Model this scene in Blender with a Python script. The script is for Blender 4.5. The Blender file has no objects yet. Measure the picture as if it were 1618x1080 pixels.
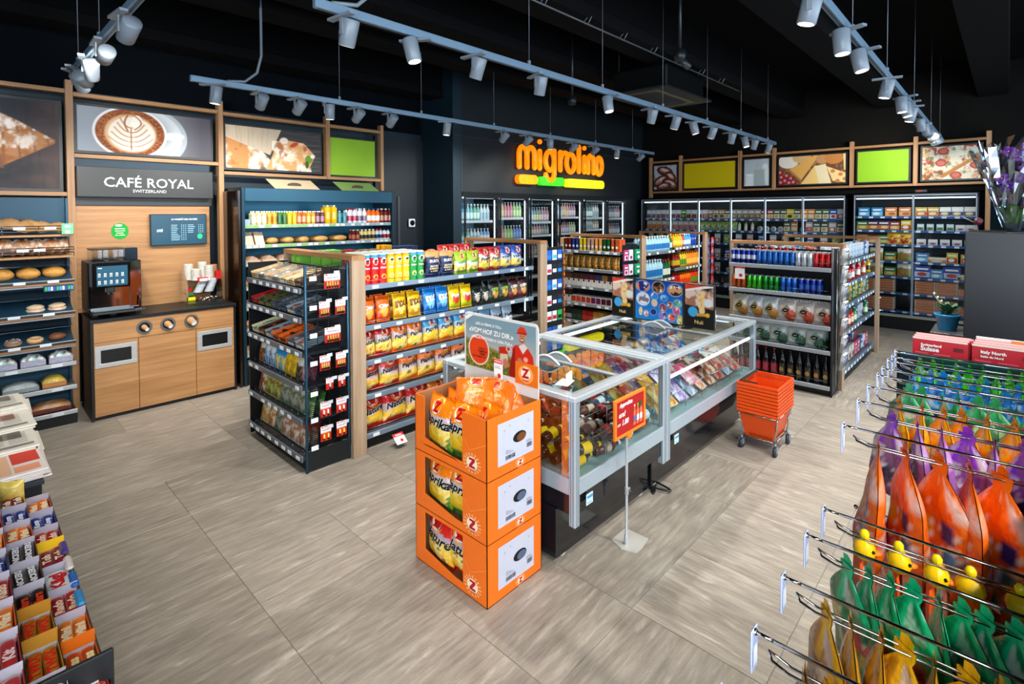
import bpy, math, random
import numpy as np
from mathutils import Matrix, Vector
random.seed(7)
SC = bpy.context.scene
COL = SC.collection
PI = math.pi
# ---------------------------------------------------------------- camera, world, light, exposure
cd = bpy.data.cameras.new('camera'); cam = bpy.data.objects.new('camera', cd); COL.objects.link(cam)
cd.sensor_width = 36.0; cd.lens = 829.85 / 1618 * 36; cd.shift_y = -(540 - 356.37) / 1618; cd.clip_start = .02
def _cam():
    pitch, roll, yaw = .025695, -.0030105, .757612
    f = Vector((math.cos(yaw) * math.cos(pitch), math.sin(yaw) * math.cos(pitch), -math.sin(pitch)))
    r = Vector((math.sin(yaw), -math.cos(yaw), 0)); u = r.cross(f)
    r2 = math.cos(roll) * r + math.sin(roll) * u; u2 = r2.cross(f)
    m = Matrix((r2, u2, -f)).transposed().to_4x4(); m.translation = Vector((0, 0, 1.95)); return m
cam.matrix_world = _cam(); SC.camera = cam
SC.view_settings.view_transform = 'Standard'; SC.view_settings.look = 'None'
SC.view_settings.gamma = 1; SC.view_settings.use_curve_mapping = False
SC.view_settings.exposure = 0.55
SC.cycles.max_bounces = 6; SC.cycles.diffuse_bounces = 3; SC.cycles.glossy_bounces = 3
SC.cycles.transmission_bounces = 4; SC.cycles.transparent_max_bounces = 12
SC.cycles.sample_clamp_indirect = 4; SC.cycles.sample_clamp_direct = 12
SC.cycles.caustics_reflective = False; SC.cycles.caustics_refractive = False
SC.cycles.use_adaptive_sampling = True; SC.cycles.adaptive_threshold = .03
w = bpy.data.worlds.new('daylight'); SC.world = w; w.use_nodes = True
w.node_tree.nodes['Background'].inputs[0].default_value = (.50, .68, 1, 1)
w.node_tree.nodes['Background'].inputs[1].default_value = .25
def area(name, loc, rot, sx, sy, power, col):
    l = bpy.data.lights.new(name, 'AREA'); l.shape = 'RECTANGLE'; l.size = sx; l.size_y = sy; l.energy = power; l.color = col
    o = bpy.data.objects.new(name, l); COL.objects.link(o); o.location = loc; o.rotation_euler = rot; return o
# daylight through the shop front behind the camera (south side); an added, unseen west light brightens surfaces facing that way
area('shopfront_daylight', (4.0, -4.2, 2.0), (PI / 2, 0, 0), 11, 3.0, 420, (.72, .86, 1))
area('added_west_daylight', (-3.3, -2.3, 1.9), (PI / 2, 0, -PI / 2), 4.6, 2.8, 330, (.80, .90, 1))
LAMP_W, LAMP_COL = 86.0, (1.0, .955, .88)

# ---------------------------------------------------------------- colours
def L(h, a=1):
    h = h.lstrip('#'); c = [int(h[i:i + 2], 16) / 255 for i in (0, 2, 4)]
    return tuple(x / 12.92 if x <= .04045 else ((x + .055) / 1.055) ** 2.4 for x in c)
def mixc(a, b, t): return tuple(x * (1 - t) + y * t for x, y in zip(a, b))
WHITE = L('#f2f2f0'); BLACK = L('#14161a'); DARK = L('#1d2226'); OAK = L('#c79a68'); RED = L('#c8181e'); ORANGE = L('#f4670c')
YEL = L('#f6c413'); GRN = L('#3f9a2f'); BLU = L('#1866b8'); NAVY = L('#14295c'); CREAM = L('#e9dfc6'); GREY = L('#8d9298'); STEEL = L('#b4bac0')

# ---------------------------------------------------------------- materials
def newmat(name):
    m = bpy.data.materials.new(name); m.use_nodes = True; nt = m.node_tree
    return m, nt, nt.nodes['Principled BSDF']
def coat_mat(name, rough=.5, metal=0.0, spec=.5, noise=0.0, nscale=20, bump=0.0, coat=0.0, emis=0.0, deep=0.0):
    m, nt, b = newmat(name)
    at = nt.nodes.new('ShaderNodeAttribute'); at.attribute_name = 'Col'
    src = at.outputs['Color']
    if deep: g = nt.nodes.new('ShaderNodeGamma'); g.inputs[1].default_value = deep; nt.links.new(src, g.inputs[0]); src = g.outputs[0]
    if noise or bump:
        tc = nt.nodes.new('ShaderNodeTexCoord'); nz = nt.nodes.new('ShaderNodeTexNoise'); nz.inputs['Scale'].default_value = nscale; nz.inputs['Detail'].default_value = 4
        nt.links.new(tc.outputs['Object'], nz.inputs['Vector'])
        if noise:
            mp = nt.nodes.new('ShaderNodeMapRange'); mp.inputs[3].default_value = 1 - noise; mp.inputs[4].default_value = 1 + noise
            nt.links.new(nz.outputs['Fac'], mp.inputs[0])
            mx = nt.nodes.new('ShaderNodeVectorMath'); mx.operation = 'SCALE'
            nt.links.new(src, mx.inputs[0]); nt.links.new(mp.outputs[0], mx.inputs['Scale']); src = mx.outputs[0]
        if bump:
            bp = nt.nodes.new('ShaderNodeBump'); bp.inputs['Strength'].default_value = bump; bp.inputs['Distance'].default_value = .01
            nt.links.new(nz.outputs['Fac'], bp.inputs['Height']); nt.links.new(bp.outputs[0], b.inputs['Normal'])
    nt.links.new(src, b.inputs['Base Color'])
    b.inputs['Roughness'].default_value = rough; b.inputs['Metallic'].default_value = metal; b.inputs['Specular IOR Level'].default_value = spec
    b.inputs['Coat Weight'].default_value = coat; b.inputs['Coat Roughness'].default_value = .08
    if emis:
        nt.links.new(src, b.inputs['Emission Color']); b.inputs['Emission Strength'].default_value = emis
    return m
M_CARTON = coat_mat('printed_carton', .5, noise=.06, nscale=30, deep=1.14)
M_FOIL = coat_mat('printed_foil_film', .26, metal=.12, spec=.7, bump=1.0, nscale=24, deep=1.14)
M_FILM = coat_mat('clear_wrap_over_food', .22, spec=.7, noise=.25, nscale=45, bump=.7, deep=1.12)
M_PLASTIC = coat_mat('moulded_plastic', .35, noise=.04)
M_GLOSS = coat_mat('glossy_bottle', .12, spec=.7, deep=1.12)
M_CAN = coat_mat('lacquered_can', .22, metal=.55, spec=.6, deep=1.12)
M_METAL = coat_mat('painted_metal', .38, metal=.35, noise=.05)
M_ALU = coat_mat('brushed_aluminium', .34, metal=.45, noise=.08, nscale=60)
M_CHROME = coat_mat('chrome_wire', .12, metal=1.0)
M_MIRROR = coat_mat('polished_steel', .06, metal=1.0)
M_PAPER = coat_mat('paper', .75, noise=.03)
M_FOOD = coat_mat('baked_crust', .6, noise=.35, nscale=55, bump=.6, deep=1.12)
M_LEAF = coat_mat('leaf', .5, noise=.2)
M_PRINT = coat_mat('picture_print', .55, spec=.25, deep=1.12)
M_BLACK = coat_mat('black_laminate', .42, noise=.12, nscale=8)
M_PAINT = coat_mat('dark_wall_paint', .55, noise=.15, nscale=2.5)
M_LIGHT = coat_mat('lit_sign_acrylic', .4, emis=.60)
M_CEIL = coat_mat('matt_black_ceiling', .95, spec=.08)
M_SOFT = coat_mat('backlit_white_letters', .4, emis=.5)
M_SCREEN = coat_mat('screen', .3, emis=.45)
M_TUBE = coat_mat('light_tube', .4, emis=1.7)
M_TUBE2 = coat_mat('dim_light_tube', .4, emis=1.7)
M_LENS = coat_mat('lamp_lens', .4, emis=7.0)
def glass_mat(name, tint, refl=.1, base=.02, rough=.0):
    m, nt, b = newmat(name); nt.nodes.remove(b); out = nt.nodes['Material Output']
    tr = nt.nodes.new('ShaderNodeBsdfTransparent'); tr.inputs[0].default_value = (*tint, 1)
    gl = nt.nodes.new('ShaderNodeBsdfGlossy'); gl.inputs['Roughness'].default_value = rough; gl.inputs[0].default_value = (.95, .98, 1, 1)
    fr = nt.nodes.new('ShaderNodeFresnel'); fr.inputs[0].default_value = 1.5
    mp = nt.nodes.new('ShaderNodeMapRange'); mp.inputs[3].default_value = base; mp.inputs[4].default_value = refl + .4; nt.links.new(fr.outputs[0], mp.inputs[0])
    mx = nt.nodes.new('ShaderNodeMixShader'); nt.links.new(mp.outputs[0], mx.inputs[0]); nt.links.new(tr.outputs[0], mx.inputs[1]); nt.links.new(gl.outputs[0], mx.inputs[2])
    nt.links.new(mx.outputs[0], out.inputs[0]); return m
M_GLASS = glass_mat('clear_glass', (.93, .97, .97))
M_LID = glass_mat('freezer_lid_glass', (.80, .90, .90), .55, .14)
M_CLEAR = glass_mat('clear_plastic', (.84, .88, .90), .4, .10, .08)
M_CELLO = glass_mat('cellophane', (.78, .88, .96), .5, .12, .05)
def wood_mat(name, c1, c2, axis=2, scale=1.0, rough=.45):
    m, nt, b = newmat(name)
    tc = nt.nodes.new('ShaderNodeTexCoord'); mp = nt.nodes.new('ShaderNodeMapping')
    s = [26 * scale] * 3; s[axis] = 1.1 * scale; mp.inputs['Scale'].default_value = s
    nz = nt.nodes.new('ShaderNodeTexNoise'); nz.inputs['Scale'].default_value = 1; nz.inputs['Detail'].default_value = 6; nz.inputs['Roughness'].default_value = .62
    cr = nt.nodes.new('ShaderNodeValToRGB'); cr.color_ramp.elements[0].position = .3; cr.color_ramp.elements[0].color = (*c1, 1); cr.color_ramp.elements[1].position = .72; cr.color_ramp.elements[1].color = (*c2, 1)
    nt.links.new(tc.outputs['Object'], mp.inputs[0]); nt.links.new(mp.outputs[0], nz.inputs['Vector']); nt.links.new(nz.outputs['Fac'], cr.inputs[0]); nt.links.new(cr.outputs[0], b.inputs['Base Color'])
    bp = nt.nodes.new('ShaderNodeBump'); bp.inputs['Strength'].default_value = .08; bp.inputs['Distance'].default_value = .004; nt.links.new(nz.outputs['Fac'], bp.inputs['Height']); nt.links.new(bp.outputs[0], b.inputs['Normal'])
    b.inputs['Roughness'].default_value = rough; return m
M_OAKX = wood_mat('oak_grain_x', L('#94683e'), L('#bf9060'), 0)
M_OAKY = wood_mat('oak_grain_y', L('#8c6038'), L('#b5875a'), 1)
M_OAKZ = wood_mat('oak_grain_z', L('#946a42'), L('#bd9066'), 2)
M_ASHZ = wood_mat('pale_oak_grain_z', L('#94795f'), L('#bba38a'), 2, .8)
def tile_mat(name, axis):
    m, nt, b = newmat(name)
    tc = nt.nodes.new('ShaderNodeTexCoord'); oi = nt.nodes.new('ShaderNodeObjectInfo')
    off = nt.nodes.new('ShaderNodeVectorMath'); off.operation = 'SCALE'; off.inputs[0].default_value = (37, 53, 11); nt.links.new(oi.outputs['Random'], off.inputs['Scale'])
    add = nt.nodes.new('ShaderNodeVectorMath'); add.operation = 'ADD'; nt.links.new(tc.outputs['Object'], add.inputs[0]); nt.links.new(off.outputs[0], add.inputs[1])
    def mapped(sc):
        mp = nt.nodes.new('ShaderNodeMapping'); mp.inputs['Scale'].default_value = sc if axis == 0 else (sc[1], sc[0], sc[2])
        mp.inputs['Rotation'].default_value = (0, 0, .10 if axis == 0 else -.1); nt.links.new(add.outputs[0], mp.inputs[0]); return mp.outputs[0]
    n1 = nt.nodes.new('ShaderNodeTexNoise'); n1.inputs['Scale'].default_value = 1; n1.inputs['Detail'].default_value = 8; n1.inputs['Roughness'].default_value = .65; n1.inputs['Distortion'].default_value = .2; nt.links.new(mapped((5, 40, 1)), n1.inputs['Vector'])
    n2 = nt.nodes.new('ShaderNodeTexNoise'); n2.inputs['Scale'].default_value = 1; n2.inputs['Detail'].default_value = 5; n2.inputs['Distortion'].default_value = .35; nt.links.new(mapped((4, 20, 1)), n2.inputs['Vector'])
    n3 = nt.nodes.new('ShaderNodeTexNoise'); n3.inputs['Scale'].default_value = 140; n3.inputs['Detail'].default_value = 3; nt.links.new(tc.outputs['Object'], n3.inputs['Vector'])
    cr = nt.nodes.new('ShaderNodeValToRGB'); e = cr.color_ramp.elements
    e[0].position = .28; e[0].color = (*L('#807971'), 1); e[1].position = .72; e[1].color = (*L('#b0a99d'), 1); x = cr.color_ramp.elements.new(.5); x.color = (*L('#989085'), 1)
    nt.links.new(n1.outputs['Fac'], cr.inputs[0])
    vn = nt.nodes.new('ShaderNodeMapRange'); vn.inputs[1].default_value = .60; vn.inputs[2].default_value = .78; vn.inputs[4].default_value = .6; nt.links.new(n2.outputs['Fac'], vn.inputs[0])
    m1 = nt.nodes.new('ShaderNodeMixRGB'); m1.inputs[2].default_value = (*L('#ddd8ce'), 1); nt.links.new(vn.outputs[0], m1.inputs[0]); nt.links.new(cr.outputs[0], m1.inputs[1])
    m2 = nt.nodes.new('ShaderNodeMixRGB'); m2.blend_type = 'MULTIPLY'; m2.inputs[0].default_value = .30; nt.links.new(m1.outputs[0], m2.inputs[1]); nt.links.new(n3.outputs['Fac'], m2.inputs[2])
    n4 = nt.nodes.new('ShaderNodeTexNoise'); n4.inputs['Scale'].default_value = 1; n4.inputs['Detail'].default_value = 4; n4.inputs['Distortion'].default_value = .3; nt.links.new(mapped((1.6, 6, 1)), n4.inputs['Vector'])
    m3 = nt.nodes.new('ShaderNodeMapRange'); m3.inputs[1].default_value = .3; m3.inputs[2].default_value = .7; m3.inputs[3].default_value = .90; m3.inputs[4].default_value = 1.09; nt.links.new(n4.outputs['Fac'], m3.inputs[0])
    s4 = nt.nodes.new('ShaderNodeVectorMath'); s4.operation = 'SCALE'; nt.links.new(m2.outputs[0], s4.inputs[0]); nt.links.new(m3.outputs[0], s4.inputs['Scale']); m2 = s4
    hv = nt.nodes.new('ShaderNodeMapRange'); hv.inputs[3].default_value = .86; hv.inputs[4].default_value = 1.12; nt.links.new(oi.outputs['Random'], hv.inputs[0])
    sc = nt.nodes.new('ShaderNodeVectorMath'); sc.operation = 'SCALE'; nt.links.new(m2.outputs[0], sc.inputs[0]); nt.links.new(hv.outputs[0], sc.inputs['Scale'])
    nt.links.new(sc.outputs[0], b.inputs['Base Color']); b.inputs['Roughness'].default_value = .42; b.inputs['Specular IOR Level'].default_value = .4
    bp = nt.nodes.new('ShaderNodeBump'); bp.inputs['Strength'].default_value = .12; bp.inputs['Distance'].default_value = .004; nt.links.new(n1.outputs['Fac'], bp.inputs['Height']); nt.links.new(bp.outputs[0], b.inputs['Normal'])
    return m
M_TILEX = tile_mat('stone_tile_veined_east', 0); M_TILEY = tile_mat('stone_tile_veined_north', 1)

# ---------------------------------------------------------------- mesh builder
_tc = {}
def text2d(s, off=0.0, shear=0.0):
    k = (s, off, shear)
    if k not in _tc:
        c = bpy.data.curves.new('t', 'FONT'); c.body = s; c.size = 1; c.offset = off; c.shear = shear; c.resolution_u = 2; c.align_x = 'CENTER'
        o = bpy.data.objects.new('t', c); me = o.to_mesh()
        v = np.array([(p.co.x, p.co.y) for p in me.vertices]); f = [tuple(p.vertices) for p in me.polygons]
        o.to_mesh_clear(); bpy.data.objects.remove(o); bpy.data.curves.remove(c)
        if len(v): v = v - (v.min(0) + v.max(0)) / 2
        _tc[k] = (v, f)
    return _tc[k]
class MB:
    def __init__(s): s.v = []; s.f = []; s.c = []; s.sm = []; s.mi = []; s.M = None; s.mat = 0
    def tf(s, M=None): s.M = M; return s
    def add(s, vs, fs, col, smooth=False):
        n = len(s.v)
        if s.M is not None: vs = [tuple(s.M @ Vector(p)) for p in vs]
        s.v.extend(vs)
        for i, f in enumerate(fs):
            s.f.append(tuple(n + j for j in f)); s.c.append(col[i] if isinstance(col, list) else col); s.sm.append(smooth); s.mi.append(s.mat)
        return s
    def box(s, x0, x1, y0, y1, z0, z1, col, front=None, top=None, side=None):
        vs = [(x, y, z) for z in (z0, z1) for y in (y0, y1) for x in (x0, x1)]
        fs = [(0, 2, 3, 1), (4, 5, 7, 6), (0, 1, 5, 4), (2, 6, 7, 3), (0, 4, 6, 2), (1, 3, 7, 5)]
        return s.add(vs, fs, [col, top or col, front or col, col, side or col, side or col])
    def bbox(s, x0, x1, y0, y1, z0, z1, col, b=.004):
        # box with chamfered edges
        cx, cy, cz = (x0 + x1) / 2, (y0 + y1) / 2, (z0 + z1) / 2; h = ((x1 - x0) / 2, (y1 - y0) / 2, (z1 - z0) / 2); b = min(b, *[q * .9 for q in h])
        vs = []; idx = {}
        for sx in (-1, 1):
            for sy in (-1, 1):
                for sz in (-1, 1):
                    for a in range(3):
                        p = [h[0] * sx, h[1] * sy, h[2] * sz]
                        for q, sg in enumerate((sx, sy, sz)):
                            if q != a: p[q] -= sg * b
                        idx[(sx, sy, sz, a)] = len(vs); vs.append((cx + p[0], cy + p[1], cz + p[2]))
        fs = []
        def orient(f):
            P = [Vector(vs[i]) for i in f]; n = (P[1] - P[0]).cross(P[2] - P[0]); c = sum(P, Vector()) / len(P) - Vector((cx, cy, cz))
            return f if n.dot(c) > 0 else f[::-1]
        for a in range(3):
            o = [q for q in range(3) if q != a]
            for sg in (-1, 1):
                f = []
                for s1, s2 in ((-1, -1), (1, -1), (1, 1), (-1, 1)):
                    k = [0, 0, 0]; k[a] = sg; k[o[0]] = s1; k[o[1]] = s2; f.append(idx[(*k, a)])
                fs.append(orient(tuple(f)))
            for s1 in (-1, 1):
                for s2 in (-1, 1):
                    k1 = [0, 0, 0]; k1[a] = -1; k1[o[0]] = s1; k1[o[1]] = s2; k2 = list(k1); k2[a] = 1
                    fs.append(orient((idx[(*k1, o[0])], idx[(*k2, o[0])], idx[(*k2, o[1])], idx[(*k1, o[1])])))
        for sx in (-1, 1):
            for sy in (-1, 1):
                for sz in (-1, 1): fs.append(orient(tuple(idx[(sx, sy, sz, a)] for a in range(3))))
        return s.add(vs, fs, col)
    def quad(s, pts, col): return s.add(list(pts), [tuple(range(len(pts)))], col)
    def lathe(s, prof, col, seg=10, cx=0, cy=0, ax='z', cap=True):
        # prof: [(r, h[, colour])] bottom to top
        vs = []; fs = []; cs = []
        for q in prof:
            for k in range(seg):
                a = 2 * PI * k / seg; x, y, z = q[0] * math.cos(a), q[0] * math.sin(a), q[1]
                vs.append((cx + x, cy + y, z) if ax == 'z' else ((z, cx + x, cy + y) if ax == 'x' else (cx + x, z, cy - y)))
        for i in range(len(prof) - 1):
            c = prof[i][2] if len(prof[i]) > 2 else col
            for k in range(seg):
                fs.append((i * seg + k, i * seg + (k + 1) % seg, (i + 1) * seg + (k + 1) % seg, (i + 1) * seg + k)); cs.append(c)
        s.add(vs, fs, cs, True)
        if cap:
            n = len(prof) - 1
            s.add([vs[n * seg + k] for k in range(seg)], [tuple(range(seg))], prof[n][2] if len(prof[n]) > 2 else col)
            s.add([vs[k] for k in range(seg)][::-1], [tuple(range(seg))], prof[0][2] if len(prof[0]) > 2 else col)
        return s
    def tube(s, pts, r, col, seg=6, closed=False, cap=True):
        P = [Vector(p) for p in pts]; n = len(P); vs = []; fs = []
        up = None
        for i, p in enumerate(P):
            if closed: d = (P[(i + 1) % n] - P[i - 1])
            else: d = (P[min(i + 1, n - 1)] - P[max(i - 1, 0)])
            d.normalize()
            if up is None: up = Vector((0, 0, 1)) if abs(d.z) < .9 else Vector((1, 0, 0))
            a = d.cross(up).normalized(); b = a.cross(d).normalized(); up = b
            rr = r[i] if isinstance(r, (list, tuple)) else r
            for k in range(seg):
                t = 2 * PI * k / seg; vs.append(tuple(p + a * (rr * math.cos(t)) + b * (rr * math.sin(t))))
        for i in range(n if closed else n - 1):
            j = (i + 1) % n
            for k in range(seg): fs.append((i * seg + k, j * seg + k, j * seg + (k + 1) % seg, i * seg + (k + 1) % seg))
        if not closed and cap: fs.append(tuple(range(seg))); fs.append(tuple((n - 1) * seg + k for k in range(seg))[::-1])
        return s.add(vs, fs, col, True)
    def grid(s, fn, nu, nv, cf, smooth=True, flip=False):
        vs = [fn(i / nu, j / nv) for j in range(nv + 1) for i in range(nu + 1)]
        cc = [cf(i / nu, j / nv) for j in range(nv + 1) for i in range(nu + 1)]
        fs = []; cs = []
        for j in range(nv):
            for i in range(nu):
                a = j * (nu + 1) + i; f = (a, a + 1, a + nu + 2, a + nu + 1)
                if flip: f = f[::-1]
                fs.append(f); cs.append([cc[q] for q in f])
        return s.add(vs, fs, cs, smooth)
    def blob(s, cx, cy, cz, rx, ry, rz, col, nu=10, nv=6, seed=0, amp=.0, cf=None):
        rnd = random.Random(seed); ph = [rnd.random() * 6 for _ in range(6)]
        def fn(u, v):
            a = 2 * PI * u; b = PI * (v - .5); k = 1 + amp * (math.sin(3 * a + ph[0]) * math.cos(2 * b + ph[1]) + .6 * math.sin(5 * a + ph[2] + 3 * b))
            return (cx + rx * k * math.cos(a) * math.cos(b), cy + ry * k * math.sin(a) * math.cos(b), cz + rz * k * math.sin(b))
        return s.grid(fn, nu, nv, cf or (lambda u, v: col))
    def text(s, t, cx, cz, col, w=None, h=None, rot=0, surf=None, off=.02, shear=0, y=0, outline=None, eps=.0015):
        # printed letters on a front that faces -Y; surf(x, z) gives the depth of the surface
        if outline:
            s.text(t, cx, cz, outline[0], w, h, rot, surf, off + outline[1], shear, y, None, eps * .5)
        v, f = text2d(t, off, shear)
        if not len(v): return s
        e = text2d(t, .02, shear)[0]; e = e.max(0) - e.min(0)
        k = (w / e[0]) if w else (h / e[1])
        if w and h: k = min(w / e[0], h / e[1])
        c, sn = math.cos(rot), math.sin(rot); vs = []
        for x, z in v:
            X = cx + k * (x * c - z * sn); Z = cz + k * (x * sn + z * c)
            vs.append((X, (surf(X, Z) if surf else y) - eps, Z))
        return s.add(vs, f, col)
    def disc(s, cx, cz, rx, rz, col, seg=16, surf=None, y=0, eps=.001):
        vs = [(cx + rx * math.cos(2 * PI * k / seg), 0, cz + rz * math.sin(2 * PI * k / seg)) for k in range(seg)]
        vs = [(a, (surf(a, c) if surf else y) - eps, c) for a, _, c in vs]
        return s.add(vs, [tuple(range(seg))], col)
    def patch(s, x0, x1, z0, z1, col, surf=None, y=0, eps=.001):
        return s.add([(a, (surf(a, c) if surf else y) - eps, c) for a, c in ((x0, z0), (x1, z0), (x1, z1), (x0, z1))], [(0, 1, 2, 3)], col)
    def mesh(s, name, mat):
        me = bpy.data.meshes.new(name); me.from_pydata(s.v, [], s.f)
        mats = mat if isinstance(mat, (list, tuple)) else [mat]
        for m in mats: me.materials.append(m)
        ca = me.color_attributes.new('Col', 'FLOAT_COLOR', 'CORNER'); out = []
        for f, c in zip(s.f, s.c):
            if isinstance(c[0], (tuple, list)):
                for q in c: out.extend((*q[:3], 1.0))
            else: out.extend((*c[:3], 1.0) * len(f))
        ca.data.foreach_set('color', out)
        me.polygons.foreach_set('use_smooth', s.sm)
        if len(mats) > 1: me.polygons.foreach_set('material_index', s.mi)
        me.update(); return me
    def build(s, name, mat, parent=None, loc=None, rz=0):
        return put(s.mesh(name, mat), name, parent, loc, rz)
def put(me, name, parent=None, loc=None, rz=0, rx=0):
    o = bpy.data.objects.new(name, me); COL.objects.link(o)
    if loc is not None: o.location = loc
    o.rotation_euler = (rx, 0, rz)
    if parent is not None: o.parent = parent
    return o
def tag(o, label=None, cat=None, group=None, kind=None):
    if label: o['label'] = label
    if cat: o['category'] = cat
    if group: o['group'] = group
    if kind: o['kind'] = kind
    return o
def thing(name, label, cat, loc=(0, 0, 0), rz=0, group=None):
    o = bpy.data.objects.new(name, None); COL.objects.link(o); o.location = loc; o.rotation_euler = (0, 0, rz); o.empty_display_size = .1
    return tag(o, label, cat, group)
def item(me, name, label, cat, loc, rz=0, group=None, rx=0, sc=None):
    o = put(me, name, None, loc, rz, rx)
    if sc: o.scale = sc if isinstance(sc, tuple) else (sc,) * 3
    return tag(o, label, cat, group)
def copy_tree(o, parent=None):
    c = o.copy(); COL.objects.link(c); c.parent = parent
    for ch in o.children: copy_tree(ch, c)
    return c
ORD = ['', 'first', 'second', 'third', 'fourth', 'fifth', 'sixth', 'seventh', 'eighth', 'ninth', 'tenth', 'eleventh', 'twelfth', 'thirteenth', 'fourteenth', 'fifteenth', 'sixteenth', 'seventeenth', 'eighteenth', 'nineteenth', 'twentieth']
TENS = {20: 'twenty', 30: 'thirty', 40: 'forty', 50: 'fifty'}
def ordn(n):
    if n <= 20: return ORD[n]
    t = n // 10 * 10; return TENS[t] + '-' + ORD[n - t] if n > t else {30: 'thirtieth', 40: 'fortieth', 50: 'fiftieth'}[t]
def P(O, th, x, y, z): return (O[0] + x * math.cos(th) - y * math.sin(th), O[1] + x * math.sin(th) + y * math.cos(th), z)
BACK = ['', ', one row back', ', two rows back', ', three rows back', ', four rows back', ', five rows back']
def fill(O, th, z, where, specs, x0=0.0, ly=.06, rx=0, jit=.0):
    """specs: (mesh, name, cat, desc, count, pitch[, rows deep, row pitch, rx, dz]) left to right, standing on one shelf"""
    x = x0; n = 0
    for sp in specs:
        if sp[0] is None: x += sp[1]; continue
        me, name, cat, desc, cnt, pit = sp[:6]; deep = sp[6] if len(sp) > 6 else 1; dp = sp[7] if len(sp) > 7 else .08; r = sp[8] if len(sp) > 8 else rx; dz = sp[9] if len(sp) > 9 else 0
        for i in range(cnt):
            n += 1; x += pit / 2
            for k in range(deep):
                j = (random.random() - .5) * jit
                item(me, name, f'{desc}, {ordn(n)} from left{BACK[k]} on {where}', cat, P(O, th, x + j, ly + k * dp, z + dz), th + j * 3, f'{name.replace("_", " ")}s on {where}', r)
            x += pit / 2
# value noise for prints
_rs = np.random.RandomState(3); _NT = _rs.rand(64, 64)
def vn(x, y):
    x = np.asarray(x, float); y = np.asarray(y, float); xi = np.floor(x).astype(int); yi = np.floor(y).astype(int); fx = x - xi; fy = y - yi; fx = fx * fx * (3 - 2 * fx); fy = fy * fy * (3 - 2 * fy)
    g = lambda a, b: _NT[a % 64, b % 64]
    return (g(xi, yi) * (1 - fx) + g(xi + 1, yi) * fx) * (1 - fy) + (g(xi, yi + 1) * (1 - fx) + g(xi + 1, yi + 1) * fx) * fy
def fbm(x, y, o=4):
    t = 0; a = .5
    for k in range(o): t = t + a * vn(x * 2 ** k + 7 * k, y * 2 ** k + 3 * k); a /= 2
    return t
class Img:
    """a picture painted in code; x to the right 0..A (aspect), y up 0..1"""
    def __init__(s, A, ny, col):
        s.A = A; s.ny = ny; s.nx = int(ny * A); s.x, s.y = np.meshgrid(np.linspace(0, A, s.nx), np.linspace(0, 1, ny)); s.p = np.ones((ny, s.nx, 3)) * np.array(col)
    def mix(s, m, col): m = np.clip(m, 0, 1)[..., None]; s.p = s.p * (1 - m) + np.array(col) * m; return s
    def ell(s, cx, cy, rx, ry, col, rot=0, soft=.02):
        dx, dy = s.x - cx, s.y - cy; c, n = math.cos(rot), math.sin(rot); a = (dx * c + dy * n) / rx; b = (-dx * n + dy * c) / ry
        return s.mix((1 - np.sqrt(a * a + b * b)) / (soft / min(rx, ry)) + .5, col)
    def poly(s, pts, col, soft=.012):
        n = len(pts); m = np.full(s.x.shape, 1e9); ar = sum(pts[i][0] * pts[(i + 1) % n][1] - pts[(i + 1) % n][0] * pts[i][1] for i in range(n)); sg = 1 if ar > 0 else -1
        for i in range(n):
            x0, y0 = pts[i]; x1, y1 = pts[(i + 1) % n]; d = math.hypot(x1 - x0, y1 - y0)
            m = np.minimum(m, sg * ((x1 - x0) * (s.y - y0) - (y1 - y0) * (s.x - x0)) / d)
        return s.mix(m / soft + .5, col)
    def noise(s, m, amt, fx, fy, col=(0, 0, 0), lo=.45, hi=.7, sx=0):
        k = (fbm(s.x * fx + sx, s.y * fy + sx) - lo) / (hi - lo); return s.mix(np.clip(k, 0, 1) * amt * m, col)
    def mask(s, cx, cy, rx, ry): return ((((s.x - cx) / rx) ** 2 + ((s.y - cy) / ry) ** 2) < 1).astype(float)
    def mesh(s, name, w, h, mat):
        me = bpy.data.meshes.new(name); X = (s.x / s.A * w).ravel(); Z = (s.y * h).ravel(); n = s.nx * s.ny
        v = np.zeros((n, 3)); v[:, 0] = X; v[:, 2] = Z
        i, j = np.meshgrid(np.arange(s.nx - 1), np.arange(s.ny - 1)); a = (j * s.nx + i).ravel(); f = np.stack([a, a + 1, a + s.nx + 1, a + s.nx], 1)
        me.vertices.add(n); me.vertices.foreach_set('co', v.ravel()); me.loops.add(f.size); me.loops.foreach_set('vertex_index', f.ravel().astype(np.int32))
        me.polygons.add(len(f)); me.polygons.foreach_set('loop_start', np.arange(0, f.size, 4, dtype=np.int32)); me.update(calc_edges=True)
        ca = me.color_attributes.new('Col', 'FLOAT_COLOR', 'POINT'); c = np.ones((n, 4)); c[:, :3] = np.clip(s.p, 0, 1).reshape(-1, 3); ca.data.foreach_set('color', c.ravel())
        me.materials.append(mat); return me
# ================================================================ THE SETTING
WALLC = L('#0c2532'); TH = -PI / 2
def struct(name, mb, mat): return tag(mb.build(name, mat), kind='structure')
X0, X1, Y0, Y1, ZC = -3.5, 11.4, -5.0, 6.95, 4.2
floor = struct('floor', MB().box(X0, X1, Y0, Y1, -.1, -.003, L('#7a746a')), M_PAPER)
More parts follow.
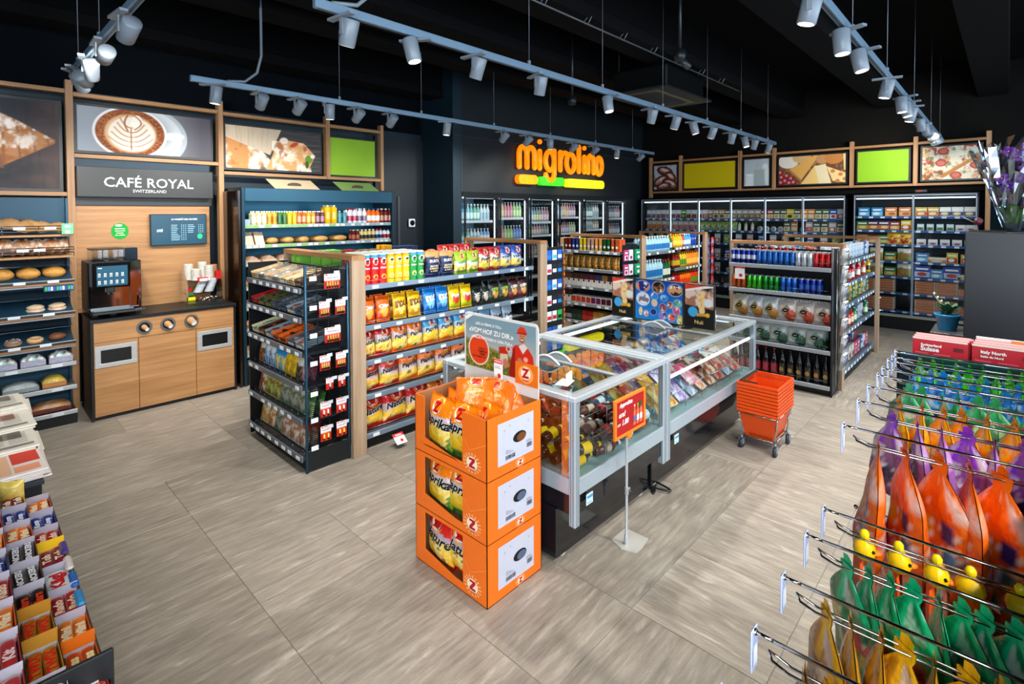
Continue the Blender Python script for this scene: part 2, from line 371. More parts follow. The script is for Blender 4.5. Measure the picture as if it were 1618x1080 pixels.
# floor tiles: modules of .6225 m, laid as 1x2, 2x1 and 2x2 slabs, thin recessed joints
S = .6225; gx0, gy0 = 1.0 - 7 * S, 1.32 - 10 * S; NX, NY = 23, 19
used = np.zeros((NX, NY), bool); _tm = {}
def tilemesh(a, b, ax):
    k = (a, b, ax)
    if k not in _tm:
        g = .0012; W, H = a * S, b * S
        _tm[k] = MB().bbox(g, W - g, g, H - g, -.014, 0, WHITE, .0015).mesh('floor_tile', M_TILEX if ax == 0 else M_TILEY)
    return _tm[k]
def lay(i, j, a, b, ax):
    if i + a > NX or j + b > NY or used[i:i + a, j:j + b].any(): return False
    used[i:i + a, j:j + b] = True; put(tilemesh(a, b, ax), 'floor_tile', floor, (gx0 + i * S, gy0 + j * S, 0)); return True
for q in ((5, 12, 2, 2, 0), (5, 14, 2, 1, 0), (7, 12, 1, 1, 0), (8, 12, 1, 1, 0), (7, 13, 2, 1, 0), (7, 14, 2, 1, 0), (7, 11, 2, 1, 0), (5, 10, 2, 2, 0), (7, 10, 1, 1, 0), (8, 10, 1, 2, 0), (9, 11, 2, 1, 1), (9, 9, 1, 1, 1), (10, 9, 1, 1, 1), (11, 9, 1, 1, 1), (9, 10, 2, 1, 0), (7, 9, 1, 1, 0), (8, 8, 1, 2, 0)): lay(*q)
rr = random.Random(11)
for j in range(NY):
    for i in range(NX):
        if used[i, j]: continue
        c = rr.random(); ax = 0 if (i < 9 or rr.random() < .35) else 1
        if not ((c < .35 and lay(i, j, 2, 2, ax)) or (c < .8 and lay(i, j, 2, 1, ax)) or lay(i, j, 1, 1, ax)): pass
# walls
struct('wall_north', MB().box(X0, X1 + .1, Y1, Y1 + .1, 0, 3.2, WALLC), M_PAINT)
struct('wall_north_upper', MB().box(X0, X1 + .1, Y1, Y1 + .1, 3.2, ZC, L('#080d12')), M_CEIL)
tag(MB().box(-.2, 1.76, 3.8155, 3.8185, -.002, .0006, L('#cfc6b4')).build('trim_3', M_METAL), kind='structure')
struct('wall_east', MB().box(X1, X1 + .1, Y0, Y1, 0, ZC, WALLC), M_PAINT)
m = MB(); m.box(10.88, X1, -5, 6.15, 2.26, ZC, L('#141312')); m.box(10.75, X1, -5, .20, 0, 2.26, L('#0c1a20')); struct('wall_east_upper', m, M_CEIL)
m = MB()
m.box(5.2, 5.37, 6.15, Y1, 0, ZC, WALLC); m.box(10.16, 10.88, 6.15, Y1, 0, ZC, L('#10191f')); m.box(5.37, 10.16, 6.15, Y1, 2.27, ZC, L('#111a20'))
struct('wall_north_bulkhead', m, M_PAINT)
m = MB(); m.box(5.2, 10.6, 6.135, 6.15, 3.12, 3.135, L('#26323a')); m.box(5.36, 5.37, 6.14, 6.15, 2.27, 3.12, L('#27404e')); struct('trim_1', m, M_PAINT)
m = MB(); m.box(4.32, 5.2, 6.9, Y1, 0, 3.1, L('#0f1c24')); m.box(4.7, 4.74, 6.88, 6.9, 0, 2.2, L('#3a444c')); struct('trim_2', m, M_PAINT)
for nm, a, b in (('wall_south', 0, 0), ('wall_west', 1, 0)):
    m = MB()
    if nm == 'wall_south': m.box(X0, X1, Y0 - .1, Y0, 3.3, ZC, WALLC); m.box(X0, X1, Y0 - .1, Y0, 0, .25, WALLC); [m.box(X0 + k * 2.1, X0 + k * 2.1 + .1, Y0 - .1, Y0, .25, 3.3, DARK) for k in range(8)]
    else: m.box(X0 - .1, X0, Y0, Y1, 3.3, ZC, WALLC); m.box(X0 - .1, X0, Y0, Y1, 0, .25, WALLC); m.box(X0 - .1, X0, .1, Y1, .25, 3.3, WALLC); [m.box(X0 - .1, X0, Y0 + k * 1.6, Y0 + k * 1.6 + .1, .25, 3.3, DARK) for k in range(4)]
    struct(nm, m, M_PAINT)
struct('window_1', MB().quad([(X0, Y0 - .05, .25), (X1, Y0 - .05, .25), (X1, Y0 - .05, 3.3), (X0, Y0 - .05, 3.3)], WHITE), M_GLASS)
struct('window_2', MB().quad([(X0 - .05, .1, .25), (X0 - .05, Y0, .25), (X0 - .05, Y0, 3.3), (X0 - .05, .1, 3.3)], WHITE), M_GLASS)  # unseen west glazing, placed so the fridge doors do not mirror it
CEIL = L('#08090b')
ceil = struct('ceiling', MB().box(X0, X1, Y0, Y1, ZC, ZC + .1, CEIL), M_CEIL)
for yb, wd, zb in ((6.55, .30, 3.72), (4.95, .26, 3.74), (4.15, .5, 3.7), (2.95, .32, 3.7), (1.5, .28, 3.7), (.2, .3, 3.7), (-1.4, .3, 3.7), (-3.0, .3, 3.7)):
    m = MB(); m.bbox(X0, X1, yb - wd / 2, yb + wd / 2, zb + .12, ZC, CEIL, .01); m.bbox(X0, X1, yb - wd / 2 - .03, yb + wd / 2 + .03, zb, zb + .12, L('#0c0c0e'), .01); m.build('ceiling_beam', M_CEIL, ceil)

# ---------------------------------------------------------------- oak picture grids
def plank(x0, x1, y0, y1, z0, z1, ax, name, parent):
    return MB().bbox(x0, x1, y0, y1, z0, z1, WHITE, .003).build(name, {'x': M_OAKX, 'y': M_OAKY, 'z': M_OAKZ}[ax], parent)
gl = thing('picture_grid', 'oak batten grid holding food pictures along the left wall', 'frame', (0, 6.75, 0))
for x, z0, wd in ((.745, 0, .06), (2.10, 0, .055), (3.425, 2.40, .055), (4.265, 2.27, .05)): plank(x, x + wd, -.09, 0, z0, 3.25 if x < 4 else 3.22, 'z', 'upright_batten', gl)
for x0, x1, z in ((-.9, .745, 3.12), (.805, 2.10, 3.10), (2.155, 3.425, 3.09), (3.48, 4.265, 3.10), (-.9, .745, 2.12), (.805, 2.10, 2.50), (2.155, 3.425, 2.40), (3.48, 4.265, 2.40)): plank(x0, x1, -.085, 0, z, z + .04, 'x', 'crosswise_batten', gl)
gr = thing('picture_grid', 'oak batten grid holding food pictures above the back wall fridges', 'frame', (10.75, 0, 0))
YS = (5.88, 5.17, 3.92, 3.28, 2.01, 1.12, .235)
for k, y in enumerate(YS): plank(-.005, .08, y - .03, y + .03, {0: 2.26, 6: 0.0}.get(k, 2.36), 3.16, 'z', 'upright_batten', gr)
for k in range(6):
    for z in (2.36, 3.03): plank(0, .075, YS[k + 1] + .03, YS[k] - .03, z, z + .04, 'y', 'crosswise_batten', gr)

def picture(img, w, h, loc, th, label, name='food_picture', bw=.03, cat='picture'):
    t = thing(name, label, cat, loc, th)
    MB().bbox(-bw, w + bw, .004, .035, -bw, h + bw, L('#101418'), .004).build('black_backing', M_BLACK, t)
    img.mesh('picture_print', w, h, M_PRINT).name; put(img.mesh('picture_print', w, h, M_PRINT), 'picture_print', t); return t
def plainpic(w, h, loc, th, label, col):
    t = thing('colour_panel', label, 'panel', loc, th)
    MB().bbox(-.03, w + .03, .004, .035, -.03, h + .03, L('#101418'), .004).build('black_backing', M_BLACK, t)
    MB().patch(0, w, 0, h, col).build('colour_print', M_PRINT, t)
# croissant
I = Img(1.48, 96, L('#33373f')); I.noise(1, .35, 3, 9, L('#6b5a55')); I.mix(np.clip((I.x - 1.1) / .4, 0, 1) * .5, L('#7d655c')); I.noise(1, .3, 30, 2, L('#20242b'))
bd = [(.2, .86), (.62, .90), (.95, .86), (1.12, .74), (1.30, .70), (1.46, .60), (1.44, .52), (1.30, .47), (1.12, .36), (1.0, .30), (.92, .20), (.6, .18), (.2, .3)]
I.poly([(.2, .3), (.92, .2), (1.44, .53), (1.45, .60), (1.12, .76), (.92, .88), (.2, .88)], L('#c08a5c'), .015)
body = (I.p[..., 0] > .35) & (I.p[..., 2] < .2)
for k in range(9): t = .35 + .13 * k; I.mix(np.clip(1 - np.abs(I.x - t - (I.y - .5) * (.25 - .05 * k)) / .018, 0, 1) * body * .7, L('#7d4624'))
I.noise(body & (I.y > .45), .95, 16, 11, L('#f0e2d6'), .40, .60); I.noise(body, .7, 11, 18, L('#a2622f'), .5, .66, 3); I.noise(body & (I.y > .66), .8, 22, 20, L('#fbf4ee'), .42, .6, 7)
I.poly([(.76, .84), (.90, .85), (1.0, .22), (.70, .24)], L('#8d6152')); I.noise(((I.x > .76) & (I.x < .94) & (I.y > .28) & (I.y < .8)), .5, 14, 6, L('#bf9080'))
picture(I, 1.21, .83, (-.51, 6.735, 2.19), 0, 'picture of a sugar-dusted croissant on dark slate')
# latte
I = Img(2.66, 120, L('#8f9298')); I.mix(np.clip((I.x - 1.55) / .9, 0, 1), L('#625f68')); I.mix(np.clip(.5 - I.x, 0, 1) * 1.2, L('#b9c6d2'))
I.ell(1.25, .42, .88, .72, L('#b9bfc6')); I.ell(1.22, .44, .80, .64, L('#d3d8dc')); I.ell(1.22, .46, .60, .5, L('#b4bbc2'), 0, .15)
I.ell(1.85, .48, .22, .10, L('#dde1e4'), .05); I.ell(.98, .48, .72, .60, L('#e6e8ea')); I.ell(.98, .48, .67, .55, L('#8a4a22'), 0, .02)
I.noise(I.mask(.98, .48, .66, .54), .8, 40, 40, L('#c98552')); I.ell(.98, .46, .50, .44, L('#d9b48c'), 0, .05); I.ell(1.0, .45, .45, .40, L('#efe6d8'), 0, .03)
for sx in (-1, 1):
    for k in range(5):
        for t in np.linspace(0, 1, 12): I.ell(.98 + sx * (.02 + (.40 - .055 * k) * t ** .8), .16 + .11 * k + .20 * t ** 1.6, .018, .013, L('#b9855a'), 0, .02)
I.ell(1.09, .74, .11, .16, L('#f5efe6'), -.2)
for t in np.linspace(0, 1, 40): I.ell(1.05 + .13 * math.sin(PI * t * 1.1), .56 + .36 * t, .012, .012, L('#b07848'), 0, .02); I.ell(.92 - .06 * math.sin(PI * t), .52 + .36 * t, .014, .012, L('#a8703f'), 0, .02); I.ell(.98, .08 + .5 * t, .010, .012, L('#b07848'), 0, .02)
picture(I, 1.20, .45, (.84, 6.735, 2.58), 0, 'picture of a latte with leaf art in a white cup')
# sandwich
I = Img(2.3, 110, L('#4c4a4c')); I.noise(1, .6, 2, 22, L('#77706c')); I.noise(1, .5, 3, 40, L('#2b2a2c'))
I.poly([(0, 0), (.75, 0), (.9, .3), (.5, .72), (0, .86)], L('#d69a62')); I.noise(((I.x + I.y) < 1.25), .9, 5, 3, L('#fff3dc'), .4, .6); I.noise(((I.x + I.y) < 1.2), .5, 9, 9, L('#b0643a'), .5, .66, 5)
I.poly([(0, 1), (0, .72), (1.0, .36), (1.28, 1)], L('#dccbb2')); I.noise(((I.y > .75 - .38 * I.x) & (I.y > .36 + (I.x - 1) * 2.2)), .3, 60, 3, L('#a98c68'))
I.poly([(.9, 0), (1.25, .78), (1.85, .72), (2.15, .42), (1.95, 0)], L('#e0aa70')); msk = ((I.x > 1.05 + .0 * I.y) & (I.x < 2.05 - .2 * I.y) & (I.y < .72))
I.noise(msk, .85, 4, 5, L('#fff4e2'), .42, .62); I.noise(msk, .7, 8, 5, L('#a8502c'), .55, .68, 9)
I.ell(1.35, .74, .10, .08, L('#f6e6d4')); I.ell(1.6, .66, .12, .05, L('#c8502e'), .5); I.ell(1.98, .32, .10, .1, L('#6f9a3a')); I.ell(2.08, .40, .06, .05, L('#e8f0d8')); I.ell(1.93, .18, .05, .10, L('#3f6a24'))
picture(I, 1.18, .51, (2.20, 6.735, 2.49), 0, 'picture of toasted sandwiches in paper on dark wood')
plainpic(.70, .51, (3.51, 6.735, 2.47), 0, 'plain lime green panel at the right end of the left wall grid', L('#9cc63a'))
# right wall pictures
def rp(k, mk, lab, col=None):
    y = YS[k] - .09; wd = YS[k] - YS[k + 1] - .18
    if col: plainpic(wd, .52, (10.765, y, 2.45), TH, lab, col)
    else: picture(mk(wd / .52), wd, .52, (10.765, y, 2.45), TH, lab)
def meat(A):
    I = Img(A, 64, L('#b9c3cc'))
    for q in ((.5, .75, .38, .2, -.3), (.75, .5, .3, .2, -.7), (.3, .35, .4, .2, .5), (.75, .2, .4, .22, -.4), (.45, .12, .35, .16, .2)): I.ell(*q[:4], L('#5b2f2a'), q[4]); I.ell(q[0], q[1] + .02, q[2] * .7, q[3] * .6, L('#a9766a'), q[4]); I.ell(q[0], q[1] + .05, q[2] * .5, q[3] * .3, L('#e3c9c0'), q[4])
    I.noise(1, .6, 9, 9, L('#2e1815'), .5, .7); return I
def milk(A):
    I = Img(A, 64, L('#c3cdd3')); I.poly([(.45, 0), (1.05, 0), (1.02, .55), (.85, .75), (.8, .98), (.68, .98), (.66, .75), (.45, .55)], L('#e4eaed'), .03)
    I.poly([(.05, 0), (.35, 0), (.33, .42), (.08, .42)], L('#e9eef0'), .03); I.ell(.2, .42, .14, .04, L('#f6f8f8')); I.poly([(.35, 0), (.75, 0), (.72, .62), (.36, .62)], L('#aebdbb'), .05); I.noise(1, .15, 4, 4, L('#8f9ba2')); return I
def cheese(A):
    I = Img(A, 76, L('#7a5238')); I.noise(1, .5, 12, 12, L('#c79a68')); I.ell(.32, .84, .34, .26, L('#e9e2d4')); I.ell(.75, .95, .3, .2, L('#d9b57e'))
    I.poly([(.36, .55), (1.15, 1), (1.3, .98), (.75, .16)], L('#e2b063')); I.poly([(.36, .55), (.75, .16), (.72, .1), (.32, .5)], L('#b9824a')); I.ell(1.4, .85, .2, .16, L('#c99968'))
    I.poly([(1.15, .62), (.72, 0), (1.3, 0)], L('#f0cc84')); I.poly([(1.15, .62), (1.5, .68), (1.68, 0), (1.3, 0)], L('#efe0b8')); I.ell(1.75, .86, .28, .2, L('#c98a4c')); I.poly([(2.02, 1), (2.2, 1), (2.3, .35), (2.05, .45)], L('#e8cf98'))
    I.poly([(1.52, .6), (2.3, .25), (2.25, 0), (1.72, .08)], L('#f2d49c')); [I.ell(a, b, .07, .06, L('#cf8a48')) for a, b in ((1.72, .42), (1.95, .3), (2.08, .14), (1.86, .08))]
    for a, b in ((.06, .42), (.1, .25), (.28, .3), (.22, .12), (.42, .2), (.08, .06), (.36, .04), (.5, .06)): I.ell(a, b, .10, .10, L('#8e2430')); I.ell(a - .02, b + .03, .04, .04, L('#e9a0a8'), 0, .05)
    return I
def pizza(A):
    I = Img(A, 76, L('#d9b58c')); I.noise(I.x > .2, 1, 5, 5, L('#f1e3cc'), .35, .5); I.noise(1, .9, 7, 6, L('#b4402c'), .48, .56, 3); I.noise(1, .8, 9, 9, L('#e8eedc'), .46, .58, 8); I.noise(1, .7, 12, 9, L('#5d7a34'), .58, .64, 14)
    for a, b in ((.5, .85), (.45, .5), (1.25, .4), (.8, .12), (1.5, .35), (1.75, .9), (1.4, .55)): I.ell(a, b, .14, .11, L('#c25a48')); I.ell(a, b, .09, .07, L('#d98270'))
    I.poly([(.4, .1), (.5, .04), (1.5, .75), (1.45, .82)], L('#c98f52')); I.ell(1.62, .3, .12, .12, L('#7f9a4c'), .5); I.ell(1.62, .3, .07, .07, L('#e7e3cf')); return I
rp(0, meat, 'small picture of sliced dried meat above the left wall fridge'); rp(1, None, 'plain yellow panel above the back wall fridges', L('#d9c511')); rp(2, milk, 'small pale picture of milk bottles above the back wall fridges')
rp(3, cheese, 'picture of cheese wedges and red grapes above the fridges'); rp(4, None, 'plain lime green panel above the fridges beside the pizza picture', L('#93c22f')); rp(5, pizza, 'picture of pizza topped with salami and mushrooms')

# ---------------------------------------------------------------- the lit sign over the drinks cooler
sg = thing('shop_sign', 'lit orange migrolino sign with three coloured bars below', 'sign', (6.55, 6.15, 2.43))
OR = L('#ff8a0a')
def stroke(m, pts, r=.047): m.tube([(a, -.07, b) for a, b in pts], r, OR, 10)
def arc(cx, cz, rx, rz, a0, a1, n=14): return [(cx + rx * math.cos(math.radians(a0 + (a1 - a0) * k / n)), cz + rz * math.sin(math.radians(a0 + (a1 - a0) * k / n))) for k in range(n + 1)]
SX = 2.58 / 8.35; base = .215; XH = .36
def dome(m, pts, r=.047):
    stroke(m, pts, r)
    for p in (pts[0], pts[-1]): m.blob(p[0], -.07, p[1], r, r, r, OR, 10, 6)
def letter(strokes, name='letter'):
    m = MB()
    for s_ in strokes: dome(m, s_)
    m.build(name, M_LIGHT, sg)
b0 = .30
def nn(x, w): return [(x, b0), (x, b0 + XH * .62)] + arc(x + w / 2, b0 + XH * .60, w / 2, XH * .36, 180, 0)[1:] + [(x + w, b0)]
letter([nn(.06, .20), nn(.26, .20)]); letter([[(.60, b0), (.60, b0 + .30)], [(.60, b0 + .47), (.601, b0 + .47)]])
def oo(x, w): return arc(x + w / 2, b0 + XH * .42, w / 2, XH * .48, 0, 360, 20)
letter([oo(.76, .25), [(1.01, b0 + .34), (1.01, b0 - .06)] + arc(.885, b0 - .07, .125, .13, 0, -165)[1:]])
letter([[(1.19, b0), (1.19, b0 + .33)], [(1.19, b0 + .2)] + arc(1.33, b0 + .2, .12, .13, 165, 70, 6)]); letter([oo(1.38, .25)]); letter([[(1.77, b0), (1.77, b0 + .48)]])
letter([[(1.95, b0), (1.95, b0 + .30)], [(1.95, b0 + .47), (1.951, b0 + .47)]]); letter([nn(2.08, .19)]); letter([oo(2.36, .20)])
def bar(x0, x1, z0, z1, col, notch=None):
    m = MB(); r = (z1 - z0) / 2 * .92; pts = []
    for cx, cz, a in ((x1 - r, z1 - r, 0), (x0 + r, z1 - r, 90), (x0 + r, z0 + r, 180), (x1 - r, z0 + r, 270)):
        if a == 90 and notch: pts += [(notch + .19 * math.cos(t), z1 + .07 + .19 * math.sin(t)) for t in np.linspace(math.radians(-22), math.radians(-158), 9)]
        pts += [(cx + r * math.cos(math.radians(a + t)), cz + r * math.sin(math.radians(a + t))) for t in range(0, 91, 15)]
    n = len(pts); m.add([(a, -.12, b) for a, b in pts] + [(a, -.02, b) for a, b in pts], [tuple(range(n))] + [(i, i + n, (i + 1) % n + n, (i + 1) % n) for i in range(n)], col); return m.build('lit_bar', M_LIGHT, sg)
bar(0, .49, .005, .165, OR); bar(.56, 1.26, .0, .155, L('#3fe02a'), .885); bar(1.34, 2.58, -.01, .15, L('#fff01c'))
# ---------------------------------------------------------------- small wall fittings
t = thing('wall_siren', 'small white alarm siren high on the dark left wall', 'alarm', (4.42, 6.93, 2.80)); MB().bbox(-.045, .045, -.05, 0, 0, .2, WHITE, .02).build('housing', M_PLASTIC, t); MB().disc(0, .15, .02, .02, L('#7a8590'), 12, y=-.051).build('sounder', M_PLASTIC, t)
t = thing('wall_box', 'small white box with a black round lens on the dark wall behind the crisps', 'socket', (4.95, 6.88, 1.72)); MB().bbox(-.06, .06, -.03, 0, 0, .13, WHITE, .01).build('housing', M_PLASTIC, t); MB().disc(0, .065, .045, .045, BLACK, 16, y=-.031).build('round_lens', M_GLOSS, t)

# ---------------------------------------------------------------- ceiling tracks and spot lamps
LG = L('#7d8893'); ZT = 3.03
_lb = MB().lathe([(.038, -.075), (.044, -.07), (.047, .062), (.043, .07), (.0, .071)], L('#7f8a95'), 16, cap=False); _lb.lathe([(.0, -.0665), (.036, -.067), (.038, -.075)], L('#dfe4e8'), 16, cap=False); LAMP_BODY = _lb.mesh('lamp_head', M_PLASTIC)
LAMP_LENS = MB().lathe([(.033, -.0685), (.0, -.0685)], L('#fff2dc'), 14, cap=False).mesh('lamp_lens', M_LENS)
LAMP_ARM = MB().box(-.012, .012, .045, .053, -.02, .068, LG).box(-.1, .1, .03, .068, .066, .08, LG).mesh('lamp_arm', M_PLASTIC)
def lamp(x, y, label, group, aim, on=True):
    wall = aim[2] > .9
    t = thing('track_spotlight', label, 'spotlight', (x, y, ZT - .10), 0, group)
    d = Vector(aim) - Vector((x, y, ZT - .10)); h = put(LAMP_BODY, 'lamp_head', t); h.rotation_mode = 'QUATERNION'; h.rotation_quaternion = d.to_track_quat('-Z', 'Y')
    put(LAMP_LENS, 'lamp_lens', h); a = put(LAMP_ARM, 'lamp_arm', t, rz=math.atan2(-d.x, d.y) + PI / 2)
    if on:
        l = bpy.data.lights.new('spot_beam', 'SPOT'); l.energy = LAMP_W * (.5 if wall else 1.0); l.spot_size = math.radians(88); l.spot_blend = .8; l.color = LAMP_COL; l.shadow_soft_size = .03
        o = bpy.data.objects.new('spot_beam', l); COL.objects.link(o); o.parent = t; o.rotation_mode = 'QUATERNION'; o.rotation_quaternion = h.rotation_quaternion; o.location = d.normalized() * .09
def track(name, label, p0, p1, wires, thick=.036):
    d = Vector(p1) - Vector(p0); n = d.length; t = thing('lighting_track', label, 'light track', (*p0, ZT), math.atan2(d.y, d.x))
    MB().bbox(0, n, -thick / 2, thick / 2, -.02, .03, L('#7f9cb4'), .004).box(.02, n - .02, -.008, .008, -.021, -.012, L('#3c4650')).build('rail', M_METAL, t)
    for q in wires: MB().tube([(q * n, 0, .03), (q * n, 0, ZC - ZT)], .0025, L('#7a8087'), 4).lathe([(.014, .03), (.014, .06)], LG, 8, q * n, 0).build('hanging_wire', M_METAL, t)
    return t
T1 = track('a', 'left ceiling light track running towards the lit sign', (1.31, 4.795), (8.97, 4.837), (.17, .3, .45, .6, .75, .9))
MB().tube([(.28, 0, .03), (.42, 0, .05), (.52, 0, .14), (.56, 0, .3), (.56, 0, 1.1)], .012, LG, 6).build('feed_cable', M_PLASTIC, T1)
T2 = track('b', 'middle ceiling light track above the chest freezers', (1.29, 2.623), (9.02, 2.73), (.22, .35, .5, .65, .8, .95))
MB().tube([(.1, 0, .03), (.25, 0, .06), (.33, 0, .14), (.35, 0, .3), (.35, 0, 1.1)], .012, LG, 6).build('feed_cable', M_PLASTIC, T2)
T3 = track('c', 'right ceiling light track running towards the pizza picture', (1.6, .70), (10.4, .76), (.1, .25, .4, .6, .8, .95))
T0 = track('d', 'short ceiling light track above the bakery shelves', (.66, 2.0), (.635, 5.12), (.3, .7, .95))
A1 = [1.5, 1.87, 2.21, 2.51, 2.82, 3.22, 3.98, 4.95, 5.42, 5.91, 6.48, 7.05, 7.7, 8.5]
A2 = [1.49, 1.91, 2.46, 3.13, 4.09, 4.93, 5.47, 5.95, 6.49, 7.15, 7.66, 8.05, 8.7]
A3 = [2.86, 3.54, 4.06, 5.15, 6.0, 6.31, 6.7, 7.56, 8.04, 8.49, 9.0, 9.57]
def ain(k, n): return f'{ordn(k + 1)} from the near end'
for k, x in enumerate(A1): lamp(x, 4.797 + .0055 * (x - 1.3), f'grey spotlight {ain(k, 0)} of the left ceiling track', 'spotlights on the left track', (x + (.1 if k % 2 else -.2), 6.55 if k % 3 else 5.0, 1.6 if k % 3 else .4))
for k, x in enumerate(A2): lamp(x, 2.625 + .014 * (x - 1.3), f'grey spotlight {ain(k, 0)} of the middle ceiling track', 'spotlights on the middle track', (x + (.3 if k % 2 else -.1), (3.5, 2.1, 3.6)[k % 3], .4))
for k, x in enumerate(A3): lamp(x, .705 + .006 * (x - 1.3), f'grey spotlight {ain(k, 0)} of the right ceiling track', 'spotlights on the right track', (x + (.5 if k > 6 else -.1), (1.3, .5, .2)[k % 3], .4) if k < 9 else (10.7, 1.2 + .4 * (k - 9), 2.5))
for k, y in enumerate((3.44, 4.08, 4.57, 4.93, 5.06)): lamp(.655, y, f'grey spotlight {ordn(5 - k)} from the far end of the short bakery track', 'spotlights on the short track', (.35 + .35 * k, 6.6 - .3 * (k % 2), 1.2 + 1.4 * (k % 2)))
T4 = track('e', 'added ceiling light track out of view beside the camera', (-2.6, -1.2), (6.0, -1.2), (.1, .3, .5, .7, .9))  # extra track out of view, added to brighten the foreground
for k, x in enumerate((-2.2, -1.2, -.4, .4, 1.2, 2.0, 3.0, 4.4)): lamp(x, -1.2, f'grey spotlight {ain(k, 0)} of the added track out of view', 'added spotlights out of view', (x + (1.2 if x < 0 else .5 if x < 3 else 0), (3.2, 2.4, 1.6, .25)[k % 4] if x < 1.5 else .25, .3))  # added lamps, aimed at the foreground floor and the hanging sweets
# air conditioning cassette, camera, sprinkler pipe
t = thing('air_conditioner', 'dark air conditioning cassette hung under the black ceiling', 'air conditioner', (6.1, 3.22, 3.36))
MB().bbox(-.5, .5, -.36, .36, .03, .30, L('#0e1013'), .02).build('housing', M_METAL, t)
m = MB(); m.bbox(-.62, .62, -.42, .42, 0, .03, L('#1c1f22'), .01); m.box(-.45, .45, -.25, -.2, -.004, 0, L('#6e6a50')); m.box(-.45, .45, .2, .25, -.004, 0, L('#6e6a50')); m.box(-.5, -.45, -.25, .25, -.004, 0, L('#6e6a50')); m.box(.45, .5, -.25, .25, -.004, 0, L('#6e6a50')); m.build('air_grille', M_METAL, t)
m = MB(); [m.tube([(a, b, .3), (a, b, .82)], .008, DARK, 5) for a in (-.45, .45) for b in (-.3, .3)]; m.build('hanging_rods', M_METAL, t)
for (x, y, z, lab) in ((4.35, 2.10, 3.30, 'black ceiling camera on a stalk above the middle aisle'), (5.0, 3.75, 3.25, 'dark round sensor hanging left of the air conditioner')):
    t = thing('ceiling_camera', lab, 'camera', (x, y, z)); MB().tube([(0, 0, .05), (0, 0, ZC - z)], .015, DARK, 8).build('stalk', M_METAL, t); MB().lathe([(.0, -.05), (.04, -.04), (.055, 0), (.05, .05), (.02, .06)], DARK, 12, cap=False).build('camera_dome', M_METAL, t)
    if x < 4.9: MB().tube([(.0, 0, -.02), (.06, -.06, -.10)], .03, L('#30363c'), 10).build('lens_barrel', M_METAL, t)
t = thing('ceiling_pipe', 'thin pipe with wire clips running under the black ceiling', 'pipe', (2.5, 2.75, 3.62)); MB().tube([(-1, 0, 0), (5, 0, 0)], .008, L('#565c62'), 6).build('pipe', M_METAL, t)
for k in range(8): MB().tube([(.2 + .6 * k, -.04, .06), (.2 + .6 * k, 0, .0), (.2 + .6 * k, .05, .03), (.22 + .6 * k, .02, .07)], .004, L('#8a9096'), 4).build('clip', M_METAL, t)
def letters(s, cx, cz, col, parent, mat, loc=(0, 0, 0), **kw):
    m = MB().text(s, cx, cz, col, **kw); n = len(m.v); g = list(range(n))
    def fd(i):
        while g[i] != i: g[i] = g[g[i]]; i = g[i]
        return i
    for f in m.f:
        for q in f[1:]: g[fd(q)] = fd(f[0])
    comp = {}
    for k, f in enumerate(m.f): comp.setdefault(fd(f[0]), []).append(k)
    gr = []
    for fs in comp.values():
        xs = [m.v[i][0] for k in fs for i in m.f[k]]; gr.append([min(xs), max(xs), fs])
    gr.sort(key=lambda q: q[0]); out = []
    for q in gr:
        if out and q[0] < out[-1][1] - .3 * (q[1] - q[0]) and q[1] < out[-1][1] + .002: out[-1][2] = out[-1][2] + q[2]; out[-1][1] = max(out[-1][1], q[1])
        else: out.append(q)
    for q in out:
        l = MB()
        for k in q[2]: l.add([m.v[i] for i in m.f[k]], [tuple(range(len(m.f[k])))], col)
        l.build('letter', mat, parent, loc)
# ================================================================ GOODS: one mesh of each kind
def bagsurf(w, h, d, seed=0, nar=.05):
    rnd = random.Random(seed); a, b, c = rnd.random() * 6, rnd.random() * 6, rnd.random() * 6
    def dep(u, v):
        t = min(max((v - .055) / .89, 0), 1)
        f = max(0, 1 - abs(2 * u - 1) ** 2.4) ** .62 * max(0, 1 - abs(2 * t - 1) ** 2.8) ** .55
        wr = (math.sin(9 * u + a + 3 * v) * .5 + math.sin(17 * u + b) * math.cos(5 * v + c) * .5) * .10 * (abs(2 * v - 1) ** 1.5 * .8 + .12)
        return d / 2 * f * (1 + wr) + .0012
    def wid(v): return w * (1 - nar * math.sin(PI * v) * (1 if h > w else .6))
    return dep, wid
def bag(w, h, d, art, texts=(), seed=0, nu=14, nv=18, nar=.05, extra=None, zig=True, hole=False):
    """pillow bag standing on its lower seal, printed front towards -Y; art(u, v) gives the print colour"""
    dep, wid = bagsurf(w, h, d, seed, nar); m = MB(); rnd = random.Random(seed)
    def P_(u, v, s): return ((u - .5) * wid(v), s * dep(u, v), v * h + (.004 * math.sin(u * 20 + seed) if v > .97 else 0))
    m.grid(lambda u, v: P_(u, v, -1), nu, nv, art); m.grid(lambda u, v: P_(u, v, 1), nu // 2, nv // 2, art, flip=True)
    if zig: # crimped seals
        for v0, v1 in ((0, .035), (.965, 1)):
            c = art(.5, (v0 + v1) / 2); k = 12
            m.add([((i / k - .5) * wid(v0), -.004 * (i % 2) - .001, z * h) for z in (v0, v1) for i in range(k + 1)], [(i, i + 1, i + k + 2, i + k + 1) for i in range(k)], c)
    surf = lambda x, z: -dep(min(max(x / wid(z / h) + .5, 0), 1), min(max(z / h, 0), 1))
    for t in texts: m.text(t[0], t[1] * w, t[2] * h, t[3], w=t[4] * w, rot=t[5] if len(t) > 5 else 0, surf=surf, off=t[6] if len(t) > 6 else .03, outline=t[7] if len(t) > 7 else None, eps=.0025, shear=t[8] if len(t) > 8 else 0)
    if extra: extra(m, surf)
    return m
def seg(col): return lambda u, v: col
